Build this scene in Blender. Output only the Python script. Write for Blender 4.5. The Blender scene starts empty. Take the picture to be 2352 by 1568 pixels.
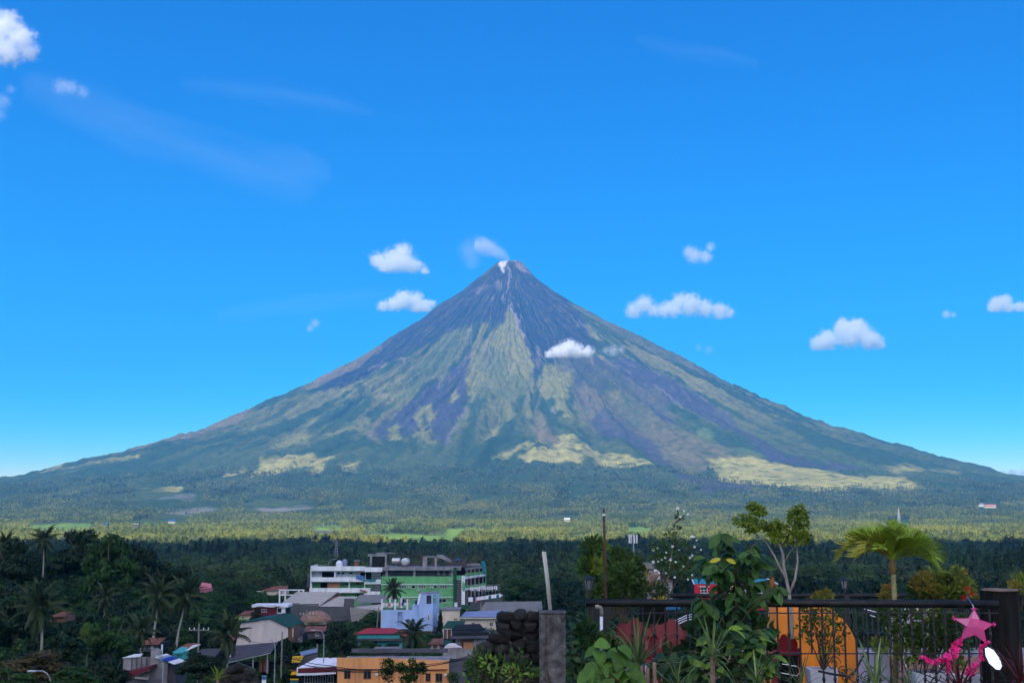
import bpy, bmesh, math, random
import numpy as np
from mathutils import Vector, Matrix

# ------------------------------------------------------------------ camera, sky, sun, exposure
scene = bpy.context.scene
col = scene.collection
R = math.radians
EYE = 45.0                      # eye height above the plain (m)
FPX, UC, VC, VH = 2900.0, 1176.0, 784.0, 1185.0
PITCH = math.atan((VH - VC) / FPX)

cam_d = bpy.data.cameras.new('camera')
cam = bpy.data.objects.new('camera', cam_d)
col.objects.link(cam)
cam.location = (0, 0, EYE)
cam.rotation_euler = (R(90) + PITCH, 0, 0)
cam_d.sensor_width = 36
cam_d.lens = 36 * FPX / 2352
cam_d.clip_start = 0.3
cam_d.clip_end = 120000
scene.camera = cam

SUN_EL, SUN_AZ = R(56), R(212)         # azimuth clockwise from +Y: behind the camera, to the left
sun_dir = Vector((math.sin(SUN_AZ) * math.cos(SUN_EL), math.cos(SUN_AZ) * math.cos(SUN_EL), math.sin(SUN_EL)))

world = bpy.data.worlds.new('World')
scene.world = world
world.use_nodes = True
wn, wl = world.node_tree.nodes, world.node_tree.links
wn.clear()
w_out = wn.new('ShaderNodeOutputWorld')
w_bg = wn.new('ShaderNodeBackground')
sky_n = wn.new('ShaderNodeTexSky')
sky_n.sky_type = 'NISHITA'
sky_n.sun_disc = False
sky_n.sun_elevation = SUN_EL
sky_n.sun_rotation = SUN_AZ
sky_n.altitude = 100
sky_n.air_density = 1.0
sky_n.dust_density = 0.15
sky_n.ozone_density = 4.0
# deepen the blue evenly over the whole sky: red and green are set against blue by a power
w_sep = wn.new('ShaderNodeSeparateColor'); w_com = wn.new('ShaderNodeCombineColor')
wl.new(sky_n.outputs[0], w_sep.inputs[0])
for ch, pw in (('Red', 4.5), ('Green', 2.15)):
    dv = wn.new('ShaderNodeMath'); dv.operation = 'DIVIDE'; wl.new(w_sep.outputs[ch], dv.inputs[0]); wl.new(w_sep.outputs['Blue'], dv.inputs[1])
    pp = wn.new('ShaderNodeMath'); pp.operation = 'POWER'; wl.new(dv.outputs[0], pp.inputs[0]); pp.inputs[1].default_value = pw
    mm = wn.new('ShaderNodeMath'); mm.operation = 'MULTIPLY'; wl.new(pp.outputs[0], mm.inputs[0]); wl.new(w_sep.outputs['Blue'], mm.inputs[1])
    wl.new(mm.outputs[0], w_com.inputs[ch])
wl.new(w_sep.outputs['Blue'], w_com.inputs['Blue'])
wl.new(w_com.outputs[0], w_bg.inputs['Color'])
w_bg.inputs['Strength'].default_value = 0.135
wl.new(w_bg.outputs[0], w_out.inputs['Surface'])

sun_d = bpy.data.lights.new('sun', 'SUN')
sun_d.energy = 4.7
sun_d.angle = R(0.53)
sun_d.color = (1.0, 0.95, 0.87)
sun = bpy.data.objects.new('sun', sun_d)
sun.rotation_euler = (-sun_dir).to_track_quat('-Z', 'Y').to_euler()
sun.location = (0, 0, 4000)
col.objects.link(sun)

scene.view_settings.view_transform = 'Standard'
scene.view_settings.look = 'None'
scene.view_settings.gamma = 1.0
scene.view_settings.exposure = 0.55
scene.view_settings.use_curve_mapping = False
cy = scene.cycles
cy.use_denoising = True
cy.max_bounces = 24
cy.diffuse_bounces = 7
cy.glossy_bounces = 3
cy.transmission_bounces = 5
cy.transparent_max_bounces = 12
cy.volume_bounces = 22
cy.volume_step_rate = 1.0
cy.caustics_reflective = False
cy.caustics_refractive = False

# ------------------------------------------------------------------ helpers
CP, SP = math.cos(PITCH), math.sin(PITCH)

def at(u, v, Y):
    """the point at depth Y that the picture shows at (u, v) of a 2352 x 1568 print"""
    a = (u - UC) / FPX; b = (VC - v) / FPX
    fy = CP - b * SP; fz = SP + b * CP
    s = Y / fy
    return Vector((a * s, Y, EYE + fz * s))

def project(x, y, z):
    zz = z - EYE
    fwd = y * CP + zz * SP
    up = -y * SP + zz * CP
    return UC + FPX * x / fwd, VC - FPX * up / fwd

def mpp(Y):
    return Y / FPX               # metres per print pixel at depth Y (approx.)

_rng = np.random.RandomState(7)
_perm = _rng.permutation(512)
_ang = _rng.rand(512) * 2 * np.pi
def pnoise(x, y):
    x = np.asarray(x, float); y = np.asarray(y, float)
    xi = np.floor(x).astype(int); yi = np.floor(y).astype(int)
    xf = x - xi; yf = y - yi
    u = xf ** 3 * (xf * (xf * 6 - 15) + 10); v = yf ** 3 * (yf * (yf * 6 - 15) + 10)
    def g(ix, iy, dx, dy):
        h = _ang[_perm[(_perm[ix & 511] + iy) & 511]]
        return np.cos(h) * dx + np.sin(h) * dy
    n00 = g(xi, yi, xf, yf); n10 = g(xi + 1, yi, xf - 1, yf)
    n01 = g(xi, yi + 1, xf, yf - 1); n11 = g(xi + 1, yi + 1, xf - 1, yf - 1)
    return ((n00 * (1 - u) + n10 * u) * (1 - v) + (n01 * (1 - u) + n11 * u) * v) * 1.5
def fbm(x, y, o=4, gain=0.5):
    s = 0; a = 1
    for i in range(o):
        s = s + a * pnoise(x * 2 ** i + 17.3 * i, y * 2 ** i - 9.1 * i); a *= gain
    return s
def sstep(a, b, x):
    t = np.clip((np.asarray(x, float) - a) / (b - a), 0, 1); return t * t * (3 - 2 * t)

def tag(o, label=None, cat=None, group=None, kind=None):
    if label: o['label'] = label
    if cat: o['category'] = cat
    if group: o['group'] = group
    if kind: o['kind'] = kind
    return o

def empty(name, loc=(0, 0, 0), rz=0.0, parent=None):
    o = bpy.data.objects.new(name, None)
    col.objects.link(o)
    o.location = loc; o.rotation_euler = (0, 0, rz)
    o.empty_display_size = 0.2
    if parent: o.parent = parent
    return o

def thing(name, label, cat, loc=(0, 0, 0), rz=0.0, group=None):
    return tag(empty(name, loc, rz), label, cat, group)

def link_mesh(name, me, parent=None, loc=(0, 0, 0)):
    o = bpy.data.objects.new(name, me)
    col.objects.link(o)
    if parent: o.parent = parent
    o.location = loc
    return o

def mesh_np(name, verts, faces, mats, smooth=False, mat_idx=None):
    """verts (n,3), faces list/array; mats one material or a list"""
    me = bpy.data.meshes.new(name)
    me.from_pydata([tuple(v) for v in verts], [], [tuple(f) for f in faces])
    for m in (mats if isinstance(mats, (list, tuple)) else [mats]):
        if m: me.materials.append(m)
    if mat_idx is not None:
        me.polygons.foreach_set('material_index', list(mat_idx))
    if smooth:
        me.polygons.foreach_set('use_smooth', [True] * len(me.polygons))
    me.update()
    return me

class MB:
    """collects boxes, bars, sheets, tubes and lathes into one mesh"""
    def __init__(s): s.v = []; s.f = []; s.m = []
    def add(s, vs, fs, m=0):
        b = len(s.v); s.v += [tuple(v) for v in vs]
        for f in fs: s.f.append(tuple(b + i for i in f)); s.m.append(m)
        return s
    def box(s, x0, x1, y0, y1, z0, z1, m=0):
        vs = [(x0,y0,z0),(x1,y0,z0),(x1,y1,z0),(x0,y1,z0),(x0,y0,z1),(x1,y0,z1),(x1,y1,z1),(x0,y1,z1)]
        return s.add(vs, [(0,3,2,1),(4,5,6,7),(0,1,5,4),(1,2,6,5),(2,3,7,6),(3,0,4,7)], m)
    def bar(s, a, b, w, h=None, m=0, up=(0,0,1)):
        a = Vector(a); b = Vector(b); h = h or w
        d = (b - a).normalized(); up = Vector(up)
        if abs(d.dot(up)) > 0.98: up = Vector((1,0,0))
        sx = d.cross(up).normalized() * (w / 2); sz = sx.cross(d).normalized() * (h / 2)
        vs = [a-sx-sz, a+sx-sz, a+sx+sz, a-sx+sz, b-sx-sz, b+sx-sz, b+sx+sz, b-sx+sz]
        return s.add(vs, [(0,3,2,1),(4,5,6,7),(0,1,5,4),(1,2,6,5),(2,3,7,6),(3,0,4,7)], m)
    def tube(s, pts, rad, n=8, m=0, cap=True):
        pts = [Vector(p) for p in pts]
        if not isinstance(rad, (list, tuple)): rad = [rad] * len(pts)
        vs = []; fs = []; prev = None
        for i, p in enumerate(pts):
            d = (pts[min(i+1, len(pts)-1)] - pts[max(i-1, 0)])
            d = d.normalized() if d.length > 1e-9 else Vector((0,0,1))
            if prev is None:
                ref = Vector((0,0,1)) if abs(d.z) < 0.9 else Vector((1,0,0))
                sx = d.cross(ref).normalized()
            else:
                sx = (prev - d * prev.dot(d)).normalized()
            prev = sx; sy = d.cross(sx)
            for k in range(n):
                a = 2 * math.pi * k / n
                vs.append(p + (sx * math.cos(a) + sy * math.sin(a)) * rad[i])
        for i in range(len(pts) - 1):
            for k in range(n):
                k2 = (k + 1) % n
                fs.append((i*n+k, i*n+k2, (i+1)*n+k2, (i+1)*n+k))
        if cap:
            fs.append(tuple(range(n - 1, -1, -1))); fs.append(tuple((len(pts)-1)*n + k for k in range(n)))
        return s.add(vs, fs, m)
    def lathe(s, prof, n=16, c=(0,0,0), m=0):
        vs = []; fs = []
        for r, z in prof:
            for k in range(n):
                a = 2 * math.pi * k / n
                vs.append((c[0] + r * math.cos(a), c[1] + r * math.sin(a), c[2] + z))
        for i in range(len(prof) - 1):
            for k in range(n):
                k2 = (k + 1) % n
                fs.append((i*n+k, i*n+k2, (i+1)*n+k2, (i+1)*n+k))
        fs.append(tuple(range(n - 1, -1, -1))); fs.append(tuple((len(prof)-1)*n + k for k in range(n)))
        return s.add(vs, fs, m)
    def quad(s, a, b, c, d, m=0): return s.add([a, b, c, d], [(0,1,2,3)], m)
    def slab(s, poly, dz, m=0):
        """closed prism: a 3-D polygon and its copy moved by vector dz"""
        n = len(poly); dz = Vector(dz)
        vs = [Vector(p) for p in poly] + [Vector(p) + dz for p in poly]
        fs = [tuple(range(n - 1, -1, -1)), tuple(range(n, 2 * n))] + [(i, (i+1) % n, n + (i+1) % n, n + i) for i in range(n)]
        return s.add(vs, fs, m)
    def mesh(s, name, mats, smooth=False):
        return mesh_np(name, s.v, s.f, mats, smooth, s.m if isinstance(mats, (list, tuple)) and len(mats) > 1 else None)
    def build(s, name, mats, parent=None, loc=(0,0,0), smooth=False, bevel=0.0):
        o = link_mesh(name, s.mesh(name, mats, smooth), parent, loc)
        if bevel:
            b = o.modifiers.new('bevel', 'BEVEL'); b.width = bevel; b.segments = 2; b.limit_method = 'ANGLE'
        return o

# ------------------------------------------------------------------ materials
MATS = {}
def mat(name, color, rough=0.8, var=0.15, scale=3.0, metal=0.0, spec=0.3, bump=0.0, stain=None, stain_amt=0.0, stretch=(1,1,1), translucent=0.0, obj_var=0.0, coat=0.0):
    """procedural surface: base colour broken up by two noises, optional streaky stains, optional bump"""
    if name in MATS: return MATS[name]
    m = bpy.data.materials.new(name); m.use_nodes = True
    nt = m.node_tree; n = nt.nodes; l = nt.links
    b = n['Principled BSDF']
    b.inputs['Roughness'].default_value = rough
    b.inputs['Metallic'].default_value = metal
    b.inputs['Specular IOR Level'].default_value = spec
    tc = n.new('ShaderNodeTexCoord'); mp = n.new('ShaderNodeMapping')
    mp.inputs['Scale'].default_value = stretch
    l.new(tc.outputs['Object'], mp.inputs['Vector'])
    nz = n.new('ShaderNodeTexNoise'); nz.inputs['Scale'].default_value = scale; nz.inputs['Detail'].default_value = 6
    l.new(mp.outputs[0], nz.inputs['Vector'])
    mr = n.new('ShaderNodeMapRange'); mr.inputs['From Min'].default_value = 0.3; mr.inputs['From Max'].default_value = 0.7
    mr.inputs['To Min'].default_value = 1 - var; mr.inputs['To Max'].default_value = 1 + var
    l.new(nz.outputs['Fac'], mr.inputs['Value'])
    mul = n.new('ShaderNodeVectorMath'); mul.operation = 'SCALE'
    mul.inputs[0].default_value = color[:3]
    l.new(mr.outputs[0], mul.inputs['Scale'])
    out = mul.outputs[0]
    if obj_var:
        oi = n.new('ShaderNodeObjectInfo'); hs = n.new('ShaderNodeHueSaturation')
        m2 = n.new('ShaderNodeMapRange'); m2.inputs['To Min'].default_value = 1 - obj_var; m2.inputs['To Max'].default_value = 1 + obj_var
        l.new(oi.outputs['Random'], m2.inputs['Value']); l.new(m2.outputs[0], hs.inputs['Value'])
        l.new(out, hs.inputs['Color']); out = hs.outputs[0]
    if stain is not None:
        mp2 = n.new('ShaderNodeMapping'); mp2.inputs['Scale'].default_value = (1, 1, 0.18)
        l.new(tc.outputs['Object'], mp2.inputs['Vector'])
        n2 = n.new('ShaderNodeTexNoise'); n2.inputs['Scale'].default_value = scale * 0.8; n2.inputs['Detail'].default_value = 8; n2.inputs['Roughness'].default_value = 0.7
        l.new(mp2.outputs[0], n2.inputs['Vector'])
        m3 = n.new('ShaderNodeMapRange'); m3.inputs['From Min'].default_value = 0.48; m3.inputs['From Max'].default_value = 0.7
        m3.inputs['To Max'].default_value = stain_amt
        l.new(n2.outputs['Fac'], m3.inputs['Value'])
        mx = n.new('ShaderNodeMix'); mx.data_type = 'RGBA'
        l.new(m3.outputs[0], mx.inputs['Factor']); l.new(out, mx.inputs['A']); mx.inputs['B'].default_value = (*stain, 1)
        out = mx.outputs['Result']
    l.new(out, b.inputs['Base Color'])
    if bump:
        bp = n.new('ShaderNodeBump'); bp.inputs['Strength'].default_value = bump; bp.inputs['Distance'].default_value = 0.05
        l.new(nz.outputs['Fac'], bp.inputs['Height']); l.new(bp.outputs[0], b.inputs['Normal'])
    if coat: b.inputs['Coat Weight'].default_value = coat
    if translucent:
        tr = n.new('ShaderNodeBsdfTranslucent'); l.new(out, tr.inputs['Color'])
        ms = n.new('ShaderNodeMixShader'); ms.inputs['Fac'].default_value = translucent
        l.new(b.outputs[0], ms.inputs[1]); l.new(tr.outputs[0], ms.inputs[2])
        l.new(ms.outputs[0], n['Material Output'].inputs['Surface'])
    MATS[name] = m
    return m
# ------------------------------------------------------------------ terrain: plain, volcano
DV = 11000.0                                   # distance to the crater
XV = at(1172, 600, DV).x
SIL_L = [(1160,598),(1140,603),(1100,635),(1060,667),(1000,703),(960,733),(900,769),(840,809),(760,853),(700,881),(600,921),(520,956),(440,989),(330,1021),(220,1051),(120,1077),(0,1104)]
SIL_R = [(1184,598),(1200,602),(1230,636),(1270,665),(1320,695),(1400,736),(1480,775),(1560,815),(1640,858),(1720,894),(1800,929),(1880,963),(1960,990),(2060,1020),(2150,1049),(2250,1073),(2352,1097)]
TAIL = [(4700, 226), (5300, 158), (6000, 94), (6700, 50), (7400, 21), (8200, 7), (9200, 0), (60000, 0)]
def _prof(sil):
    rz = [(0.0, at(1172, 597, DV).z)]
    for u, v in sil:
        v += float(np.interp(abs(u - 1172), [0, 60, 120, 180, 330, 480, 650, 850, 900, 960, 1060, 1176], [2, 4, 7, 10, 13, 15, 15.5, 16, 14, 7, 4, 5]))   # ridges stand above the mean slope
        ta = (at(u, v, DV).x - XV) / DV; Yc = DV / (1 + ta * ta)      # where that sight line passes closest to the axis
        p = at(u, v, Yc); rz.append((math.hypot(p.x - XV * Yc / DV, Yc - DV) , p.z))
    rz += TAIL
    return np.array(rz)
PL, PR = _prof(SIL_L), _prof(SIL_R)

def near_ground(x, y):
    """hillside below the terrace, the town flat, and the wooded hill on the left"""
    z = np.interp(y, [-400, 0, 12, 30, 60, 110, 170, 300, 420, 700, 1100, 1700], [44, 41.5, 40.5, 35, 27, 21, 19, 17.5, 16, 8, 1, 0])
    hill = 16 * np.exp(-((x + 150) / 85.0) ** 2 - ((y - 260) / 120.0) ** 2)
    return z + hill

def volcano_h(x, y, rough=True):
    dx = x - XV; dy = y - DV
    r = np.hypot(dx, dy) + 1e-6
    w = sstep(-0.7, 0.7, dx / r)
    h = np.interp(r, PL[:, 0], PL[:, 1]) * (1 - w) + np.interp(r, PR[:, 0], PR[:, 1]) * w
    if rough:
        a = np.arctan2(dx, -dy)
        lr = np.log(r + 150)
        wv = 0.35 * pnoise(a * 3 + 5, lr * 1.7) + 0.12 * pnoise(a * 9, lr * 5)
        def ridged(k, s): return 1 - 2 * np.abs(pnoise((a + wv * 0.16) * k + s, lr * 1.1 + s))
        env = np.interp(r, [0, 120, 450, 1200, 2200, 3400, 5000, 6500, 7500], [0, 7, 14, 36, 60, 50, 24, 8, 2])
        h = h + env * (0.62 * ridged(9, 3.1) + 0.42 * ridged(21, 11.7) + 0.26 * ridged(47, 23.1) + 0.17 * ridged(101, 31.7) - 0.62)
        h = h + env * 0.30 * fbm(x / 260, y / 260, 4) + env * 0.20 * fbm(x / 60, y / 60, 4)
        # crater notch and rim on the camera side
        rim = np.exp(-((r - 75) / 45.0) ** 2)
        h = h + 14 * rim * pnoise(a * 4 + 9, r * 0 + 2.2) - 26 * np.exp(-(r / 38.0) ** 2)
        # the shaded trough right of the summit line
        h = h - env * 0.9 * np.exp(-((a - 0.12 - 0.05 * np.sin(r / 500)) / 0.10) ** 2) * np.interp(r, [0, 200, 900, 2300], [0.2, 1, 1, 0])
    return h

def ground_h(x, y):
    x = np.asarray(x, float); y = np.asarray(y, float)
    t = sstep(900, 1700, y)
    return near_ground(x, y) * (1 - t) + volcano_h(x, y, False) * t

# ---- painted by nature: which cover grows where (ash, grass, forest, dry fields)
def Z6(p): return [(732 + x * .4202, 512.4 + y * .4202) for x, y in p]
def Z5(p): return [(1098 + x * .3735, 658.8 + y * .3735) for x, y in p]
def Z4(p): return [(219.6 + x * .3735, 658.8 + y * .3735) for x, y in p]
def Z8(p): return [(1537 + x * .3464, 951.6 + y * .3464) for x, y in p]
def ell(cx, cy, rx, ry): return [(cx + rx * math.cos(t * .5236), cy + ry * math.sin(t * .5236)) for t in range(12)]

def in_poly(u, v, poly):
    c = np.zeros(u.shape, bool); n = len(poly); j = n - 1
    for i in range(n):
        xi, yi = poly[i]; xj, yj = poly[j]
        if yi != yj:
            c ^= ((yi > v) != (yj > v)) & (u < (xj - xi) * (v - yi) / (yj - yi) + xi)
        j = i
    return c

ASH, GRASS, FOREST, FIELD = (.034,.036,.050), (.225,.208,.060), (.042,.069,.021), (.370,.315,.090)
BROWN, PALE, SULF, MID = (.205,.155,.075), (.32,.25,.21), (.66,.60,.50), (.125,.138,.042)
ASH2, LIME, OLIVE, LAHAR = (.085,.076,.072), (.16,.21,.055), (.105,.108,.05), (.27,.225,.205)
FLOW = (.068,.060,.078)
COVER = [  # (colour, polygon, softness in print px, strength)
 (ASH, Z6([(1050,190),(850,310),(700,420),(560,520),(400,620),(250,720),(100,820),(0,880),(0,950),(130,915),(280,845),(420,750),(560,690),(690,610),(780,560),(830,560),(1000,540),(1060,440)]), 7, 1),
 (ASH, Z6([(1040,190),(1110,195),(1190,280),(1300,370),(1390,440),(1440,540),(1520,660),(1500,700),(1320,745),(1220,740),(1200,820),(1170,860),(1160,760),(1130,650),(1080,520),(1040,430)]), 6, 1),
 (ASH2, Z6([(1300,740),(1560,720),(1680,740),(1800,800),(1900,870),(2050,940),(2150,1020),(2100,1040),(1960,1000),(1900,960),(1950,1080),(1990,1130),(1900,1100),(1800,1020),(1700,960),(1600,900),(1480,900),(1560,1010),(1500,1080),(1480,1130),(1400,1000),(1390,880),(1340,800)]), 9, .8),
 (BROWN, Z6([(1390,890),(1480,900),(1600,920),(1720,980),(1840,1060),(1900,1130),(2080,1200),(2240,1250),(2200,1320),(2000,1360),(1900,1300),(1760,1200),(1600,1150),(1480,1130),(1470,1000)]), 12, .65),
 (OLIVE, Z5([(880,690),(960,680),(1040,740),(1060,820),(1020,880),(940,860),(890,780)]), 8, .9),
 (LIME, Z5([(1340,880),(1400,870),(1450,910),(1460,960),(1420,970),(1350,940)]), 6, .7),
 (LIME, Z5([(1550,990),(1640,990),(1740,1030),(1730,1060),(1640,1050),(1560,1020)]), 5, .6),
 (FLOW, Z5([(850,440),(960,470),(1100,550),(1200,600),(1400,700),(1480,790),(1600,850),(1640,890),(1760,970),(1900,1030),(2100,1080),(2250,1105),(2350,1115),(2350,1145),(2200,1120),(2000,1105),(1780,1085),(1750,1010),(1650,950),(1500,880),(1380,810),(1240,740),(1100,640),(900,560)]), 6, 1),
 (FLOW, Z5([(680,840),(760,750),(850,800),(930,860),(1000,900),(1110,960),(1140,1040),(1220,1090),(1240,1150),(1300,1170),(1450,1160),(1480,1180),(1340,1190),(1500,1200),(1700,1215),(1700,1250),(1500,1250),(1400,1280),(1340,1230),(1230,1215),(1240,1150),(1190,1110),(1080,1050),(960,960),(860,930),(760,920)]), 6, .9),
 (FLOW, Z6([(1790,1010),(1850,1010),(1880,1060),(1960,1080),(1980,1130),(1900,1110),(1840,1070)]), 5, .7),
 (MID, Z6([(700,600),(830,560),(800,680),(700,800),(590,890),(500,930),(420,980),(420,880),(480,800),(600,720)]), 8, .8),
 (GRASS, Z6([(1040,480),(985,560),(900,640),(835,710),(812,800),(800,890),(830,960),(900,900),(1000,930),(1060,880),(1180,930),(1165,850),(1175,760),(1150,690),(1110,600),(1075,520)]), 4, 1),
 (MID, Z6([(870,700),(940,680),(1010,700),(1060,760),(1030,830),(960,860),(900,820),(850,780)]), 10, .75),
 (MID, Z6([(830,900),(950,840),(1100,830),(1180,900),(1160,960),(1000,960),(860,960)]), 14, .75),
 (GRASS, Z6([(1270,750),(1220,800),(1190,860),(1200,920),(1240,970),(1290,990),(1310,1040),(1350,1090),(1420,1120),(1380,1040),(1355,980),(1365,900),(1380,850),(1330,800)]), 4, 1),
 (GRASS, Z6([(1390,890),(1430,960),(1470,1050),(1465,1120),(1430,1090),(1400,1000)]), 6, .6),
 (FLOW, Z6([(1040,430),(990,540),(900,630),(830,700),(760,780),(700,830),(640,880),(560,930),(480,1000),(400,1050),(330,1110),(300,1160),(340,1210),(380,1180),(370,1140),(430,1100),(440,1160),(500,1170),(530,1130),(600,1150),(640,1200),(690,1230),(720,1180),(740,1100),(800,1010),(800,900),(815,780),(840,710),(900,640),(1000,540),(1060,440)]), 4, 1),
 ((.17,.165,.06), Z6([(825,570),(800,640),(760,700),(700,760),(650,830),(590,885),(640,870),(700,820),(750,750),(800,680),(830,610)]), 3, 1),
 (GRASS, Z6(ell(585, 1045, 56, 78)), 4, 1), (FOREST, Z6(ell(585, 1060, 24, 34)), 5, .9), (GRASS, Z6(ell(740, 945, 24, 45)), 3, 1),
 (GRASS, Z6([(370,1130),(430,1100),(440,1165),(490,1200),(480,1220),(400,1190)]), 4, 1), (GRASS, Z6([(500,1175),(540,1130),(600,1155),(640,1215),(560,1210)]), 5, .8),
 (BROWN, Z6([(240,1160),(300,1100),(400,1040),(520,930),(540,930),(400,1060),(320,1110),(300,1160),(350,1220),(420,1240),(340,1220)]), 4, .9),
 (PALE, Z6([(700,1190),(740,1100),(800,990),(806,1010),(760,1080),(740,1160),(690,1230)]), 4, .55),
 (GRASS, Z6([(985,940),(950,1000),(1000,1050),(1010,1100),(960,1150),(890,1175),(940,1110),(990,1080),(980,1040),(940,1020)]), 5, .9),
 (GRASS, Z6([(1110,910),(1160,960),(1165,1060),(1080,1090),(1130,1050)]), 6, .7), (GRASS, Z6(ell(1050, 1045, 18, 35)), 5, .7),
 (PALE, Z6([(1165,830),(1175,840),(1160,860),(1170,900),(1180,910),(1165,890),(1155,860)]), 2, .8),
 (PALE, Z6([(1040,420),(1055,430),(1080,490),(1110,560),(1118,640),(1105,600),(1080,540),(1050,470)]), 2.5, .8),
 (PALE, Z6([(1190,650),(1210,650),(1215,700),(1195,780),(1180,800),(1195,720)]), 3, .5),
 (PALE, Z6([(1270,1000),(1290,1020),(1292,1060),(1282,1040)]), 2.5, .9),
 (PALE, Z6([(1043,215),(1055,230),(1052,300),(1035,350),(1015,400),(1000,440),(1005,400),(1030,340),(1043,300)]), 2.5, .8),
 (PALE, Z6([(1070,210),(1110,220),(1150,270),(1190,290),(1150,280),(1100,250),(1075,235)]), 3, .75),
 (SULF, Z6([(985,196),(1010,193),(1030,200),(1035,215),(1025,240),(1020,268),(1000,268),(1005,240),(980,220)]), 3, 1),
 (PALE, Z6([(1000,195),(1090,192),(1100,205),(1060,212),(1040,205)]), 2.5, .7),
 (PALE, Z6([(955,310),(985,320),(1000,345),(985,365),(965,345)]), 4, .5), (PALE, Z6([(850,380),(900,350),(930,345),(900,370),(860,395)]), 4, .45),
 (FIELD, Z5([(250,1045),(330,1015),(440,1005),(540,1010),(660,1050),(640,1105),(480,1090),(280,1085)]), 3, 1),
 (FIELD, Z5([(480,920),(560,930),(700,980),(850,1030),(960,1060),(1050,1085),(1090,1120),(900,1100),(740,1090),(700,1050),(600,1010),(450,1000),(500,960)]), 4, .95),
 (BROWN, Z5([(360,820),(420,810),(430,850),(400,880),(480,920),(490,960),(380,980),(340,900)]), 4, .9),
 (FIELD, Z5([(70,1040),(180,1000),(330,970),(440,980),(300,1000),(180,1030)]), 4, .75), (FOREST, Z5([(290,1010),(420,990),(440,1000),(350,1020)]), 3, 1),
 (FOREST, Z5([(700,1025),(800,1020),(840,1045),(760,1060)]), 5, .6), (FOREST, Z5([(560,1040),(700,1060),(760,1075),(690,1072)]), 4, .6),
 (FIELD, Z8([(250,300),(400,290),(620,320),(800,360),(1100,390),(1450,430),(1560,440),(1690,495),(1500,495),(1240,480),(1000,505),(850,480),(650,470),(500,450),(330,430),(320,390)]), 4, 1),
 (GRASS, Z8([(250,340),(350,345),(480,360),(460,375),(300,365)]), 5, .8), (GRASS, Z8([(760,380),(900,400),(1060,440),(1000,445),(820,420)]), 6, .8),
 (FIELD, Z8([(1400,345),(1560,360),(1700,385),(1680,402),(1500,395)]), 5, .7), (FIELD, Z8([(1500,308),(1700,350),(1980,388),(1850,382),(1600,350)]), 4, .6),
 (FIELD, Z4([(1010,1085),(1150,1050),(1300,1042),(1480,1055),(1440,1075),(1400,1160),(1200,1130),(1100,1160),(940,1165),(1020,1110)]), 5, 1),
 (FOREST, Z4([(1200,1105),(1340,1105),(1330,1150),(1190,1140)]), 5, .9), (FOREST, Z4([(1390,1080),(1470,1070),(1480,1120),(1410,1110)]), 6, .8),
 (FIELD, Z4([(760,1170),(930,1125),(930,1140),(850,1175)]), 3, 1), (FIELD, Z4([(1500,1090),(1620,1080),(1600,1130),(1510,1130)]), 6, .8),
 (FIELD, Z4([(260,1250),(400,1240),(530,1238),(520,1262)]), 3, .8), (FIELD, Z4([(0,1095),(270,1035),(260,1060),(0,1105)]), 3, .65), (FIELD, Z4([(-600,1160),(-300,1120),(0,1095),(0,1105),(-300,1140)]), 4, .6),
 (LAHAR, [(340,1177),(440,1168),(480,1160),(500,1165),(440,1180)], 5, .6), (LAHAR, [(580,1165),(700,1160),(720,1166),(640,1174)], 4, .8), (LAHAR, [(60,1167),(180,1163),(180,1168)], 3, .7), (LAHAR, [(310,1148),(450,1136),(440,1146)], 4, .5),
 (GRASS, Z4([(1060,1000),(1200,920),(1300,840),(1500,720),(1620,650),(1600,690),(1400,800),(1300,890),(1310,980),(1140,995)]), 6, .9),
 (GRASS, Z4([(1400,930),(1560,870),(1700,810),(1680,870),(1560,910),(1420,950)]), 5, .8), (GRASS, Z4([(1640,640),(1700,560),(1880,520),(1930,560),(1900,640),(1800,690),(1700,700)]), 8, .8),
 (GRASS, Z4([(800,920),(900,900),(1100,820),(1220,760),(1200,800),(1050,870),(900,920)]), 6, .7), (GRASS, Z4([(1460,660),(1600,590),(1700,570),(1600,630),(1480,670)]), 5, .7),
 (BROWN, Z4([(-600,1120),(0,1030),(300,970),(500,905),(700,835),(900,745),(1020,705),(900,830),(700,910),(500,965),(250,1010),(0,1045)]), 7, .8),
 (BROWN, Z4([(1250,590),(1500,470),(1700,360),(1760,390),(1560,520),(1400,600),(1280,640)]), 6, .8),
 (OLIVE, Z5([(600,80),(720,150),(900,240),(1100,350),(1300,450),(1470,540),(1600,610),(1500,600),(1300,500),(1100,420),(900,320),(760,240),(640,160)]), 8, .9),
]

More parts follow.
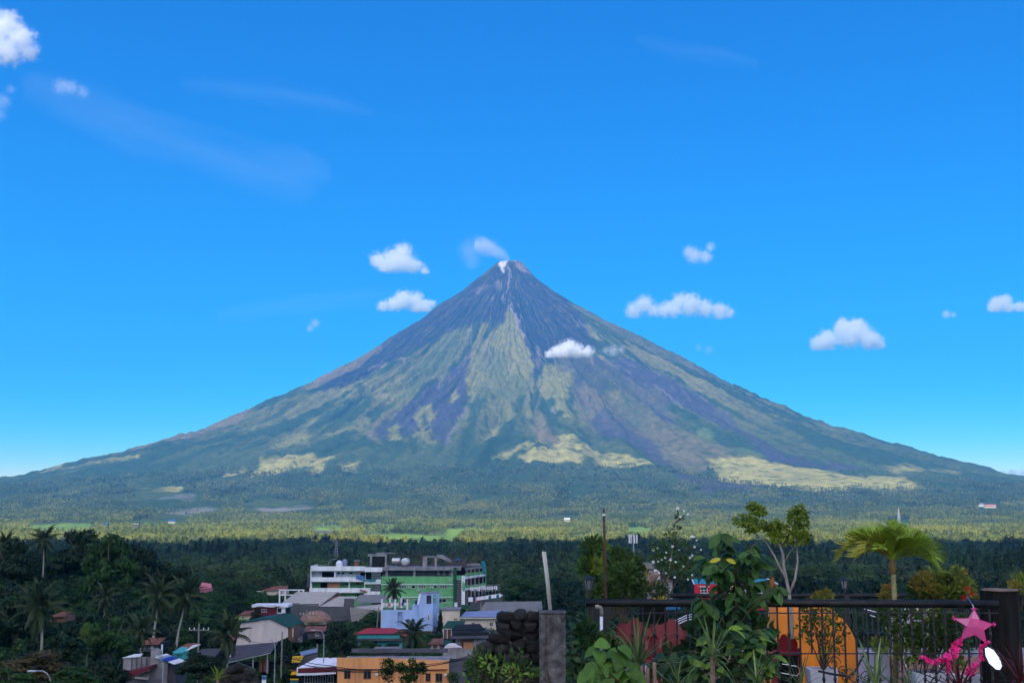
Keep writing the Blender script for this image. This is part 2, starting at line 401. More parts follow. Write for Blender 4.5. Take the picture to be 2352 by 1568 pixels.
def build_volcano():
    rr = np.concatenate([np.linspace(0, 400, 40), np.linspace(410, 2500, 130), np.linspace(2515, 5200, 110), np.linspace(5240, 7500, 55)])
    th = np.concatenate([np.linspace(-115, 115, 900), np.linspace(118, 242, 36)]) * np.pi / 180
    nr, nt = len(rr), len(th)
    Rg, Tg = np.meshgrid(rr, th, indexing='ij')
    x = XV + Rg * np.sin(Tg); y = DV - Rg * np.cos(Tg)
    z = volcano_h(x, y)
    z = z - 6 * sstep(7250, 7500, Rg)
    x, y, z = x.ravel(), y.ravel(), z.ravel()
    i = np.arange(nr - 1)[:, None] * nt; j = np.arange(nt)[None, :]; j2 = (j + 1) % nt
    f = np.stack([i + j, i + nt + j, i + nt + j2, i + j2], -1).reshape(-1, 4)
    me = bpy.data.meshes.new('volcano')
    nv, nf = len(x), len(f)
    me.vertices.add(nv); me.vertices.foreach_set('co', np.stack([x, y, z], 1).ravel())
    me.loops.add(nf * 4); me.loops.foreach_set('vertex_index', f.ravel().astype(np.int32))
    me.polygons.add(nf); me.polygons.foreach_set('loop_start', np.arange(nf, dtype=np.int32) * 4)
    me.polygons.foreach_set('use_smooth', np.ones(nf, bool))
    me.update(calc_edges=True)
    # cover colours
    r = np.hypot(x - XV, y - DV); a = np.arctan2(x - XV, DV - y)
    zb = volcano_h(x, y, False)
    u, v = project(x, y, zb)
    u2 = u + 7 * fbm(x / 160, y / 160, 3) + 3 * fbm(x / 40, y / 40, 2)
    v2 = v + 4 * fbm(x / 170 + 40, y / 170, 3) + 2 * fbm(x / 40 + 9, y / 40, 2)
    lr = np.log(r + 150)
    gul = pnoise(a * 21 + .35 * 21 * .16 * pnoise(a * 3 + 5, lr * 1.7) + 11.7, lr * 1.1 + 11.7)
    n1 = fbm(x / 520, y / 520, 4) * .45 + 0.55 * np.abs(gul) - 0.16 + .75 * fbm(a * 17 + .8 * pnoise(a * 5, lr * 2), lr * 1.5, 4)
    C = lambda c: np.array(c)[None, :]
    k = sstep(-0.10, 0.28, n1 + .10 * fbm(x / 60, y / 60, 3))[:, None]
    hi = sstep(1200, 700, v)[:, None] * 0 + sstep(1080, 860, v)[:, None]
    low = C(FOREST) * (1 - 0.35 * k) + C(MID) * 0.35 * k
    mid = C(FOREST) * (1 - k) + C(GRASS) * 0.8 * k
    cc = low * (1 - hi) + mid * hi
    cc = cc * (1 - sstep(0.72, .5, np.hypot((u - 1176) / 700, (v - 600) / 420))[:, None] * .0)
    for c, poly, soft, amt in COVER:
        us = np.array([p[0] for p in poly]); vs = np.array([p[1] for p in poly])
        sel = np.where((u > us.min() - 40) & (u < us.max() + 40) & (v > vs.min() - 30) & (v < vs.max() + 30) & (y < DV + 300))[0]
        if not len(sel): continue
        acc = np.zeros(len(sel))
        for q in range(6):
            ja = q * 1.047 + .3; jr = soft * (0.35 + .65 * (q % 2))
            acc += in_poly(u2[sel] + jr * math.cos(ja), v2[sel] + jr * .7 * math.sin(ja), poly)
        t = (acc / 6 * amt * np.clip(1 + .5 * fbm(x[sel] / 90, y[sel] / 90, 3), .8, 1.0))[:, None]
        cc[sel] = cc[sel] * (1 - t) + C(c) * t
    # down-slope streaks of fresh debris on the ash, gully growth elsewhere
    st = fbm(a * 70, lr * 2.0, 3)
    ash = sstep(900, 640, v) * sstep(.2, .6, st)
    cc = cc * (1 - .22 * ash[:, None]) + C(PALE) * .22 * ash[:, None]
    ash2 = sstep(1000, 700, v) * sstep(-.15, -.6, st)
    cc = cc * (1 - .22 * ash2[:, None])
    gr = fbm(x / 45, y / 45, 3) + .7 * fbm(x / 16, y / 16, 2)
    cc = cc * np.clip(1 + .26 * gr, .5, 1.5)[:, None]
    # wooded gullies and thin pale wash lines running down-slope
    wv2 = a + .05 * pnoise(a * 4 + 2, lr * 2.2) + .012 * pnoise(a * 22, lr * 7)
    gl = np.abs(pnoise(wv2 * 30 + 4, lr * 1.3)) + .05 * fbm(x / 70, y / 70, 2)
    gt = (sstep(.085, .015, gl) * sstep(720, 820, v) * sstep(1085, 1040, v) * .6)[:, None]
    cc = cc * (1 - gt) + C(FOREST) * .8 * gt
    wl_ = np.abs(pnoise(wv2 * 17 + 40, lr * 1.2))
    wt = (sstep(.035, .008, wl_) * sstep(600, 660, v) * sstep(1010, 900, v) * .45)[:, None]
    cc = cc * (1 - wt) + C(PALE) * wt
    # clumps of trees standing in the lower grass and fields
    cl = fbm(x / 110 + 31, y / 55, 4)
    tz = (sstep(.38, .55, cl) * sstep(930, 1010, v))[:, None]
    cc = cc * (1 - .75 * tz) + C(FOREST) * .75 * tz
    at_ = me.color_attributes.new('cover', 'FLOAT_COLOR', 'POINT')
    at_.data.foreach_set('color', np.concatenate([np.clip(cc, .004, .9), np.ones((nv, 1))], 1).ravel())
    m = bpy.data.materials.new('volcano_cover'); m.use_nodes = True
    n, l = m.node_tree.nodes, m.node_tree.links
    b = n['Principled BSDF']; b.inputs['Roughness'].default_value = 0.95; b.inputs['Specular IOR Level'].default_value = 0.1
    ca = n.new('ShaderNodeAttribute'); ca.attribute_name = 'cover'
    tc = n.new('ShaderNodeTexCoord')
    nz = n.new('ShaderNodeTexNoise'); nz.inputs['Scale'].default_value = 0.045; nz.inputs['Detail'].default_value = 8; nz.inputs['Roughness'].default_value = .65
    l.new(tc.outputs['Object'], nz.inputs['Vector'])
    mr = n.new('ShaderNodeMapRange'); mr.inputs['From Min'].default_value = .3; mr.inputs['From Max'].default_value = .7; mr.inputs['To Min'].default_value = .78; mr.inputs['To Max'].default_value = 1.22
    l.new(nz.outputs['Fac'], mr.inputs['Value'])
    mu = n.new('ShaderNodeVectorMath'); mu.operation = 'SCALE'
    l.new(ca.outputs['Color'], mu.inputs[0]); l.new(mr.outputs[0], mu.inputs['Scale'])
    l.new(mu.outputs[0], b.inputs['Base Color'])
    bp = n.new('ShaderNodeBump'); bp.inputs['Strength'].default_value = .7; bp.inputs['Distance'].default_value = 16
    l.new(nz.outputs['Fac'], bp.inputs['Height']); l.new(bp.outputs[0], b.inputs['Normal'])
    me.materials.append(m)
    o = link_mesh('volcano', me)
    tag(o, 'tall symmetrical volcano cone with dark ash gullies and green lower slopes', 'volcano', kind='structure')
build_volcano()

def build_ground():
    ys = np.concatenate([np.linspace(-600, 0, 13)[:-1], np.linspace(0, 200, 41)[:-1], np.linspace(200, 700, 51)[:-1], np.linspace(700, 4200, 71)[:-1], np.linspace(4200, 20000, 60)[:-1], np.linspace(20000, 90000, 10)])
    xs = np.concatenate([-np.geomspace(600, 60000, 30)[::-1], np.linspace(-590, 590, 119), np.geomspace(600, 60000, 30)])
    X, Y = np.meshgrid(xs, ys)
    Z = ground_h(X, Y)
    rv = np.hypot(X - XV, Y - DV)
    Z = Z - 260 * sstep(7300, 6200, rv)
    Z = np.maximum(Z, -260)
    nx, ny = len(xs), len(ys)
    i = np.arange(ny - 1)[:, None] * nx; j = np.arange(nx - 1)[None, :]
    f = np.stack([i + j, i + j + 1, i + nx + j + 1, i + nx + j], -1).reshape(-1, 4)
    m = bpy.data.materials.new('ground_cover'); m.use_nodes = True
    n, l = m.node_tree.nodes, m.node_tree.links
    b = n['Principled BSDF']; b.inputs['Roughness'].default_value = 1; b.inputs['Specular IOR Level'].default_value = 0.1
    tc = n.new('ShaderNodeTexCoord')
    nz = n.new('ShaderNodeTexNoise'); nz.inputs['Scale'].default_value = 0.02; nz.inputs['Detail'].default_value = 7; nz.inputs['Roughness'].default_value = .6
    l.new(tc.outputs['Object'], nz.inputs['Vector'])
    cr = n.new('ShaderNodeValToRGB')
    e = cr.color_ramp.elements
    e[0].position = .36; e[0].color = (.045, .075, .022, 1)
    e[1].position = .64; e[1].color = (.20, .31, .05, 1)
    k = e.new(.5); k.color = (.14, .22, .038, 1)
    l.new(nz.outputs['Fac'], cr.inputs[0]); l.new(cr.outputs[0], b.inputs['Base Color'])
    me = mesh_np('ground', np.stack([X.ravel(), Y.ravel(), Z.ravel()], 1), f, m, smooth=True)
    tag(link_mesh('ground', me), kind='structure')
build_ground()
# ------------------------------------------------------------------ haze, clouds, smoke
def build_haze():
    mb = MB(); mb.box(-15000, 15000, -500, 19500, -262, 2620)
    m = bpy.data.materials.new('haze_air'); m.use_nodes = True
    n, l = m.node_tree.nodes, m.node_tree.links
    n.remove(n['Principled BSDF'])
    pv = n.new('ShaderNodeVolumePrincipled')
    pv.inputs['Color'].default_value = (0.08, 0.45, 0.97, 1)
    pv.inputs['Density'].default_value = HAZE_D
    pv.inputs['Anisotropy'].default_value = 0.0
    l.new(pv.outputs[0], n['Material Output'].inputs['Volume'])
    tag(mb.build('haze', m), kind='stuff')
HAZE_D = 5.1e-5
build_haze()

def capsule(n, l, coord, a, b, ra, rb):
    """1 - distance/radius round the segment a-b (radius runs from ra to rb)"""
    d = b - a
    s1 = n.new('ShaderNodeVectorMath'); s1.operation = 'SUBTRACT'; s1.inputs[1].default_value = a; l.new(coord, s1.inputs[0])
    dt = n.new('ShaderNodeVectorMath'); dt.operation = 'DOT_PRODUCT'; dt.inputs[1].default_value = d / d.length_squared; l.new(s1.outputs[0], dt.inputs[0])
    cl = n.new('ShaderNodeClamp'); l.new(dt.outputs['Value'], cl.inputs[0])
    sc = n.new('ShaderNodeVectorMath'); sc.operation = 'SCALE'; sc.inputs[0].default_value = d; l.new(cl.outputs[0], sc.inputs['Scale'])
    di = n.new('ShaderNodeVectorMath'); di.operation = 'DISTANCE'; l.new(s1.outputs[0], di.inputs[0]); l.new(sc.outputs[0], di.inputs[1])
    rr = n.new('ShaderNodeMath'); rr.operation = 'MULTIPLY_ADD'; rr.inputs[1].default_value = rb - ra; rr.inputs[2].default_value = ra; l.new(cl.outputs[0], rr.inputs[0])
    dv = n.new('ShaderNodeMath'); dv.operation = 'DIVIDE'; l.new(di.outputs['Value'], dv.inputs[0]); l.new(rr.outputs[0], dv.inputs[1])
    q = n.new('ShaderNodeMath'); q.operation = 'SUBTRACT'; q.inputs[0].default_value = 1; l.new(dv.outputs[0], q.inputs[1])
    return q.outputs[0]

def cloud(label, puffs, Y, dens=1.0, soft=.5, cell=None, thick=.7, name='cloud', group='small white clouds around the volcano', cat='cloud', nscale=1.9, warp=1.05, base=None, tint=(1,1,1)):
    """puffs: (u, v, radius) in print pixels at depth Y; volume density falls off round each puff and is broken up by noise"""
    s = mpp(Y)
    P = []
    rnd = random.Random(hash(label) % 999)
    c0 = at(puffs[0][0], puffs[0][1], Y)
    for u, v, r in puffs:
        p = at(u, v, Y) - c0
        P.append((p.x, rnd.uniform(-.35, .35) * r * s, p.z, r * s))
    rm = max(p[3] for p in P)
    bm = bmesh.new()
    for x, y, z, r in P:
        bmesh.ops.create_icosphere(bm, subdivisions=2, radius=r * 1.36, matrix=Matrix.Translation((x, y, z)) @ Matrix.Diagonal((1, 1.0, .95, 1)))
    if base is not None:
        zb = at(puffs[0][0], base, Y).z - c0.z
        for vt in bm.verts:
            if vt.co.z < zb: vt.co.z = zb + (vt.co.z - zb) * .12
    me = bpy.data.meshes.new(name); bm.to_mesh(me); bm.free()
    m = bpy.data.materials.new('cloud_vapour'); m.use_nodes = True
    nt = m.node_tree; n, l = nt.nodes, nt.links
    n.remove(n['Principled BSDF'])
    tc = n.new('ShaderNodeTexCoord')
    nz = n.new('ShaderNodeTexNoise'); nz.inputs['Scale'].default_value = 1.6 * nscale / rm; nz.inputs['Detail'].default_value = 7; nz.inputs['Roughness'].default_value = .66
    l.new(tc.outputs['Object'], nz.inputs['Vector'])
    best = None
    for x, y, z, r in P:
        d = n.new('ShaderNodeVectorMath'); d.operation = 'DISTANCE'; d.inputs[1].default_value = (x, y, z)
        l.new(tc.outputs['Object'], d.inputs[0])
        q = n.new('ShaderNodeMath'); q.operation = 'MULTIPLY_ADD'; q.inputs[1].default_value = -1 / r; q.inputs[2].default_value = 1
        l.new(d.outputs['Value'], q.inputs[0])
        if best is None: best = q.outputs[0]
        else:
            mx = n.new('ShaderNodeMath'); mx.operation = 'SMOOTH_MAX'; mx.inputs[2].default_value = .5
            l.new(best, mx.inputs[0]); l.new(q.outputs[0], mx.inputs[1]); best = mx.outputs[0]
    nm = n.new('ShaderNodeMath'); nm.operation = 'MULTIPLY_ADD'; nm.inputs[1].default_value = 2 * warp; nm.inputs[2].default_value = -warp
    l.new(nz.outputs['Fac'], nm.inputs[0])
    ad = n.new('ShaderNodeMath'); ad.operation = 'ADD'; l.new(best, ad.inputs[0]); l.new(nm.outputs[0], ad.inputs[1])
    fac = ad.outputs[0]
    mr = n.new('ShaderNodeMapRange'); mr.interpolation_type = 'SMOOTHSTEP'
    mr.inputs['From Min'].default_value = 0.0; mr.inputs['From Max'].default_value = soft
    mr.inputs['To Max'].default_value = dens * 8.0 / (rm * 2)
    l.new(fac, mr.inputs['Value'])
    dv = mr.outputs[0]
    if base is not None:
        sp = n.new('ShaderNodeSeparateXYZ'); l.new(tc.outputs['Object'], sp.inputs[0])
        m4 = n.new('ShaderNodeMapRange'); m4.interpolation_type = 'SMOOTHSTEP'
        m4.inputs['From Min'].default_value = zb - rm * .08; m4.inputs['From Max'].default_value = zb + rm * .16
        l.new(sp.outputs['Z'], m4.inputs['Value'])
        mm = n.new('ShaderNodeMath'); mm.operation = 'MULTIPLY'; l.new(dv, mm.inputs[0]); l.new(m4.outputs[0], mm.inputs[1]); dv = mm.outputs[0]
    pv = n.new('ShaderNodeVolumePrincipled'); pv.inputs['Color'].default_value = (*tint, 1); pv.inputs['Anisotropy'].default_value = 0.0
    l.new(dv, pv.inputs['Density']); l.new(pv.outputs[0], n['Material Output'].inputs['Volume'])
    me.materials.append(m)
    o = link_mesh(name, me, loc=c0)
    rmod = o.modifiers.new('union', 'REMESH'); rmod.mode = 'VOXEL'; rmod.voxel_size = rm * .22
    tag(o, label, cat, group)
    return o

cloud('big bright cloud cut by the left edge of the sky', [(-10,70,52),(18,50,36),(52,92,38),(20,120,42),(72,122,28),(-40,120,50),(-50,50,55)], 9000, dens=1.1, soft=1.0)
cloud('pale wisp just below the big cloud at upper left', [(138,196,26),(165,202,24),(190,212,20)], 9500, dens=.09, soft=.9)
cloud('faint grey puff at the left edge under the big cloud', [(5,232,26),(24,205,16),(-6,260,24)], 9500, dens=.07, soft=.9)
cloud('rounded white cloud left of the smoking summit', [(905,600,34),(925,578,26),(868,598,24),(950,610,24),(975,622,16),(885,612,24),(930,605,28)], 25000, base=629, soft=1.0)
cloud('white cloud brushing the left flank below the summit', [(928,690,27),(955,688,24),(905,698,22),(880,704,18),(975,704,22),(955,708,20),(992,698,13)], 25000, base=716, soft=1.0, dens=1.3)
cloud('twin-humped white cloud right of the summit', [(1585,700,33),(1480,698,26),(1455,712,24),(1500,712,20),(1545,712,24),(1522,714,22),(1534,706,18),(1620,708,26),(1655,714,26),(1676,718,15),(1560,690,22)], 25000, base=734, soft=1.0)
cloud('domed bright cloud standing alone right of the volcano', [(1950,768,36),(1935,752,24),(1975,760,28),(1900,782,28),(1878,790,22),(1995,782,28),(2016,790,18),(1970,745,18)], 25000, base=806, soft=.85, dens=1.7)
cloud('small torn cloud high right of the summit', [(1595,585,24),(1620,590,20),(1632,568,14),(1582,578,18)], 25000, dens=.26, soft=.8)
cloud('small cloud floating in front of the dark upper slope', [(1300,804,24),(1280,808,20),(1262,814,14),(1325,806,22),(1350,808,18),(1310,796,20)], 5000, base=822, soft=1.0, dens=1.3)
cloud('thin scrap of cloud trailing right of the slope cloud', [(1408,806,18),(1392,804,12),(1428,802,12)], 5000, dens=.16, soft=.9)
cloud('small puffy cloud at the right edge of the sky', [(2292,698,22),(2310,690,18),(2280,708,15),(2340,706,16),(2362,706,18),(2318,706,18)], 25000, base=717, soft=.6, dens=.6)
cloud('tiny flat cloud near the right edge', [(2175,721,13),(2190,723,9)], 25000, dens=.22, soft=.8)
cloud('tiny faint cloud beside the left flank', [(724,742,14),(712,754,12)], 25000, dens=.16, soft=.9)
cloud('barely visible scrap of cloud above the right slope', [(1628,803,14),(1604,798,12)], 25000, dens=.06, soft=.8)
cloud('low white cloud bank on the horizon at far right', [(2300,1090,13),(2325,1088,14),(2350,1090,15),(2280,1092,9),(2375,1090,15)], 25000, dens=.8, soft=1.0)
# high thin streaks
def cirrus(label, pts, wid, Y, dens, name='cirrus_cloud', cat='cloud', group='thin cirrus streaks', stretch=(5, 1.5, 1), nz_s=1.9, warp=.95):
    s = mpp(Y)
    c0 = at(*pts[0], Y); mb = MB()
    line = [at(u, v, Y) - c0 for u, v in pts]
    mb.tube([Vector((p.x, p.y, p.z)) for p in line], [w * s for w in wid], n=12)
    me = mb.mesh(name, None)
    for vt in me.vertices: vt.co.y *= 1.0
    m = bpy.data.materials.new('cirrus_vapour'); m.use_nodes = True
    nt = m.node_tree; n, l = nt.nodes, nt.links; n.remove(n['Principled BSDF'])
    tc = n.new('ShaderNodeTexCoord')
    best = None
    for (a, b, wa, wb) in zip(line[:-1], line[1:], wid[:-1], wid[1:]):
        q = capsule(n, l, tc.outputs['Object'], a, b, wa * s, wb * s)
        if best is None: best = q
        else:
            mx = n.new('ShaderNodeMath'); mx.operation = 'MAXIMUM'; l.new(best, mx.inputs[0]); l.new(q, mx.inputs[1]); best = mx.outputs[0]
    dr = (line[-1] - line[0]).normalized()
    mp = n.new('ShaderNodeMapping'); mp.vector_type = 'TEXTURE'
    mp.inputs['Rotation'].default_value = (0, -math.atan2(dr.z, dr.x), 0); mp.inputs['Scale'].default_value = stretch
    l.new(tc.outputs['Object'], mp.inputs['Vector'])
    nz = n.new('ShaderNodeTexNoise'); nz.inputs['Scale'].default_value = nz_s / (max(wid) * s); nz.inputs['Detail'].default_value = 5
    l.new(mp.outputs[0], nz.inputs['Vector'])
    nm = n.new('ShaderNodeMath'); nm.operation = 'MULTIPLY_ADD'; nm.inputs[1].default_value = 2 * warp; nm.inputs[2].default_value = -warp; l.new(nz.outputs['Fac'], nm.inputs[0])
    ad = n.new('ShaderNodeMath'); l.new(best, ad.inputs[0]); l.new(nm.outputs[0], ad.inputs[1])
    mr = n.new('ShaderNodeMapRange'); mr.interpolation_type = 'SMOOTHSTEP'; mr.inputs['From Min'].default_value = 0; mr.inputs['From Max'].default_value = 1.1; mr.inputs['To Max'].default_value = dens / (max(wid) * s * 2)
    l.new(ad.outputs[0], mr.inputs['Value'])
    pv = n.new('ShaderNodeVolumePrincipled'); pv.inputs['Color'].default_value = (1, 1, 1, 1); l.new(mr.outputs[0], pv.inputs['Density'])
    l.new(pv.outputs[0], n['Material Output'].inputs['Volume'])
    me.materials.append(m)
    o = link_mesh(name, me, loc=c0)
    tag(o, label, cat, group)
cirrus('long faint cirrus streak slanting across the upper left sky', [(60,190),(200,250),(330,310),(450,345),(560,385),(680,400),(760,400)], [56,80,80,74,82,84,36], 27000, .13)
cirrus('short faint cirrus smear at upper left centre', [(420,195),(560,205),(700,225),(860,260)], [22,40,42,20], 27000, .07)
cirrus('thin faint cirrus high at upper right centre', [(1460,88),(1560,120),(1660,125),(1740,150)], [18,32,34,16], 27000, .06)
cirrus('faint level cirrus band left of the volcano', [(500,725),(650,705),(800,690),(900,670)], [26,40,36,20], 27000, .11)

# volcanic steam
cirrus('thin white steam drifting left from the crater', [(1172,600),(1160,590),(1146,580),(1130,571),(1108,563),(1090,560)], [5,14,21,26,28,18], DV - 60, 2.0, 'steam_plume', 'steam', None, (1.6, 1, 1), 1.5, .75)
cirrus('faint veil of steam hanging left of the summit', [(1130,568),(1096,564),(1080,576),(1084,596),(1090,618)], [20,36,44,36,16], DV - 60, .6, 'steam_plume', 'steam', None, (1.6, 1, 1), 1.2, .75)
def shade_cloud():
    """the broad cumulus overhead, out of the picture, that keeps the town and terrace in shade"""
    alt = 2780.0
    k = alt / math.tan(SUN_EL)
    cx, cyy = sun_dir.x / math.cos(SUN_EL) * k, sun_dir.y / math.cos(SUN_EL) * k
    nx, ny = 90, 110
    xs = np.linspace(-9000, 9000, nx); ysr = np.concatenate([np.linspace(-13000, 0, 80), np.linspace(60, 1570, 30)])
    vs = []; fs = []
    for side in (0, 1):
        for j in range(ny):
            for i in range(nx):
                x, y = xs[i], ysr[j]
                e = min(1, (1 - abs(x) / 9000) * 6, (y + 13000) / 800, (1570 - y) / 300)
                wob = 85 * float(fbm(x / 420, 3, 4)) if j >= ny - 2 else 0
                bump = float(fbm(x / 420, y / 420, 4))
                z = alt + (max(e, 0) ** .5 * (260 + 170 * bump) if side else -max(e, 0) ** .5 * (40 + 25 * bump))
                vs.append((x + cx, y + cyy + wob, z))
    N = nx * ny
    for j in range(ny - 1):
        for i in range(nx - 1):
            a = j * nx + i
            fs.append((a, a + nx, a + nx + 1, a + 1)); fs.append((N + a, N + a + 1, N + a + nx + 1, N + a + nx))
    m = bpy.data.materials.new('cloud_body'); m.use_nodes = True
    n, l = m.node_tree.nodes, m.node_tree.links; n.remove(n['Principled BSDF'])
    d = n.new('ShaderNodeBsdfDiffuse'); d.inputs['Color'].default_value = (.97, .97, .98, 1)
    t = n.new('ShaderNodeBsdfTranslucent'); t.inputs['Color'].default_value = (.97, .97, .98, 1)
    ms = n.new('ShaderNodeMixShader'); ms.inputs['Fac'].default_value = .98
    l.new(d.outputs[0], ms.inputs[1]); l.new(t.outputs[0], ms.inputs[2]); l.new(ms.outputs[0], n['Material Output'].inputs['Surface'])
    me = mesh_np('cloud', vs, fs, m, smooth=True)
    tag(link_mesh('cloud', me), 'broad grey-bottomed cloud overhead that shades the town', 'cloud')
shade_cloud()
# ------------------------------------------------------------------ forest and plantations on the plain (one mass each)
def leaf_mat(name, c, var=.25, trans=.35, rough=.6, obj_var=.25, scale=1.2):
    return mat(name, c, rough=rough, var=var, scale=scale, spec=.25, translucent=trans, obj_var=obj_var)
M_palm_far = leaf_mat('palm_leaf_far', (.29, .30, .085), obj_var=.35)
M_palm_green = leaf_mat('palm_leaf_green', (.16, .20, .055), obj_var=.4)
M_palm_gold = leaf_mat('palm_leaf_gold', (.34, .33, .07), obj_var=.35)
M_palm_wood = leaf_mat('palm_leaf_shade', (.070, .085, .030), obj_var=.35)  # darker copy of the palm leaf, the belt's shade put into its colour
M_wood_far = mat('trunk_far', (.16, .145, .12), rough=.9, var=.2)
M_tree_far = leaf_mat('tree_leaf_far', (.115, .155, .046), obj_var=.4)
M_tree_wood = leaf_mat('tree_leaf_shade', (.070, .105, .030), obj_var=.4)  # darker copy of the tree leaf, shade of the belt mixed into the green
M_pine_far = leaf_mat('casuarina_leaf_far', (.042, .068, .030), obj_var=.3)

def frond_far(mb, base, az, el, L, droop, w, rnd):
    prev = None; seg = 3
    d = Vector((math.cos(az), math.sin(az), 0)); sd = Vector((-math.sin(az), math.cos(az), 0))
    e = el; p = Vector(base)
    for k in range(seg + 1):
        ww = w * (0.55, 1.0, .8, .1)[k]
        hang = Vector((0, 0, -.42 * ww))
        cur = (p + sd * ww + hang, p.copy(), p - sd * ww + hang)
        if prev:
            b = len(mb.v); mb.v += [tuple(q) for q in prev + cur]
            mb.f += [(b, b + 1, b + 4, b + 3), (b + 1, b + 2, b + 5, b + 4)]; mb.m += [0, 0]
        prev = cur
        p = p + (d * math.cos(e) + Vector((0, 0, math.sin(e)))) * (L / seg)
        e -= droop / seg

def proto_palm(seed, pm=None):
    rnd = random.Random(seed); mb = MB()
    H = rnd.uniform(11, 15); lean = Vector((rnd.uniform(-.9, .9), rnd.uniform(-.9, .9), 0))
    top = lean + Vector((0, 0, H))
    mb.tube([(0, 0, -.5), lean * .4 + Vector((0, 0, H * .5)), top], [.2, .15, .12], n=3, m=1, cap=False)
    for k in range(17):
        az = k * 2.399 + rnd.uniform(-.3, .3); t = k / 16
        frond_far(mb, top, az, R(72 - 105 * t + rnd.uniform(-8, 8)), rnd.uniform(3.2, 4.1), R(75), .52, rnd)
    me = mb.mesh('palm', [pm or M_palm_far, M_wood_far])
    return bpy.data.objects.new('palm', me)

def clump_leaves(mb, c, rad, n, size, rnd, m=0, flat=.8, shell=.55):
    for _ in range(n):
        v = Vector((rnd.gauss(0, 1), rnd.gauss(0, 1), rnd.gauss(0, 1))).normalized() * (rad * rnd.uniform(shell, 1))
        p = Vector(c) + Vector((v.x, v.y, v.z * flat))
        nrm = (v.normalized() + Vector((rnd.uniform(-.8, .8), rnd.uniform(-.8, .8), rnd.uniform(-.3, 1.0)))).normalized()
        t = nrm.cross(Vector((rnd.uniform(-1, 1), rnd.uniform(-1, 1), rnd.uniform(-1, 1)))).normalized(); b = nrm.cross(t)
        s = size * rnd.uniform(.6, 1.3)
        i = len(mb.v)
        mb.v += [tuple(p - t * s), tuple(p + b * s * .45), tuple(p + t * s), tuple(p - b * s * .45)]
        mb.f.append((i, i + 1, i + 2, i + 3)); mb.m.append(m)

def proto_tree(seed, h, w, cone=False, tm=None):
    rnd = random.Random(seed); mb = MB()
    mb.tube([(0, 0, -.5), (rnd.uniform(-.3, .3), 0, h * .7)], [.28, .1], n=3, m=1, cap=False)
    for k in range(16 if cone else 11):
        if cone:
            t = (k + .5) / 16; r = w * (1.05 - t) * .8; a = k * 2.4
            clump_leaves(mb, (math.cos(a) * r * .5, math.sin(a) * r * .5, h * (.15 + .85 * t)), max(r * .7, .5), 22, .6, rnd, flat=1.2)
        else:
            a = k * 2.4; rr = w * (.62 if k < 7 else .3); z = h * (.45 + .4 * (k / 11)) + rnd.uniform(-.5, .5)
            clump_leaves(mb, (math.cos(a) * rr * rnd.uniform(.5, 1), math.sin(a) * rr * rnd.uniform(.5, 1), z), w * rnd.uniform(.34, .5), 34, .62, rnd)
    me = mb.mesh('tree', [M_pine_far if cone else (tm or M_tree_far), M_wood_far])
    return bpy.data.objects.new('tree', me)

def scatter(name, label_kind, pts, rot, scl, idx, protos):
    coll = bpy.data.collections.new(name + '_kinds')
    for i, p in enumerate(protos):
        p.name = '%s_kind_%02d' % (name, i); coll.objects.link(p)
    me = bpy.data.meshes.new(name)
    me.vertices.add(len(pts)); me.vertices.foreach_set('co', np.asarray(pts, np.float32).ravel())
    for nm, ty, arr in (('rot', 'FLOAT', rot), ('scl', 'FLOAT', scl), ('idx', 'INT', idx)):
        a = me.attributes.new(nm, ty, 'POINT'); a.data.foreach_set('value', arr)
    me.update()
    o = link_mesh(name, me)
    for m in (M_tree_far,): me.materials.append(m)
    ng = bpy.data.node_groups.new(name + '_scatter', 'GeometryNodeTree')
    ng.interface.new_socket('Geometry', in_out='INPUT', socket_type='NodeSocketGeometry')
    ng.interface.new_socket('Geometry', in_out='OUTPUT', socket_type='NodeSocketGeometry')
    N, L = ng.nodes, ng.links
    gi = N.new('NodeGroupInput'); go = N.new('NodeGroupOutput')
    ci = N.new('GeometryNodeCollectionInfo'); ci.inputs['Collection'].default_value = coll
    ci.inputs['Separate Children'].default_value = True; ci.inputs['Reset Children'].default_value = True
    ip = N.new('GeometryNodeInstanceOnPoints'); ip.inputs['Pick Instance'].default_value = True
    def attr(nm, ty):
        a = N.new('GeometryNodeInputNamedAttribute'); a.data_type = ty; a.inputs['Name'].default_value = nm; return a.outputs['Attribute']
    cx = N.new('ShaderNodeCombineXYZ'); L.new(attr('rot', 'FLOAT'), cx.inputs['Z'])
    L.new(gi.outputs[0], ip.inputs['Points']); L.new(ci.outputs[0], ip.inputs['Instance'])
    L.new(attr('idx', 'INT'), ip.inputs['Instance Index']); L.new(cx.outputs[0], ip.inputs['Rotation']); L.new(attr('scl', 'FLOAT'), ip.inputs['Scale'])
    L.new(ip.outputs[0], go.inputs[0])
    md = o.modifiers.new('scatter', 'NODES'); md.node_group = ng
    tag(o, label_kind[0], label_kind[1], kind='stuff')
    return o

def surf_h(x, y):
    rv = np.hypot(x - XV, y - DV)
    return np.where(rv < 7250, volcano_h(x, y, True), ground_h(x, y))

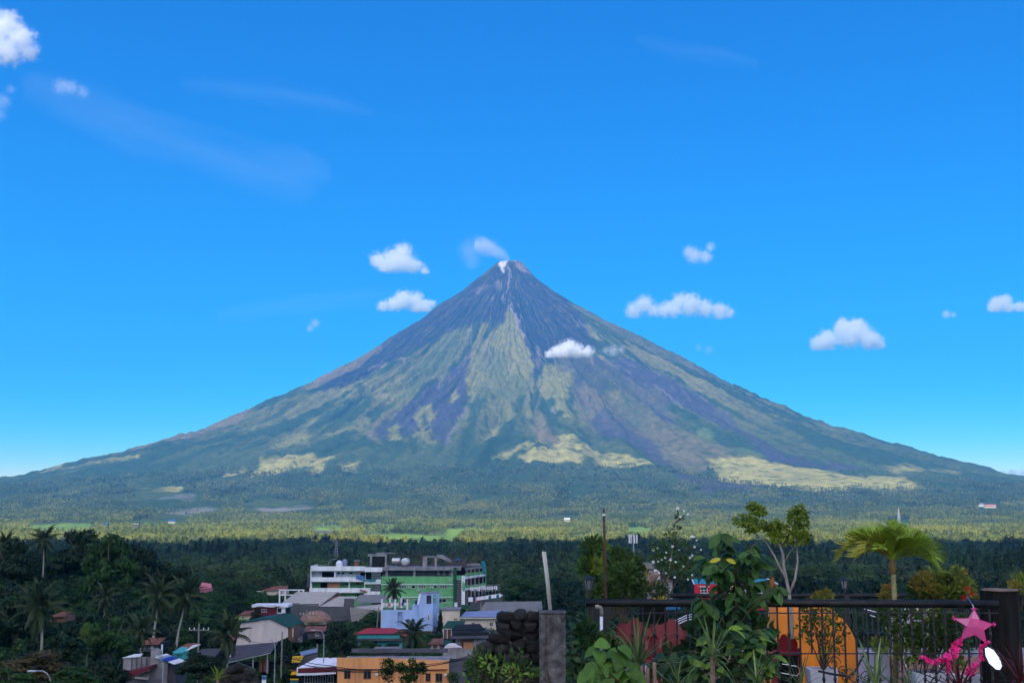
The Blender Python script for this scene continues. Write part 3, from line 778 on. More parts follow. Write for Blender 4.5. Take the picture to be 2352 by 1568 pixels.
CLEAR = [  # open grass in the plantation (print px)
 [(820,1232),(900,1226),(980,1230),(1060,1240),(1050,1252),(960,1258),(880,1250)], [(60,1208),(150,1202),(230,1210),(200,1222),(90,1224)], [(1440,1218),(1480,1216),(1500,1232),(1450,1236)],
 [(1760,1268),(1870,1266),(1900,1276),(1780,1282)], [(700,1214),(770,1210),(800,1218),(740,1226)], [(1010,1216),(1090,1214),(1120,1222),(1040,1226)], [(420,1284),(560,1282),(560,1292),(430,1292)],
 [(300,1196),(360,1192),(380,1202),(310,1206)], [(1270,1186),(1330,1184),(1330,1194),(1270,1196)], [(2250,1154),(2300,1152),(2300,1166),(2250,1166)], [(2040,1194),(2090,1192),(2090,1206),(2040,1208)], [(370,1186),(430,1184),(430,1198),(370,1200)],
 [(560,1158),(730,1154),(730,1172),(560,1176)], [(430,1160),(510,1156),(510,1172),(430,1178)], [(300,1142),(460,1132),(460,1150),(300,1154)], [(310,1118),(420,1114),(420,1132),(310,1134)],
]
def scatter_all():
    rs = np.random.RandomState(11)
    def field(y0, y1, spacing, half=.47):
        n = int((y1 ** 2 - y0 ** 2) * half / spacing ** 2)
        y = np.sqrt(rs.uniform(y0 ** 2, y1 ** 2, n)); x = y * rs.uniform(-half, half, n)
        return x, y
    # lit coconut plantation
    X, Y = [], []
    for a in ((1560, 2300, 8.0), (2300, 3300, 8.8), (3300, 4600, 11.5), (4600, 5900, 15), (5900, 7200, 20)):
        x, y = field(*a); X.append(x); Y.append(y)
    x = np.concatenate(X); y = np.concatenate(Y)
    z = surf_h(x, y)
    u, v = project(x, y, z)
    keep = fbm(x / 230, y / 420 + 50, 4) > -.34
    for c in CLEAR: keep &= ~(in_poly(u, v, c) | in_poly(u, v - 7, c) | in_poly(u, v - 14, c))
    u6, v6 = project(x, y, volcano_h(x, y, False))
    for c, poly, soft, amt in COVER:
        if c in (FIELD, ASH, LAHAR, ASH2, BROWN): keep &= ~in_poly(u6, v6, poly)
    keep &= v > np.interp(np.abs(u - 1176), [0, 600, 900, 1050, 1176], [1068, 1078, 1096, 1106, 1114])
    x, y, z, v = x[keep], y[keep], z[keep], v[keep]
    g1 = fbm(x / 150 + 7, y / 260, 4) + rs.uniform(-.35, .35, len(x)); g2 = fbm(x / 240 - 3, y / 420, 4) + rs.uniform(-.4, .4, len(x)) + np.interp(y, [1600, 2600, 4200, 6500], [.22, .05, -.15, -.5])
    idx = np.where(g1 > .34, rs.randint(6, 9, len(x)), np.where(g2 > .22, rs.randint(4, 6, len(x)), np.where(g2 < -.22, rs.randint(2, 4, len(x)), rs.randint(0, 2, len(x)))))
    scl = rs.uniform(.55, 1.35, len(x)) * np.interp(y, [1500, 4000, 5900, 7200], [1, 1.1, 1.3, 1.5])
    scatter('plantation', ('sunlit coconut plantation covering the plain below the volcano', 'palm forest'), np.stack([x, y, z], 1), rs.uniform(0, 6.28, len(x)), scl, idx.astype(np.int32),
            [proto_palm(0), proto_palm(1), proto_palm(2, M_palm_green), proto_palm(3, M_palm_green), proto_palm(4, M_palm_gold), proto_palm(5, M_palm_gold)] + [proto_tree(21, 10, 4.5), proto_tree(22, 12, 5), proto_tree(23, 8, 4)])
    # shaded belt between the town and the plantation
    x1, y1 = field(430, 800, 6.5); x2, y2 = field(800, 1600, 7.5)
    x = np.concatenate([x1, x2]); y = np.concatenate([y1, y2]); z = surf_h(x, y)
    u, v = project(x, y, z)
    keep = np.ones(len(x), bool)
    for c in CLEAR: keep &= ~in_poly(u, v, c)
    x, y, z = x[keep], y[keep], z[keep]
    con = fbm(x / 90 + 3, y / 90, 3) + rs.uniform(-.3, .3, len(x))
    idx = np.where((con > .52) & (y < 1150), rs.randint(5, 7, len(x)), np.where(con < -.55, rs.randint(0, 2, len(x)), rs.randint(2, 5, len(x))))
    scl = rs.uniform(.5, 1.3, len(x)) * np.interp(y, [430, 800, 1600], [.75, .95, 1.15]) * (1 + .35 * fbm(x / 120, y / 120, 3))
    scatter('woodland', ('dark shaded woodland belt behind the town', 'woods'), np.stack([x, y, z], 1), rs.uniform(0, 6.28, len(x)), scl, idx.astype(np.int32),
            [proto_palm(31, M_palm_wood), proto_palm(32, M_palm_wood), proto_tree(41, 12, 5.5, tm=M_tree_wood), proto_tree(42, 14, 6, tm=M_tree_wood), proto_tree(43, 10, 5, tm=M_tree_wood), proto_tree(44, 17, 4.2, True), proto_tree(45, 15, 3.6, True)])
scatter_all()
# ------------------------------------------------------------------ the town
W_ = dict(
 white=mat('white_paint', (.74,.72,.77), var=.08, scale=.9, stain=(.36,.33,.33), stain_amt=.6),
 green=mat('green_paint', (.13,.38,.15), var=.1, scale=.8, stain=(.07,.19,.09), stain_amt=.55),
 dgreen=mat('dark_green_paint', (.012,.07,.035), var=.12),
 concrete=mat('raw_concrete', (.24,.22,.23), var=.25, scale=.8, stain=(.07,.06,.06), stain_amt=.7),
 dconc=mat('dark_concrete', (.075,.07,.085), var=.25, scale=.5, stain=(.03,.03,.03), stain_amt=.6),
 dark=mat('unlit_interior', (.010,.010,.012), var=.3),  # near-black, so the shade inside rooms and openings is painted in
 brickp=mat('terracotta_cladding', (.42,.19,.10), var=.15, scale=2),
 glass=mat('window_glass', (.02,.03,.035), rough=.15, spec=.6, var=.3),
 frame=mat('window_frame', (.62,.60,.60), var=.08),
 blue=mat('light_blue_paint', (.35,.47,.74), var=.08, scale=.9, stain=(.20,.26,.42), stain_amt=.5),
 dblue=mat('blue_tank', (.015,.03,.22), rough=.4),
 beige=mat('beige_metal_roof', (.42,.36,.31), var=.1, scale=.6, rough=.6),
 greywall=mat('dark_grey_wall', (.085,.082,.10), var=.18, scale=.5, stain=(.05,.05,.06), stain_amt=.5),
 taupe=mat('taupe_roof', (.20,.18,.16), var=.15, scale=.5, rough=.7),
 maroon=mat('maroon_paint', (.11,.012,.022), var=.15),
 red=mat('red_metal_roof', (.33,.030,.032), var=.2, rough=.6, stain=(.16,.03,.025), stain_amt=.5),
 redwall=mat('red_paint', (.50,.018,.030), var=.08),
 teal=mat('turquoise_paint', (.06,.34,.35), var=.15, stain=(.05,.18,.18), stain_amt=.5),
 tealroof=mat('teal_metal_roof', (.04,.22,.27), var=.15, rough=.5),
 cream=mat('cream_paint', (.62,.50,.40), var=.07, scale=.6, stain=(.34,.26,.20), stain_amt=.5),
 barn=mat('barn_wall', (.56,.47,.45), var=.1, scale=.8, stretch=(1,1,.25), stain=(.3,.27,.26), stain_amt=.5),
 groof=mat('green_metal_roof', (.018,.058,.034), var=.2, rough=.6),
 broof=mat('blue_grey_metal_roof', (.22,.24,.36), var=.12, scale=.8, rough=.5),
 orange=mat('orange_paint', (.72,.31,.115), var=.07, scale=.7, stain=(.34,.14,.06), stain_amt=.65),
 orange2=mat('orange_trim', (.50,.13,.05), var=.1),
 thatch=mat('thatch', (.26,.15,.11), var=.35, scale=5, rough=1, bump=.6, stretch=(1,1,.3)),
 yellow=mat('yellow_sign', (.80,.46,.01), var=.06, rough=.5),
 black=mat('black_paint', (.012,.012,.013), var=.2),
 brown=mat('brown_wood', (.16,.075,.05), var=.25, stretch=(1,1,.2)),
 rust=mat('rusty_roof', (.20,.075,.045), var=.25, scale=.8),
 steel=mat('galvanised_steel', (.45,.46,.48), rough=.4, metal=.7, var=.1),
 tank=mat('stainless_tank', (.62,.55,.54), rough=.35, metal=.6, var=.12),
 pinkroof=mat('pink_roof', (.52,.17,.19), var=.12),
 tarpb=mat('blue_tarp', (.02,.11,.26), rough=.5, var=.2),
 tarpt=mat('teal_net', (.01,.13,.17), rough=.8, var=.25),
 cloth=mat('washing_cloth', (.70,.68,.70), var=.12, scale=4),
 grass=mat('roof_weeds', (.05,.15,.04), var=.3),
 pole=mat('grey_pole', (.26,.27,.31), rough=.6, var=.1),
 wire=mat('cable_rubber', (.012,.012,.013), rough=.6),
)
FOOT = []          # (u0, u1, v_visible_bottom, Y, x0, x1, y0, y1) kept free of scattered growth

class House:
    def __init__(s, name, label, cat, u0, u1, vb, Y, depth=8, group=None, vis=None):
        s.Y = Y; s.u0 = u0; s.vb = vb
        s.p0 = at(u0, vb, Y); s.k = (at(u1, vb, Y).x - s.p0.x) / (u1 - u0)
        s.root = thing(name, label, cat, s.p0, 0, group)
        s.w = s.X(u1); s.d = depth
        FOOT.append((u0 - 4, u1 + 4, vis or vb, Y, s.p0.x - 1.5, s.p0.x + s.w + 1.5, Y - 1.5, Y + depth + 1.5))
    def X(s, u): return (u - s.u0) * s.k
    def Z(s, v): return at(s.u0, v, s.Y).z - s.p0.z
    def box(s, name, m, u0, u1, v0, v1, y0=0.0, y1=None, parent=None):
        mb = MB(); mb.box(s.X(u0), s.X(u1), y0, s.d if y1 is None else y1, s.Z(v1), s.Z(v0))
        return mb.build(name, m, parent or s.root)
    def wall(s, name, m, u0, u1, v0, v1, holes=(), y0=0.0, th=.22, parent=None):
        """front wall with real openings; holes in print px"""
        xs = sorted({s.X(u0), s.X(u1)} | {s.X(q) for h in holes for q in h[:2]})
        zs = sorted({s.Z(v0), s.Z(v1)} | {s.Z(q) for h in holes for q in h[2:4]})
        hs = [(s.X(a), s.X(b), s.Z(d), s.Z(c)) for a, b, c, d in holes]
        mb = MB()
        for i in range(len(xs) - 1):
            for j in range(len(zs) - 1):
                cx, cz = (xs[i] + xs[i+1]) / 2, (zs[j] + zs[j+1]) / 2
                if xs[i+1] - xs[i] < 1e-4 or zs[j+1] - zs[j] < 1e-4: continue
                if not any(a < cx < b and c < cz < d for a, b, c, d in hs):
                    mb.box(xs[i], xs[i+1], y0, y0 + th, zs[j], zs[j+1])
        return mb.build(name, m, parent or s.root)
    def window(s, u0, u1, v0, v1, y=0.0, cols=1, rows=1, fm=None, gm=None, fw=.07, name='window'):
        x0, x1, z0, z1 = s.X(u0), s.X(u1), s.Z(v1), s.Z(v0)
        mb = MB(); ya, yb = y - .04, y + .08
        mb.box(x0, x1, ya, yb, z1 - fw, z1); mb.box(x0 - fw*.5, x1 + fw*.5, ya - .05, yb, z0, z0 + fw)
        mb.box(x0, x0 + fw, ya, yb, z0 + fw, z1 - fw); mb.box(x1 - fw, x1, ya, yb, z0 + fw, z1 - fw)
        for c in range(1, cols):
            xc = x0 + (x1 - x0) * c / cols; mb.box(xc - fw/2, xc + fw/2, ya + .01, yb - .01, z0 + fw, z1 - fw)
        for r in range(1, rows):
            zc = z0 + (z1 - z0) * r / rows; mb.box(x0 + fw, x1 - fw, ya + .014, yb - .014, zc - fw/2, zc + fw/2)
        w = mb.build(name, fm or W_['frame'], s.root)
        mb = MB(); mb.box(x0 + .02, x1 - .02, y + .10, y + .13, z0 + .02, z1 - .02); mb.build('pane', gm or W_['glass'], w)
        return w
    def prism(s, name, m, pts, y0, y1, parent=None):
        """polygon in print px extruded from depth y0 to y1"""
        mb = MB(); mb.slab([(s.X(u), y0, s.Z(v)) for u, v in pts], (0, y1 - y0, 0))
        return mb.build(name, m, parent or s.root)
    def poly(s, name, m, pts, thick=.08, parent=None):
        """roof sheet: (u, v, y) points, thickened downwards"""
        mb = MB(); mb.slab([(s.X(u), y, s.Z(v)) for u, v, y in pts], (0, 0, -thick))
        return mb.build(name, m, parent or s.root)
    def mb(s, fn, name, m, parent=None, smooth=False):
        mb = MB(); fn(mb, s.X, s.Z); return mb.build(name, m, parent or s.root, smooth=smooth)

def corrug(h, name, m, a, b, c, d, n, parent=None, ridge=.06):
    """ribbed metal sheet between four local corners a-b (eave) and d-c (ridge)"""
    a, b, c, d = map(Vector, (a, b, c, d)); vs = []; fs = []
    nn = (b - a).cross(d - a).normalized()
    for i in range(2 * n + 1):
        t = i / (2 * n); off = nn * (ridge if i % 2 else 0)
        vs += [a.lerp(b, t) + off, d.lerp(c, t) + off]
    for i in range(2 * n): fs.append((2*i, 2*i+2, 2*i+3, 2*i+1))
    mb = MB(); mb.add(vs, fs)
    k = len(vs); mb.add([v - nn * .06 for v in vs], [tuple(reversed(f)) for f in fs])
    return mb.build(name, m, parent or h.root)

# ---- white terraced block
def white_block():
    h = House('apartment_block', 'white three-storey block with long balcony bands and green walls', 'building', 711, 876, 1392, 362, 12, vis=1372)
    X, Z = h.X, h.Z
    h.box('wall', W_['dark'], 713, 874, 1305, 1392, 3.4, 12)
    h.box('side_wall', W_['white'], 711, 713, 1299, 1392, 0.3, 12)
    bands = [(714, 837, 1299.8, 1310.3, 0), (837.2, 877.5, 1302, 1312.4, -.9), (711.8, 834, 1325.2, 1335, -.05), (837.2, 874.6, 1329.6, 1340.2, -.9), (710, 850, 1349.6, 1360.2, -.1), (836.5, 874, 1357, 1368, -.95)]
    for a, b, c, d, y in bands:
        o = h.box('balcony_band', W_['white'], a, b, c, d, y, y + .25)
    for a, b, v in ((713, 837, 1310.4), (713, 837, 1335.1), (713, 850, 1360.3)):
        h.box('floor_slab', W_['concrete'], a, b, v - .2, v + 2.0, .2, 3.4)
    h.box('roof', W_['concrete'], 713, 874, 1304, 1306, .26, 11.9)
    # recessed rooms: top floor pale, lower floors green
    h.wall('recess_wall', W_['white'], 713, 837, 1312.4, 1333, [(735, 766, 1312.5, 1330), (770, 777, 1314, 1319), (780, 787.5, 1314, 1319), (798, 806, 1314, 1319), (824, 835, 1315, 1330)], 2.4)
    for a, b in ((770, 777), (780, 787.5), (798, 806)): h.window(a, b, 1314, 1319, 2.4)
    h.wall('recess_wall', W_['green'], 713, 850, 1337.1, 1360, [(732, 749, 1338, 1352), (788, 800, 1338.6, 1344.4), (814, 826, 1338.6, 1344.4), (835, 840, 1338, 1343)], 2.4)
    for a, b in ((788, 800), (814, 826)): h.window(a, b, 1338.6, 1344.4, 2.4, 3)
    h.wall('recess_wall', W_['green'], 713, 850, 1362.3, 1392, [(716, 748, 1363, 1378), (812, 826, 1363.5, 1371)], 2.4)
    h.window(812, 826, 1363.5, 1371, 2.4, 3)
    for v0, v1 in ((1337, 1349.6), (1362.2, 1376)): h.box('clad_panel', W_['brickp'], 749.4, 779, v0, v1, 1.4, 2.38)
    h.box('pillar', W_['white'], 766, 768.5, 1310.5, 1333, .3, .7)
    for a in (713.2, 800, 835.5):
        h.box('pillar', W_['white'], a, a + 1.6, 1335.2, 1349.5, .25, .6)
    # railings of the small projecting balconies
    for v0, v1 in ((1312.6, 1329.5), (1340.4, 1356.9)):
        def rail(mb, X, Z):
            for k in range(11):
                u = 853 + k * 2.0; mb.box(X(u), X(u) + .05, -.6, -.55, Z(v1), Z(v0))
            for k in range(1, 4):
                v = v0 + (v1 - v0) * k / 4; mb.box(X(852.5), X(874), -.53, -.49, Z(v) - .03, Z(v) + .03)
        h.mb(rail, 'window_grille', W_['steel'])
    h.poly('tarp', W_['tarpb'], [(818, 1319, .1), (836, 1322, .1), (835, 1332, -.3), (816, 1327, -.3)], .05)
    h.poly('tarp', W_['tarpt'], [(836, 1330, -.95), (864, 1329, -.95), (863, 1333.5, -1.3), (834, 1333, -1.3)], .05)
    h.poly('awning', W_['rust'], [(826, 1352, -.2), (848, 1357.5, -.2), (842, 1360, -1.6), (829, 1355, -1.6)], .06)
    h.box('annex', W_['greywall'], 700.5, 710.6, 1319, 1350, 3, 7)
    # roof clutter
    h.box('roof_box', W_['redwall'] if False else W_['rust'], 808, 818, 1289, 1303, 4, 6)
    h.box('roof_box', W_['concrete'], 806, 820, 1287.6, 1289, 3.7, 6.3)
    def dome(mb, X, Z):
        c = (X(772), 5, Z(1303)); r = X(780) - X(764)
        mb.lathe([(r*.50, 0), (r*.50, .9), (r*.52, 1.0), (r*.40, 1.5), (r*.12, 1.85)], 14, c)
    h.mb(dome, 'water_tank', W_['white'], smooth=False)
    def tank2(mb, X, Z):
        mb.lathe([(.75, 0), (.75, 1.7), (.6, 2.0), (.2, 2.15)], 14, (X(783), 6.5, Z(1303)))
    h.mb(tank2, 'water_tank', W_['broof'])
    def pipe(mb, X, Z):
        mb.tube([(X(717), .6, Z(1299.5)), (X(735), 2, Z(1297.5)), (X(749), 3, Z(1297)), (X(750), 3.2, Z(1290)), (X(755), 4, Z(1286)), (X(766), 5, Z(1284))], .06, 5)
    h.mb(pipe, 'pipe', W_['steel'])
white_block()

# ---- unfinished green block
def green_block():
    h = House('apartment_block', 'green unfinished block with rusty reinforcing rods on its roof', 'building', 875, 1068, 1400, 360, 13, vis=1385)
    X, Z = h.X, h.Z
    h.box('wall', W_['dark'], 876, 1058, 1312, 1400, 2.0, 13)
    h.box('roof_slab', W_['concrete'], 877, 1058, 1302, 1309.2, -.15, 13)
    h.wall('facade', W_['green'], 875, 1041, 1323, 1340.6, [], 0)
    wins = [(893, 904, 3), (916, 932.7, 3), (945, 953.2, 1), (961.2, 977.5, 3), (995.5, 1003.5, 1), (1009.8, 1026.6, 3), (1037, 1040, 1)]
    h.wall('facade', W_['green'], 875, 1041, 1342.2, 1370, [(a, b, 1343.4, 1350.6) for a, b, c in wins], .04)
    for a, b, c in wins: h.window(a, b, 1343.4, 1350.6, .04, c, 2 if c > 1 else 1)
    h.box('ledge', W_['white'], 874.6, 1041.6, 1340.7, 1342.1, -.3, .2)
    h.box('ledge', W_['white'], 874.6, 1041.6, 1370.1, 1371.4, -.3, .2)
    gw = [(920, 940), (960, 985), (1005, 1025)]
    h.wall('facade', W_['green'], 875, 1041, 1371.5, 1400, [(a, b, 1374, 1384) for a, b in gw], .04)
    for a, b in gw: h.window(a, b, 1374, 1384, .04, 2)
    for a in (884, 948, 1035): h.box('column', W_['concrete'], a, a + 5, 1309.3, 1322.9, .3, .9)
    h.box('back_wall', W_['dconc'], 876, 1040, 1309.3, 1330, 1.9, 1.98)
    for a in (1003, 1016, 1029.5):
        h.window(a, a + 5, 1311.5, 1319.5, 1.8, 1, gm=W_['cloth'])
    for u, v in ((937, 1346), (988, 1346.5), (957, 1353), (1032, 1330), (905, 1333), (950, 1376)):
        ac = h.box('air_conditioner', W_['frame'], u, u + 5.5, v, v + 4.2, -.42, -.01); MB().lathe([(.02, 0), (.2, 0), (.2, .02)], 12).build('fan_grille', W_['dconc'], ac, (h.X(u + 2.7), -.44, h.Z(v + 2.1))).rotation_euler = (R(90), 0, 0)
    h.box('column', W_['dgreen'], 1041.2, 1048.2, 1302.4, 1400, -.5, .4)
    # louvred stair tower, white fin, round green dish
    h.box('stair_wall', W_['greywall'], 1048.4, 1059, 1330, 1400, .4, 2)
    for k in range(13): h.box('louvre', W_['concrete'], 1048.6, 1058.6, 1331 + k * 4.8, 1332.4 + k * 4.8, .05, .38)
    h.box('facade', W_['green'], 1048.3, 1059.2, 1321, 1330.8, 0, .3)
    h.box('fin_wall', W_['white'], 1059.8, 1068, 1321, 1392, -.4, .4)
    def dish(mb, X, Z):
        c = Vector((X(1064.6), -.5, Z(1345.5)))
        vs = [c + Vector((0, -.16, 0))] + [c + Vector((.43 * math.cos(t * .3927), 0, 1.42 * math.sin(t * .3927))) for t in range(16)]
        mb.add(vs, [(0, 1 + t, 1 + (t + 1) % 16) for t in range(16)]); mb.slab(vs[1:], (0, .08, 0))
    h.mb(dish, 'round_sign', W_['green'])
    # right wing, turned away
    yw = 10.0
    def wing(c0, c1, m, nm, d0=0.0):
        def f(mb, X, Z):
            xa, xb = X(1068.2), X(1113)
            mb.slab([(xa, -d0, Z(c0[0])), (xb, yw - d0, Z(c1[0]) ), (xb, yw - d0, Z(c1[1])), (xa, -d0, Z(c0[1]))], (.10, .26, 0))
        return h.mb(f, nm, m)
    wing((1303.5, 1303.8), (1302.0, 1304.5), W_['concrete'], 'wing_slab')
    wing((1304, 1309), (1302, 1306.5), W_['concrete'], 'wing_beam', .1)
    wing((1315.5, 1323.5), (1314.5, 1320.5), W_['green'], 'wing_parapet')
    wing((1323.6, 1329.2), (1320.6, 1325.5), W_['white'], 'wing_band', .15)
    wing((1344, 1350.5), (1342, 1348), W_['green'], 'wing_parapet')
    wing((1350.6, 1355), (1348.1, 1352), W_['white'], 'wing_band', .15)
    def wcore(mb, X, Z):
        xa, xb = X(1068.4), X(1112.6)
        mb.slab([(xa, 1.6, Z(1303.9)), (xb, yw + 1.4, Z(1303.9)), (xb, yw + 1.4, Z(1392)), (xa, 1.6, Z(1392))], (-3, 4, 0))
    h.mb(wcore, 'wing_core', W_['dark'])
    for k in range(5):
        t = (k + .3) / 5
        def wc(mb, X, Z):
            x = X(1068) + (X(1112) - X(1068)) * t; y = yw * t + .5
            mb.box(x, x + .35, y, y + .3, Z(1392), Z(1304))
        h.mb(wc, 'wing_column', W_['concrete'])
    def wend(mb, X, Z): mb.box(X(1112.7), X(1114.2), yw - .2, yw + 5, Z(1392), Z(1314))
    h.mb(wend, 'wing_end_wall', W_['green'])
    for u, y in ((1076.5, 1.2), (1087, 3.6), (1098, 6.0)):
        def sc(mb, X, Z): mb.tube([(X(u), y - .9, Z(1392)), (X(u) + .1, y - .9, Z(1306))], .07, 5)
        h.mb(sc, 'scaffold_pole', W_['brown'])
    h.poly('net', W_['tarpt'], [(1102, 1291, 8), (1111, 1289, 8.4), (1114.5, 1300, 8.2), (1113, 1320, 7.6), (1110, 1321, 7.6), (1107, 1308, 7.8)], .12)
    # roof: rods, stair hood, frames, tanks' cradle
    rnd = random.Random(3)
    for k in range(34):
        u = 880 + k * 6.7 + rnd.uniform(-2, 2); vt = rnd.uniform(1262, 1284); y = rnd.choice((.3, 6, 11))
        def rod(mb, X, Z):
            for q in range(3):
                mb.bar((X(u) + q * .12, y + q * .1, Z(1304)), (X(u) + q * .12 + rnd.uniform(-.15, .15), y + q * .1, Z(vt + rnd.uniform(0, 5))), .028)
        h.mb(rod, 'reinforcing_rod', W_['rust'])
    def hood(mb, X, Z):
        mb.slab([(X(1000), 3, Z(1274)), (X(1014), 3, Z(1275)), (X(1034), 3, Z(1287)), (X(1034), 3, Z(1292)), (X(1012), 3, Z(1283)), (X(1000), 3, Z(1281))], (0, 3, 0))
    h.mb(hood, 'stair_hood', W_['concrete'])
    for a, b, c, d in ((968, 978, 1278, 1303), (996, 1001, 1279, 1303), (845, 850, 1278, 1302), (880, 884, 1274, 1303)):
        h.box('column', W_['concrete'], a, b, c, d, 3, 3.8)
    h.box('beam', W_['concrete'], 978.2, 995.8, 1277, 1280, 3, 3.5)
    h.box('beam', W_['concrete'], 840, 885, 1272.5, 1277.8, 3.1, 3.7)
    h.box('beam', W_['concrete'], 860, 902, 1269.5, 1271.5, 3.1, 5.0)
    h.box('room', W_['dark'], 850.4, 879.6, 1278, 1303, 3.3, 6)
    h.box('parapet', W_['dconc'], 905, 1060, 1297, 1301.8, 9, 9.3)
    h.box('parapet', W_['concrete'], 1069, 1101, 1296, 1301.8, 9.2, 9.5)
    h.box('drum', W_['tarpb'], 1042, 1056, 1284.5, 1288, 8, 9.2)
    h.box('roof_room', W_['dconc'], 1020, 1068, 1288.2, 1301.8, 9.6, 12)
green_block()
def tank(u, v, Y, r, L, yaw, label):
    o = thing('water_tank', label, 'water tank', at(u, v, Y), yaw, 'steel water tanks on the green block')
    mb = MB()
    prof = [(.05, -.14), (r * .75, -.10), (r * .97, 0), (r, .06)] + [(r * (1 if k % 2 else .97), .06 + L * k / 8) for k in range(1, 8)] + [(r, L), (r * .75, L + .12), (.05, L + .16)]
    vs = MB(); vs.lathe(prof, 20)
    mb.add([(x, z, y) for x, y, z in vs.v], [tuple(reversed(f)) for f in vs.f])
    mb.build('drum', W_['tank'], o, smooth=False)
    for y in (L * .2, L * .8):
        m2 = MB(); m2.box(-r * .8, r * .8, y - .06, y + .06, -r - .12, -r * .6); m2.box(-r * .8, -r * .6, y - .06, y + .06, -2.2, -r - .1); m2.box(r * .6, r * .8, y - .06, y + .06, -2.2, -r - .1)
        m2.build('cradle', W_['dconc'], o)
tank(929.5, 1289.5, 362, 1.05, 2.2, R(-8), 'round-ended steel tank, end facing out, right of the pair on the green block')
tank(918.5, 1287.0, 363, .82, 2.1, R(84), 'shiny steel tank lying side-on, left of the pair on the green block')

def washing(label, u0, v0, u1, v1, Y, n, seed, cols=('cloth',), hmin=.7, hmax=1.2):
    rnd = random.Random(seed)
    a, b = at(u0, v0, Y), at(u1, v1, Y)
    o = thing('washing_line', label, 'laundry', a)
    mb = MB(); mb.tube([(0, 0, 0), (b - a) * .5 + Vector((0, 0, -.1)), b - a], .02, 4); mb.build('line', W_['wire'], o)
    d = b - a
    for k in range(n):
        t0 = (k + .08) / n; t1 = (k + rnd.uniform(.75, .96)) / n; hh = rnd.uniform(hmin, hmax)
        m2 = MB(); vs = []; nn = 5
        for i in range(nn + 1):
            p = d * (t0 + (t1 - t0) * i / nn); off = rnd.uniform(-.06, .06)
            vs += [p + Vector((0, off, -.02)), p + Vector((rnd.uniform(-.04, .04), off * 2, -hh * rnd.uniform(.9, 1)))]
        m2.add(vs, [(2*i, 2*i+2, 2*i+3, 2*i+1) for i in range(nn)])
        m2.add([v + Vector((0, .015, 0)) for v in vs], [(2*i+1, 2*i+3, 2*i+2, 2*i) for i in range(nn)])
        m2.build('cloth', W_[rnd.choice(cols)], o)
washing('white washing hung in a row beside the green block', 1079, 1347, 1143, 1344.5, 352, 13, 5)
def yard_wall():
    h = House('boundary_wall', 'white wall with blue panels running out right of the green block', 'wall', 1075, 1155, 1400, 350, 4, vis=1374)
    h.prism('wall', W_['white'], [(1092, 1371), (1154, 1362), (1154, 1370), (1092, 1379)], 0, .25)
    for a in (1122, 1140): h.prism('panel', W_['tarpt'], [(a, 1368 - (a - 1122) * .14), (a + 6, 1367 - (a - 1122) * .14), (a + 6, 1375 - (a - 1122) * .14), (a, 1376 - (a - 1122) * .14)], -.05, -.01)
    h.prism('wall', W_['dconc'], [(1080, 1380), (1155, 1370.6), (1155, 1400), (1080, 1400)], .02, .3)
    h.box('gate_post', W_['white'], 1075.5, 1086, 1371, 1381, -.1, .2); h.box('door', W_['dblue'], 1087, 1091, 1368, 1379, -.05, .1); h.box('door', W_['brickp'], 1091.2, 1094.4, 1371, 1383, -.08, .05)
    def rails(mb, X, Z):
        for k in range(9):
            u = 1082 + k * 8; mb.bar((X(u), 2, Z(1372)), (X(u), 2, Z(1343))  , .06)
        for v in (1344, 1358): mb.bar((X(1080), 2, Z(v + 1)), (X(1148), 2, Z(v - 1.5)), .05)
    h.mb(rails, 'railing', W_['steel'])
yard_wall()

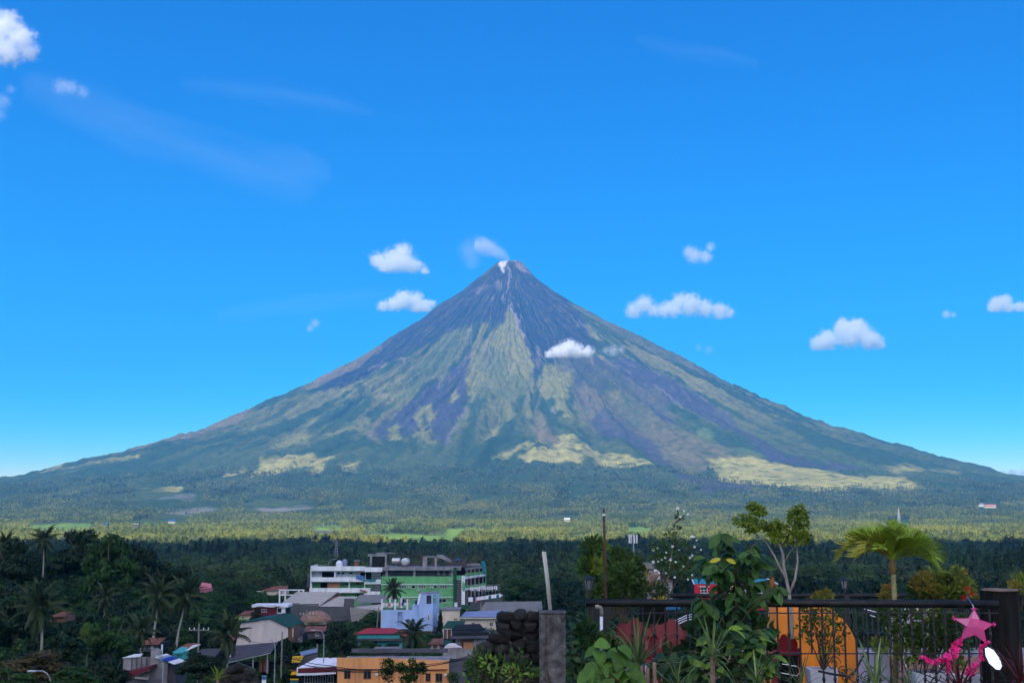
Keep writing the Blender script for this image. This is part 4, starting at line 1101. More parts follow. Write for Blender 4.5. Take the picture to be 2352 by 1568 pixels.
# ---- light blue house with tower
def blue_house():
    h = House('blue_house', 'pale blue house with stepped tower and pillared roof terrace', 'house', 874, 1007, 1466, 270, 8, vis=1446)
    X, Z = h.X, h.Z
    h.wall('wall', W_['blue'], 874, 962.5, 1400, 1466, [(912.5, 923, 1405, 1438), (877, 880.5, 1412, 1425)], 0)
    h.box('wall', W_['blue'], 912, 923.6, 1404, 1440, .6, .7); h.window(877, 880.5, 1412, 1425, 0, 1, 2, fw=.1)
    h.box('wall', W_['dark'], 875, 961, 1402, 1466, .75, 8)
    h.box('terrace_floor', W_['concrete'], 874.5, 962, 1399.2, 1401, .05, 8)
    h.box('wall', W_['blue'], 946.5, 962.4, 1388.6, 1399.9, 0, 4)
    for u in (876, 890, 906.5, 917, 934.6):
        y = 0 if u in (876, 906.5, 934.6) else 4
        def pil(mb, X, Z):
            x = X(u); zt = Z(1377.5)
            mb.box(x - .17, x + .17, y, y + .34, Z(1399.3), zt); mb.box(x - .27, x + .27, y - .1, y + .44, zt, zt + .14); mb.box(x - .22, x + .22, y - .05, y + .39, Z(1399.3), Z(1399.3) + .25)
        h.mb(pil, 'pillar', W_['white'])
    for a, b in ((878.2, 904.4), (908.6, 932.6)):
        h.box('planter', W_['grass'], a, b, 1395.8, 1399, .25, .8)
    h.wall('tower_wall', W_['blue'], 962.6, 992, 1361.5, 1466, [(979, 990.3, 1366, 1385.5), (982, 986.4, 1410, 1423), (976.8, 994, 1446, 1453)], -.5)
    h.window(982, 986.4, 1410, 1423, -.5, 1, 2, fw=.1)
    h.window(976.8, 991.6, 1446, 1453, -.5, 3, fw=.1)
    h.box('opening', W_['dconc'], 979.5, 990, 1366.4, 1385.5, .2, .3)
    def side(mb, X, Z):
        xa, xb = X(992.1), X(1007)
        for z0, z1 in ((Z(1466), Z(1385)), (Z(1366), Z(1361.5))):
            mb.slab([(xa, -.5, z0), (xb, 2.2, z0), (xb, 2.2, z1), (xa, -.5, z1)], (-.12, .2, 0))
        for t0, t1 in ((0, .16), (.55, 1)):
            mb.slab([(xa + (xb-xa)*t0, -.5 + 2.7*t0, Z(1385)), (xa + (xb-xa)*t1, -.5 + 2.7*t1, Z(1385)), (xa + (xb-xa)*t1, -.5 + 2.7*t1, Z(1366)), (xa + (xb-xa)*t0, -.5 + 2.7*t0, Z(1366))], (-.12, .2, 0))
    h.mb(side, 'tower_side_wall', W_['blue'])
    h.poly('roof', W_['concrete'], [(962, 1361.2, -.6), (992.4, 1361.2, -.6), (1007.4, 1361.2, 2.3), (1007.4, 1361.2, 6), (962, 1361.2, 6)], .14)
    h.prism('stair_wall', W_['white'], [(957, 1388), (962, 1363), (966, 1361.6), (966, 1366), (962, 1388)], -.62, -.52)
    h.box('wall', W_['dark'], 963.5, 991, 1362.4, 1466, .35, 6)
    h.box('side_shutter', W_['white'], 1003, 1005.6, 1408, 1424, 1.0, 1.2)
    h.box('side_block', W_['dconc'], 997, 1006, 1437, 1458, -1.4, -.6)
    h.poly('canopy', W_['blue'], [(991, 1456, -.8), (1006, 1454, -.8), (1027, 1466, -3.0), (990, 1468, -3.0)], .12)
    h.box('tank', W_['dblue'], 952, 961, 1379, 1388.4, 1.2, 2.6)
blue_house()
washing('coloured washing on the blue house roof terrace', 879, 1383, 934, 1383, 272, 9, 8, ('cloth', 'pinkroof', 'dblue', 'cloth'), .5, 1.0)

# ---- grey hall with beige roofs
def grey_hall():
    h = House('hall', 'dark grey hall with stepped front and beige metal roofs', 'building', 646, 812, 1446, 300, 14, vis=1424)
    h.prism('wall', W_['greywall'], [(652, 1446), (646, 1384.5), (686, 1384.5), (686, 1386), (730.5, 1386), (731, 1391.5), (734, 1392), (788, 1392.6), (789, 1385), (812, 1385), (812, 1446)], 0, .4)
    X, Z = h.X, h.Z
    corrug(h, 'roof', W_['beige'], (X(646), -.15, Z(1384)), (X(731.5), -.15, Z(1391)), (X(762), 9, Z(1364)), (X(664), 9, Z(1364)), 34)
    corrug(h, 'roof', W_['beige'], (X(733), -.12, Z(1392)), (X(789), -.12, Z(1392.3)), (X(812), 8, Z(1374)), (X(764), 8, Z(1374.3)), 20)
    h.poly('gable_roof', W_['dconc'], [(731, 1392, -.2), (734, 1392.4, -.2), (764, 1365, 9), (760, 1363.6, 9)], .2)
    h.prism('gable_wall', W_['brown'], [(762, 1366), (775, 1376), (748, 1376)], 8.8, 9)
    h.box('parapet', W_['greywall'], 789.2, 812, 1374, 1385, .1, .4)
    corrug(h, 'side_roof', W_['taupe'], (X(813), 1, Z(1386)), (X(882), 1, Z(1384)), (X(880), 9, Z(1370)), (X(814), 9, Z(1371)), 20)
    corrug(h, 'side_roof', W_['beige'], (X(814), -3, Z(1393)), (X(880), -3, Z(1400)), (X(884), .8, Z(1386.4)), (X(826), .8, Z(1392)), 16)
    corrug(h, 'side_roof', W_['taupe'], (X(816), -6, Z(1438)), (X(866), -6, Z(1432)), (X(874), -3.1, Z(1399.6)), (X(806), -3.1, Z(1391)), 18)
    h.box('side_wall', W_['cream'], 814, 880, 1394, 1446, 1, 9)
grey_hall()
def white_frame():
    h = House('roof_frame', 'empty white concrete frame standing above the grey hall', 'frame', 640, 697, 1384, 318, 4, vis=1378)
    for a in (640, 653, 684, 694.5): h.box('post', W_['white'], a, a + 3, 1353.2, 1384, 0, .35)
    for v in (1353, 1364.5): h.box('beam', W_['white'], 639.6, 698, v, v + 2.4, -.03, .38)
white_frame()
def white_red_house():
    h = House('small_house', 'small house with white-edged flat roof and maroon awning', 'house', 578, 662, 1425, 262, 6, vis=1420)
    h.prism('roof', W_['white'], [(578, 1388.2), (662, 1388.2), (662, 1393.6), (645, 1393.6), (642, 1391.4), (632, 1391.4), (630, 1394), (596, 1391.6), (579, 1394.6)], -.5, 5)
    h.wall('wall', W_['maroon'], 584, 636, 1394.6, 1425, [(600, 612, 1398, 1405)], 0)
    h.window(600, 612, 1398, 1405, 0, 2)
    h.wall('wall', W_['white'], 636.1, 655, 1394, 1408, [(636.6, 646, 1396, 1406)], -.1); h.box('door', W_['dark'], 636.4, 646.2, 1396, 1407, .15, .2)
    h.box('wall', W_['dark'], 584, 655, 1395, 1425, .3, 6)
    h.poly('awning', W_['maroon'], [(618, 1409, .1), (656, 1407.6, .1), (662, 1416, -1.6), (616, 1417, -1.6)], .1)
    h.box('fascia', W_['white'], 640, 662, 1417.3, 1420.4, -1.65, -1.5); h.box('lower_wall', W_['maroon'], 660, 690, 1425, 1446, -1, 0)
    for u in (676, 685): h.box('sign', W_['frame'], u, u + 5, 1425, 1434, -1.1, -1.02)
white_red_house()
def pavilion():
    h = House('thatched_pavilion', 'open pavilion with brown domed thatch roof', 'pavilion', 682, 756, 1460, 250, 6, vis=1432)
    def th(mb, X, Z):
        prof = [(1.0, 0), (.98, .22), (.86, .60), (.66, .98), (.44, 1.22), (.2, 1.34), (.02, 1.36)]
        n = 30; vs = []; fs = []; rnd = random.Random(2); W = X(756) - X(682)
        for r, z in prof:
            for k in range(n):
                a = 2 * math.pi * k / n; j = 1 + rnd.uniform(-.02, .02)
                vs.append((W/2 + math.cos(a) * r * W/2 * j, 3 + math.sin(a) * r * 3 * j, Z(1427) + z * (Z(1404) - Z(1427)) / 1.36 - (rnd.uniform(0, .12) if r == 1 else 0)))
        for i in range(len(prof) - 1):
            for k in range(n): fs.append((i*n+k, i*n+(k+1)%n, (i+1)*n+(k+1)%n, (i+1)*n+k))
        fs.append(tuple(range(n-1, -1, -1))); fs.append(tuple((len(prof)-1)*n+k for k in range(n)))
        mb.add(vs, fs)
    h.mb(th, 'roof', W_['thatch'])
    for u, y in ((692, 1), (746, 1), (692, 5), (746, 5)): h.box('post', W_['brown'], u, u + 2, 1425, 1460, y, y + .2)
    h.box('counter', W_['dconc'], 698, 742, 1436, 1460, 2, 4); h.box('roof_slab', W_['taupe'], 696, 748, 1428.5, 1434, .6, 5.6)
pavilion()
def barn():
    h = House('barn', 'barn with pale gable wall and green metal roof', 'barn', 537, 676, 1492, 205, 12, vis=1481)
    h.prism('gable_wall', W_['barn'], [(541, 1481), (552, 1429), (618, 1419.6), (660, 1439.5), (661, 1462), (617, 1481)], 0, .25)
    X, Z = h.X, h.Z
    corrug(h, 'roof', W_['groof'], (X(664), -.3, Z(1440.5)), (X(676), 9, Z(1440)), (X(640), 11.5, Z(1419)), (X(617), -.3, Z(1418.8)), 16)
    corrug(h, 'roof', W_['groof'], (X(549), -.3, Z(1430)), (X(617), -.3, Z(1418.9)), (X(630), 11.5, Z(1418.5)), (X(570), 11.5, Z(1429)), 14)
    h.box('side_wall', W_['brown'], 661.2, 673, 1441.5, 1470, .3, 8)
    h.box('door', W_['cream'], 671, 672.4, 1443, 1462, -.02, .28)
    h.box('base_wall', W_['dconc'], 541, 616, 1481.2, 1500, .05, .3)
barn()
def shed():
    h = House('long_shed', 'long low shed with sagging dark metal roof and open posts', 'shed', 497, 622, 1546, 178, 6, vis=1530)
    X, Z = h.X, h.Z
    corrug(h, 'roof', W_['dconc'], (X(497), -.3, Z(1525)), (X(622), -.3, Z(1497)), (X(622), 5, Z(1482)), (X(505), 5, Z(1492)), 40)
    def fa(mb, X, Z): mb.slab([(X(497), -.36, Z(1528)), (X(622), -.36, Z(1499)), (X(622), -.36, Z(1497.2)), (X(497), -.36, Z(1525.2))], (0, .05, 0))
    h.mb(fa, 'fascia', W_['steel'])
    for a, v in ((508, 1524), (546, 1515), (579, 1507.5), (612, 1500)): h.box('post', W_['pole'], a, a + 2.5, v, 1546, 0, .16)
    h.box('back_wall', W_['dark'], 500, 620, 1528, 1546, 5, 5.1)
    h.box('door', W_['brown'], 590, 598, 1516, 1546, 1.2, 1.3); h.box('panel', W_['brown'], 599, 612, 1514, 1546, 1.6, 1.7)
    h.box('bench', W_['yellow'] if False else W_['brown'], 556, 574, 1526, 1528, 2, 2.4)
    h.poly('skylight', W_['frame'], [(514, 1512.6, 1.3), (524, 1510.4, 1.3), (524, 1509, 1.8), (514, 1511.2, 1.8)], -.12)
    h.poly('tarp', W_['tealroof'], [(492, 1516, -.8), (512, 1512, -.8), (512, 1516, -1.4), (496, 1520, -1.4)], .05)
shed()

# ---- shops, orange house
def shops():
    h = House('corner_shop', 'narrow shop with yellow slanted sign and grey metal side', 'shop', 668, 728, 1575, 172, 6, vis=1568)
    h.prism('wall', W_['greywall'], [(696, 1509), (727, 1498), (727, 1520), (690, 1532), (680, 1532)], 0, .3)
    X, Z = h.X, h.Z
    corrug(h, 'roof', W_['broof'], (X(690), -.1, Z(1506)), (X(727), -.1, Z(1497)), (X(716), 4, Z(1495)), (X(676), 4, Z(1504)), 14)
    h.box('wall', W_['black'], 669, 686, 1519, 1575, .3, 5)
    sg = h.prism('sign', W_['yellow'], [(672.5, 1505.2), (697, 1504.6), (690, 1519), (669.5, 1520.5)], -.5, -.35)
    tx = bpy.data.curves.new('lettering', 'FONT'); tx.body = 'ENE'; tx.size = .62; tx.extrude = .01; tx.shear = .25; tx.align_x = 'CENTER'
    tmp = bpy.data.objects.new('lettering_curve', tx); col.objects.link(tmp); dg = bpy.context.evaluated_depsgraph_get(); lm = bpy.data.meshes.new_from_object(tmp.evaluated_get(dg)); bpy.data.objects.remove(tmp); lm.materials.clear(); lm.materials.append(W_['brown'])
    to = link_mesh('lettering', lm, sg, (X(682.4), -.52, Z(1514.5))); to.rotation_euler = (R(90), 0, 0)
    h.prism('sign', W_['yellow'], [(671, 1541), (683, 1540), (683, 1547), (668, 1548)], -.5, -.3)
    h.box('sign', W_['yellow'], 667, 687, 1557, 1560, -.4, -.2); h.box('shutter', W_['tealroof'], 667, 687, 1560.4, 1572, -.2, -.1)
    h.box('ledge', W_['rust'], 664, 684, 1537.5, 1539.4, -.45, 0)
    h2 = House('market_shop', 'shop with broad maroon fascia edged in white', 'shop', 681, 774, 1580, 166, 6, vis=1572)
    h2.prism('fascia', W_['maroon'], [(684, 1533.4), (772, 1529), (773, 1540), (684, 1542.5)], -.3, 0)
    h2.prism('fascia_edge', W_['white'], [(681.5, 1532), (773, 1527.6), (773, 1529), (684.2, 1533.4), (684.2, 1542.5), (681.8, 1542.5)], -.34, .02)
    h2.prism('awning', W_['white'], [(684, 1543), (720, 1542.4), (773, 1540.4), (773, 1544), (728, 1547), (684, 1548)], -1.2, -.9)
    h2.poly('awning_roof', W_['maroon'], [(684, 1543, 0), (773, 1541, 0), (773, 1545, -1.1), (684, 1548, -1.1)], .06)
    X, Z = h2.X, h2.Z
    corrug(h2, 'roof', W_['white'], (X(684), 0.03, Z(1531.5)), (X(773), .03, Z(1527.5)), (X(770), 5, Z(1519.5)), (X(712), 5, Z(1520)), 26, ridge=.04)
    h2.box('wall', W_['dark'], 684, 773, 1548, 1580, .4, 5)
    for a in (698, 716, 734, 752): h2.window(a, a + 14, 1551, 1568, .1, 2, 1, fm=W_['steel'])
    h2.box('sign', W_['redwall'], 743, 748, 1518.5, 1524, 4.6, 4.8)
shops()
def orange_house():
    h = House('orange_house', 'orange plastered house with deep parapet and dark windows', 'house', 773, 1030, 1592, 160, 9, vis=1580)
    wins = [(789.6, 804.7, 1538.5, 1558), (834, 852, 1539.5, 1558.5), (977, 989, 1545, 1564.5), (999.7, 1016, 1545.5, 1566)]
    h.wall('wall', W_['orange'], 774, 1026, 1536.5, 1592, wins, 0)
    for k, (a, b, c, d) in enumerate(wins): h.window(a, b, c, d, .05, 2, 1, fm=W_['brown'])
    h.prism('parapet', W_['orange'], [(773, 1509.5), (893, 1508.8), (893.2, 1510.8), (1026.4, 1516), (1026.4, 1535), (773, 1534.4)], -.35, .1)
    h.prism('ledge', W_['orange2'], [(773.4, 1534.5), (1026.4, 1535.1), (1026.4, 1536.6), (773.4, 1536)], -.3, 0)
    h.box('corner_pier', W_['orange'], 1026.6, 1030.4, 1514, 1592, -.42, .5)
    h.box('end_wall', W_['dconc'], 773.2, 1029.8, 1537, 1592, 1.4, 9)
    h.box('roof', W_['concrete'], 776, 1028, 1524, 1526, .12, 9)
    h.box('back_parapet', W_['dconc'], 786, 1020, 1505.5, 1515, 8.6, 9)
    for u, v in ((862, 1545), (1020.5, 1546)): h.box('air_conditioner', W_['frame'], u, u + 6, v, v + 5, -.4, -.01)
    for u in (815, 870, 965): h.box('drain_pipe', W_['orange2'], u, u + 1.1, 1537, 1590, -.08, -.01)
    h.box('fixture', W_['brown'], 953, 960, 1530, 1534.2, -.5, -.36)
orange_house()
def grey_wall():
    h = House('retaining_wall', 'tall dark grey concrete wall right of the orange house', 'wall', 1031, 1070, 1590, 152, 3, vis=1580)
    h.prism('wall', W_['dconc'], [(1031, 1590), (1031, 1519), (1070, 1513), (1070, 1590)], 0, .4)
    h.prism('coping', W_['greywall'], [(1030.6, 1518.8), (1030.6, 1517.2), (1071, 1510.9), (1071, 1512.9)], -.06, .46)
grey_wall()

# ---- mid-town roofs
def teal_house():
    h = House('teal_house', 'turquoise house under a red metal hip roof', 'house', 818, 938, 1500, 225, 7, vis=1487)
    X, Z = h.X, h.Z
    corrug(h, 'roof', W_['red'], (X(812), -.4, Z(1455)), (X(918), -.4, Z(1454.4)), (X(900), 3.5, Z(1445.6)), (X(838), 3.5, Z(1445.4)), 24)
    h.poly('hip_roof', W_['red'], [(918, 1454.2, -.4), (938, 1461.5, -1.5), (934, 1452, 3), (900, 1445.4, 3.5)], .06)
    h.wall('wall', W_['teal'], 820, 918, 1455.4, 1465, [], 0, .2)
    h.box('porch_roof', W_['dconc'], 816, 924, 1465.2, 1469.4, -1.2, .1)
    h.wall('wall', W_['teal'], 822, 924, 1469.6, 1488, [(850, 866, 1473, 1484)], -.1)
    h.box('window', W_['dark'], 849, 867, 1472, 1485, .2, .3)
    h.box('foundation', W_['dconc'], 820, 926, 1488.2, 1502, -.2, 6)
teal_house()
def cream_house():
    h = House('cream_house', 'cream house with blue-grey sheet roof and small windows', 'house', 1015, 1165, 1456, 262, 8, vis=1440)
    h.wall('wall', W_['cream'], 1015, 1056, 1400.5, 1456, [(1042, 1050, 1418.5, 1424.5)], 0); h.window(1042, 1050, 1418.5, 1424.5, .05, 2, fm=W_['cream'])
    h.box('roof_edge', W_['concrete'], 1013.6, 1057, 1398, 1400.3, -.25, 7)
    ws = [(1083, 1091, 1429, 1439), (1124, 1132.5, 1428.5, 1438.5), (1137, 1143, 1428.5, 1434)]
    h.wall('wall', W_['cream'], 1056.2, 1160, 1420, 1456, ws, .6)
    for a, b, c, d in ws: h.window(a, b, c, d, .65, 2)
    X, Z = h.X, h.Z
    corrug(h, 'roof', W_['broof'], (X(1055), -.3, Z(1417)), (X(1162), -.3, Z(1416)), (X(1164), 5, Z(1404.6)), (X(1067), 5, Z(1408)), 30)
    h.box('fascia', W_['cream'], 1055.5, 1161, 1417.4, 1420, -.25, -.1)
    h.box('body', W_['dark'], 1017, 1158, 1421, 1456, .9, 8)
    h.box('terrace_rail', W_['steel'], 1012, 1050, 1386, 1387, 5, 5.1)
    h.box('crate', W_['frame'], 1041, 1048, 1387.5, 1396, 4, 4.6)
cream_house()
def green_hut():
    h = House('green_roofed_hut', 'hut with dark green roof and slim white posts', 'hut', 1016, 1080, 1466, 246, 5, vis=1462)
    X, Z = h.X, h.Z
    corrug(h, 'roof', W_['groof'], (X(1016), -.4, Z(1442)), (X(1062), -.4, Z(1441)), (X(1068), 2.6, Z(1427.5)), (X(1026), 2.6, Z(1427.8)), 14)
    h.prism('gable', W_['cream'], [(1064, 1440), (1072, 1429), (1080, 1438)], .6, .8)
    h.box('fascia', W_['cream'], 1017, 1038, 1442.6, 1444.2, -.36, -.2)
    for u in (1018, 1026.6, 1036): h.box('post', W_['white'], u, u + 1.2, 1444.4, 1466, -.2, -.05)
    h.box('wall', W_['brown'], 1019, 1078, 1444, 1466, 1, 4)
green_hut()
def brown_house():
    h = House('grey_house', 'grey block house with brown panelled door under dark eaves', 'house', 1036, 1125, 1500, 226, 7, vis=1487)
    h.wall('wall', W_['concrete'], 1046, 1118, 1466, 1500, [(1058, 1088, 1466.5, 1490), (1104, 1114, 1470, 1486)], 0)
    h.box('door_panel', W_['brown'], 1058, 1062, 1466.5, 1490, .1, .2); h.box('door', W_['brickp'], 1064, 1087.6, 1474, 1490, .14, .22); h.box('transom', W_['brown'], 1062, 1087.8, 1466.5, 1473.4, .1, .24)
    h.window(1104, 1114, 1470, 1486, 0, 2)
    h.poly('roof', W_['dconc'], [(1034, 1464, -.8), (1128, 1462, -.8), (1124, 1448, 4.5), (1040, 1450, 4.5)], .2)
    h.poly('upper_roof', W_['black'], [(1036, 1450, 3), (1112, 1447, 3), (1100, 1438, 6), (1044, 1440, 6)], .2)
    h.box('body', W_['dark'], 1040, 1122, 1452, 1500, .4, 7)
    h.poly('green_roof', W_['groof'], [(994, 1474, -2), (1040, 1478, -2), (1036, 1470, .5), (996, 1467, .5)], .1)
brown_house()
def low_wall():
    h = House('yard_wall', 'stained grey yard wall curving down behind the orange house', 'wall', 1016, 1090, 1512, 200, 2, vis=1500)
    h.prism('wall', W_['concrete'], [(1016, 1512), (1018, 1488), (1056, 1486), (1072, 1492), (1090, 1503), (1090, 1512)], 0, .3)
low_wall()
def parked_car():
    Y = 206; p = at(1017, 1500, Y); k = mpp(Y)
    o = thing('parked_car', 'white and pink sheet-covered car parked behind the grey yard wall', 'car', p)
    L = 43 * k; mb = MB()
    prof = [(0, .35), (.03, .75), (.12, 1.12), (.28, 1.42), (.45, 1.5), (.62, 1.46), (.78, 1.12), (.95, .98), (1, .6), (1, .35)]
    vs = []; fs = []; n = len(prof)
    for q, (yy, ins) in enumerate(((0, .12), (.25, 0), (1.45, 0), (1.7, .12))):
        for x, z in prof: vs.append((x * L, yy, .35 + (z - .35) * (1 - ins * (1 if z > .9 else .3))))
    for q in range(3):
        for i in range(n): fs.append((q*n+i, q*n+(i+1)%n, (q+1)*n+(i+1)%n, (q+1)*n+i))
    fs.append(tuple(range(n-1, -1, -1))); fs.append(tuple(3*n+i for i in range(n)))
    mb.add(vs, fs); mb.build('body', mat('car_cover', (.68, .56, .57), rough=.45, var=.12), o, smooth=False)
    for x in (.2, .8):
        for y in (-.02, 1.55):
            w = MB(); w.add(*(lambda t: (t.v, t.f))(MB().tube([(x * L, y, .32), (x * L, y + .18, .32)], .32, 14))); w.build('wheel', W_['black'], o)
parked_car()
def far_roof():
    h = House('warehouse', 'long warehouse with dull brown-grey sheet roof', 'warehouse', 1104, 1246, 1416, 305, 9, vis=1402)
    X, Z = h.X, h.Z
    corrug(h, 'roof', W_['taupe'], (X(1100), -.3, Z(1402)), (X(1246), -.3, Z(1400)), (X(1246), 6, Z(1384)), (X(1114), 6, Z(1386)), 40)
    h.box('wall', W_['dconc'], 1104, 1244, 1402.4, 1416, .2, 8)
    h.box('water_drum', W_['dgreen'], 1060, 1078, 1388, 1397, -1, .5)
far_roof()

# ---- houses at the left foot of the hill
def left_house():
    h = House('concrete_house', 'weathered concrete house with stair tower and tilted metal canopy', 'house', 278, 420, 1575, 128, 6, vis=1568)
    h.prism('wall', W_['concrete'], [(280, 1575), (281, 1510), (346, 1508), (346, 1575)], 0, .3)
    for k in range(4): h.box('pilaster', W_['dconc'], 300 + k * 11, 302 + k * 11, 1510, 1545, -.08, -.01)
    h.poly('roof_sheet', W_['frame'], [(280, 1509, -.2), (320, 1506, -.2), (316, 1504, 1.5), (296, 1504.6, 1.5)], .05)
    h.wall('tower', W_['concrete'], 346.2, 386, 1513, 1575, [(352, 362, 1524, 1534)], -.4)
    h.prism('tower', W_['concrete'], [(346.2, 1513), (346.2, 1492), (354, 1488), (367, 1494), (367, 1513)], -.4, .6)
    h.window(352, 362, 1524, 1534, -.35, 2, fm=W_['concrete'])
    X, Z = h.X, h.Z
    for a, m in ((0, 'frame'), (1, 'broof'), (2, 'dblue'), (3, 'dblue'), (4, 'frame'), (5, 'frame')):
        t0, t1 = a / 6, (a + 1) / 6; uu = lambda t: 361 + 46 * t; vv = lambda t: 1504 + 17 * t
        h.poly('canopy_sheet', W_[m], [(uu(t0), vv(t0) + .2, -1.2), (uu(t1) - .3, vv(t1), -1.2), (uu(t1) + 13, vv(t1) - 2.5, .8), (uu(t0) + 13.3, vv(t0) - 2.3, .8)], .06)
    h.box('wall', W_['dconc'], 386.2, 405, 1526, 1575, -.2, 4)
    h.prism('low_roof', W_['maroon'], [(273, 1543), (362, 1522), (362, 1528), (320, 1545), (274, 1556)], -3.2, -.5)
    h.poly('low_roof', W_['taupe'], [(330, 1545, -3.4), (362, 1549, -3.4), (352, 1540, -1), (340, 1540, -1)], .08)
    h.box('low_wall', W_['white'], 282, 300, 1558, 1575, -3.3, -3.1); h.box('low_wall', W_['dconc'], 282, 392, 1550, 1575, -3.0, -2.8)
    h.box('pipe', W_['frame'], 365, 368, 1480, 1503, .3, .5)
left_house()
def teal_hut():
    h = House('water_hut', 'small turquoise round-roofed hut among the trees', 'hut', 398, 446, 1514, 150, 3, vis=1506)
    def cyl(mb, X, Z): mb.lathe([(.95, Z(1514)), (.95, Z(1497.5))], 16, (X(409), 1.2, 0))
    h.mb(cyl, 'drum', W_['teal'])
    h.poly('roof', W_['teal'], [(397.5, 1495.5, -.2), (399.5, 1497, -.4), (420, 1497, -.4), (424, 1493, .8), (418, 1489.5, 2.4), (402, 1489.6, 2.4)], .12)
    h.poly('side_roof', W_['frame'], [(424, 1494, .2), (444, 1485.5, .2), (450, 1482, 2), (432, 1484, 2)], .08)
    h.poly('side_roof', W_['rust'], [(402, 1489, 2.5), (424, 1492, 2.5), (434, 1483.5, 4), (410, 1484, 4)], .08)
teal_hut()
def pink_house():
    h = House('pink_roofed_house', 'pink-roofed house half hidden in the hillside trees', 'house', 454, 488, 1366, 352, 6, vis=1358)
    X, Z = h.X, h.Z
    corrug(h, 'roof', W_['pinkroof'], (X(454), -.2, Z(1353)), (X(487), -.2, Z(1349)), (X(478), 3, Z(1341)), (X(457), 3, Z(1338)), 8)
    h.box('wall', W_['pinkroof'], 456, 485, 1353, 1366, .2, 5)
pink_house()
def rust_house():
    h = House('rust_roofed_house', 'low house with long rust-red roof left of the white block', 'house', 598, 660, 1366, 345, 6, vis=1356)
    X, Z = h.X, h.Z
    corrug(h, 'roof', W_['rust'], (X(596), -.2, Z(1357)), (X(658), -.2, Z(1354)), (X(656), 4, Z(1346.5)), (X(622), 4, Z(1347.5)), 16)
    h.box('wall', W_['cream'], 600, 656, 1356.4, 1366, .3, 5); h.box('fascia', W_['frame'], 590, 606, 1356.8, 1358, -.4, -.25)
rust_house()

def orange_roof():
    h = House('rust_roofed_house', 'rusty-roofed house glimpsed behind the large left palm', 'house', 112, 146, 1428, 152, 5, vis=1411)
    X, Z = h.X, h.Z
    corrug(h, 'roof', W_['rust'], (X(112), -.3, Z(1417)), (X(148), -.3, Z(1415)), (X(144), 3, Z(1408)), (X(120), 3, Z(1409)), 12)
    h.box('wall', W_['brown'], 113, 146, 1417, 1428, .2, 4)
orange_roof()
def shop_sign():
    p = at(606, 1580, 120); o = thing('standing_sign', 'blue and white standing sign beside the dark boulders', 'sign', p); k = mpp(120)
    MB().box(-5 * k, 5 * k, 0, .08, 0, 28 * k).build('board', W_['broof'], o); MB().box(-4.4 * k, 4.4 * k, -.02, -.002, 20 * k, 26 * k).build('blue_panel', W_['tarpb'], o); MB().box(-4.4 * k, 4.4 * k, -.02, -.002, 9 * k, 18 * k).build('white_panel', W_['white'], o)
shop_sign()
# ---- right of the stone wall, behind the terrace
def red_house():
    h = House('red_house', 'bright red house with teal sheet roof and white window hoods', 'house', 1596, 1788, 1400, 240, 8, vis=1372)
    ws = [(1610, 1626, 1347.5, 1362), (1668, 1680, 1347.5, 1362), (1704, 1724, 1347.5, 1362), (1742, 1760, 1347.5, 1362)]
    h.wall('wall', W_['redwall'], 1596, 1787.5, 1341, 1400, ws, 0)
    for a, b, c, d in ws:
        h.window(a, b, c, d, .05, 2, 2, fw=.1); h.box('window_hood', W_['white'], a - 4, b + 4, 1345.6, 1347, -.35, -.01)
    X, Z = h.X, h.Z
    corrug(h, 'roof', W_['tealroof'], (X(1597), .1, Z(1340.8)), (X(1787), .1, Z(1340.6)), (X(1782), 7, Z(1333)), (X(1603), 7, Z(1333)), 40)
    for a, b in ((1595.4, 1602), (1788, 1781.6)):
        def edge(mb, X, Z): mb.bar((X(a), -.05, Z(1340.4)), (X(b), 7, Z(1332.4)), .2, .16)
        h.mb(edge, 'roof_edge', W_['white'])
    h.box('body', W_['dark'], 1598, 1786, 1342, 1400, .4, 7.6)
red_house()
def grey_tower():
    h = House('grey_house', 'narrow grey house with brown upper wall behind the white-flowered tree', 'house', 1473, 1546, 1400, 250, 7, vis=1366)
    h.wall('upper_wall', W_['taupe'], 1473, 1503, 1292, 1305, [], 0)
    h.box('ledge', W_['brown'], 1472, 1504, 1305, 1306.4, -.3, .2)
    h.wall('wall', W_['concrete'], 1474, 1502, 1306.5, 1326, [(1480, 1490, 1310, 1320)], .05); h.window(1480, 1490, 1310, 1320, .1, 2)
    h.wall('wall', W_['white'], 1503.2, 1519, 1307, 1329, [(1506, 1512, 1312, 1322)], -.2); h.window(1506, 1512, 1312, 1322, -.15)
    h.wall('wall', W_['concrete'], 1486, 1519, 1329.2, 1400, [(1494, 1504, 1340, 1356)], .1); h.window(1494, 1504, 1340, 1356, .15, 2)
    h.wall('wall', W_['concrete'], 1519.2, 1546, 1336, 1400, [(1522, 1530, 1352, 1364), (1534, 1542, 1350, 1364)], .4)
    for a, b in ((1522, 1530), (1534, 1542)): h.window(a, b, 1352, 1364, .45, 2)
    h.box('roof_slab', W_['brown'], 1518, 1547, 1333.4, 1335.8, .2, 5); h.box('body', W_['dark'], 1475, 1544, 1337, 1400, .8, 6.6); h.box('body', W_['dconc'], 1475, 1502, 1293, 1336, .4, 6)
grey_tower()
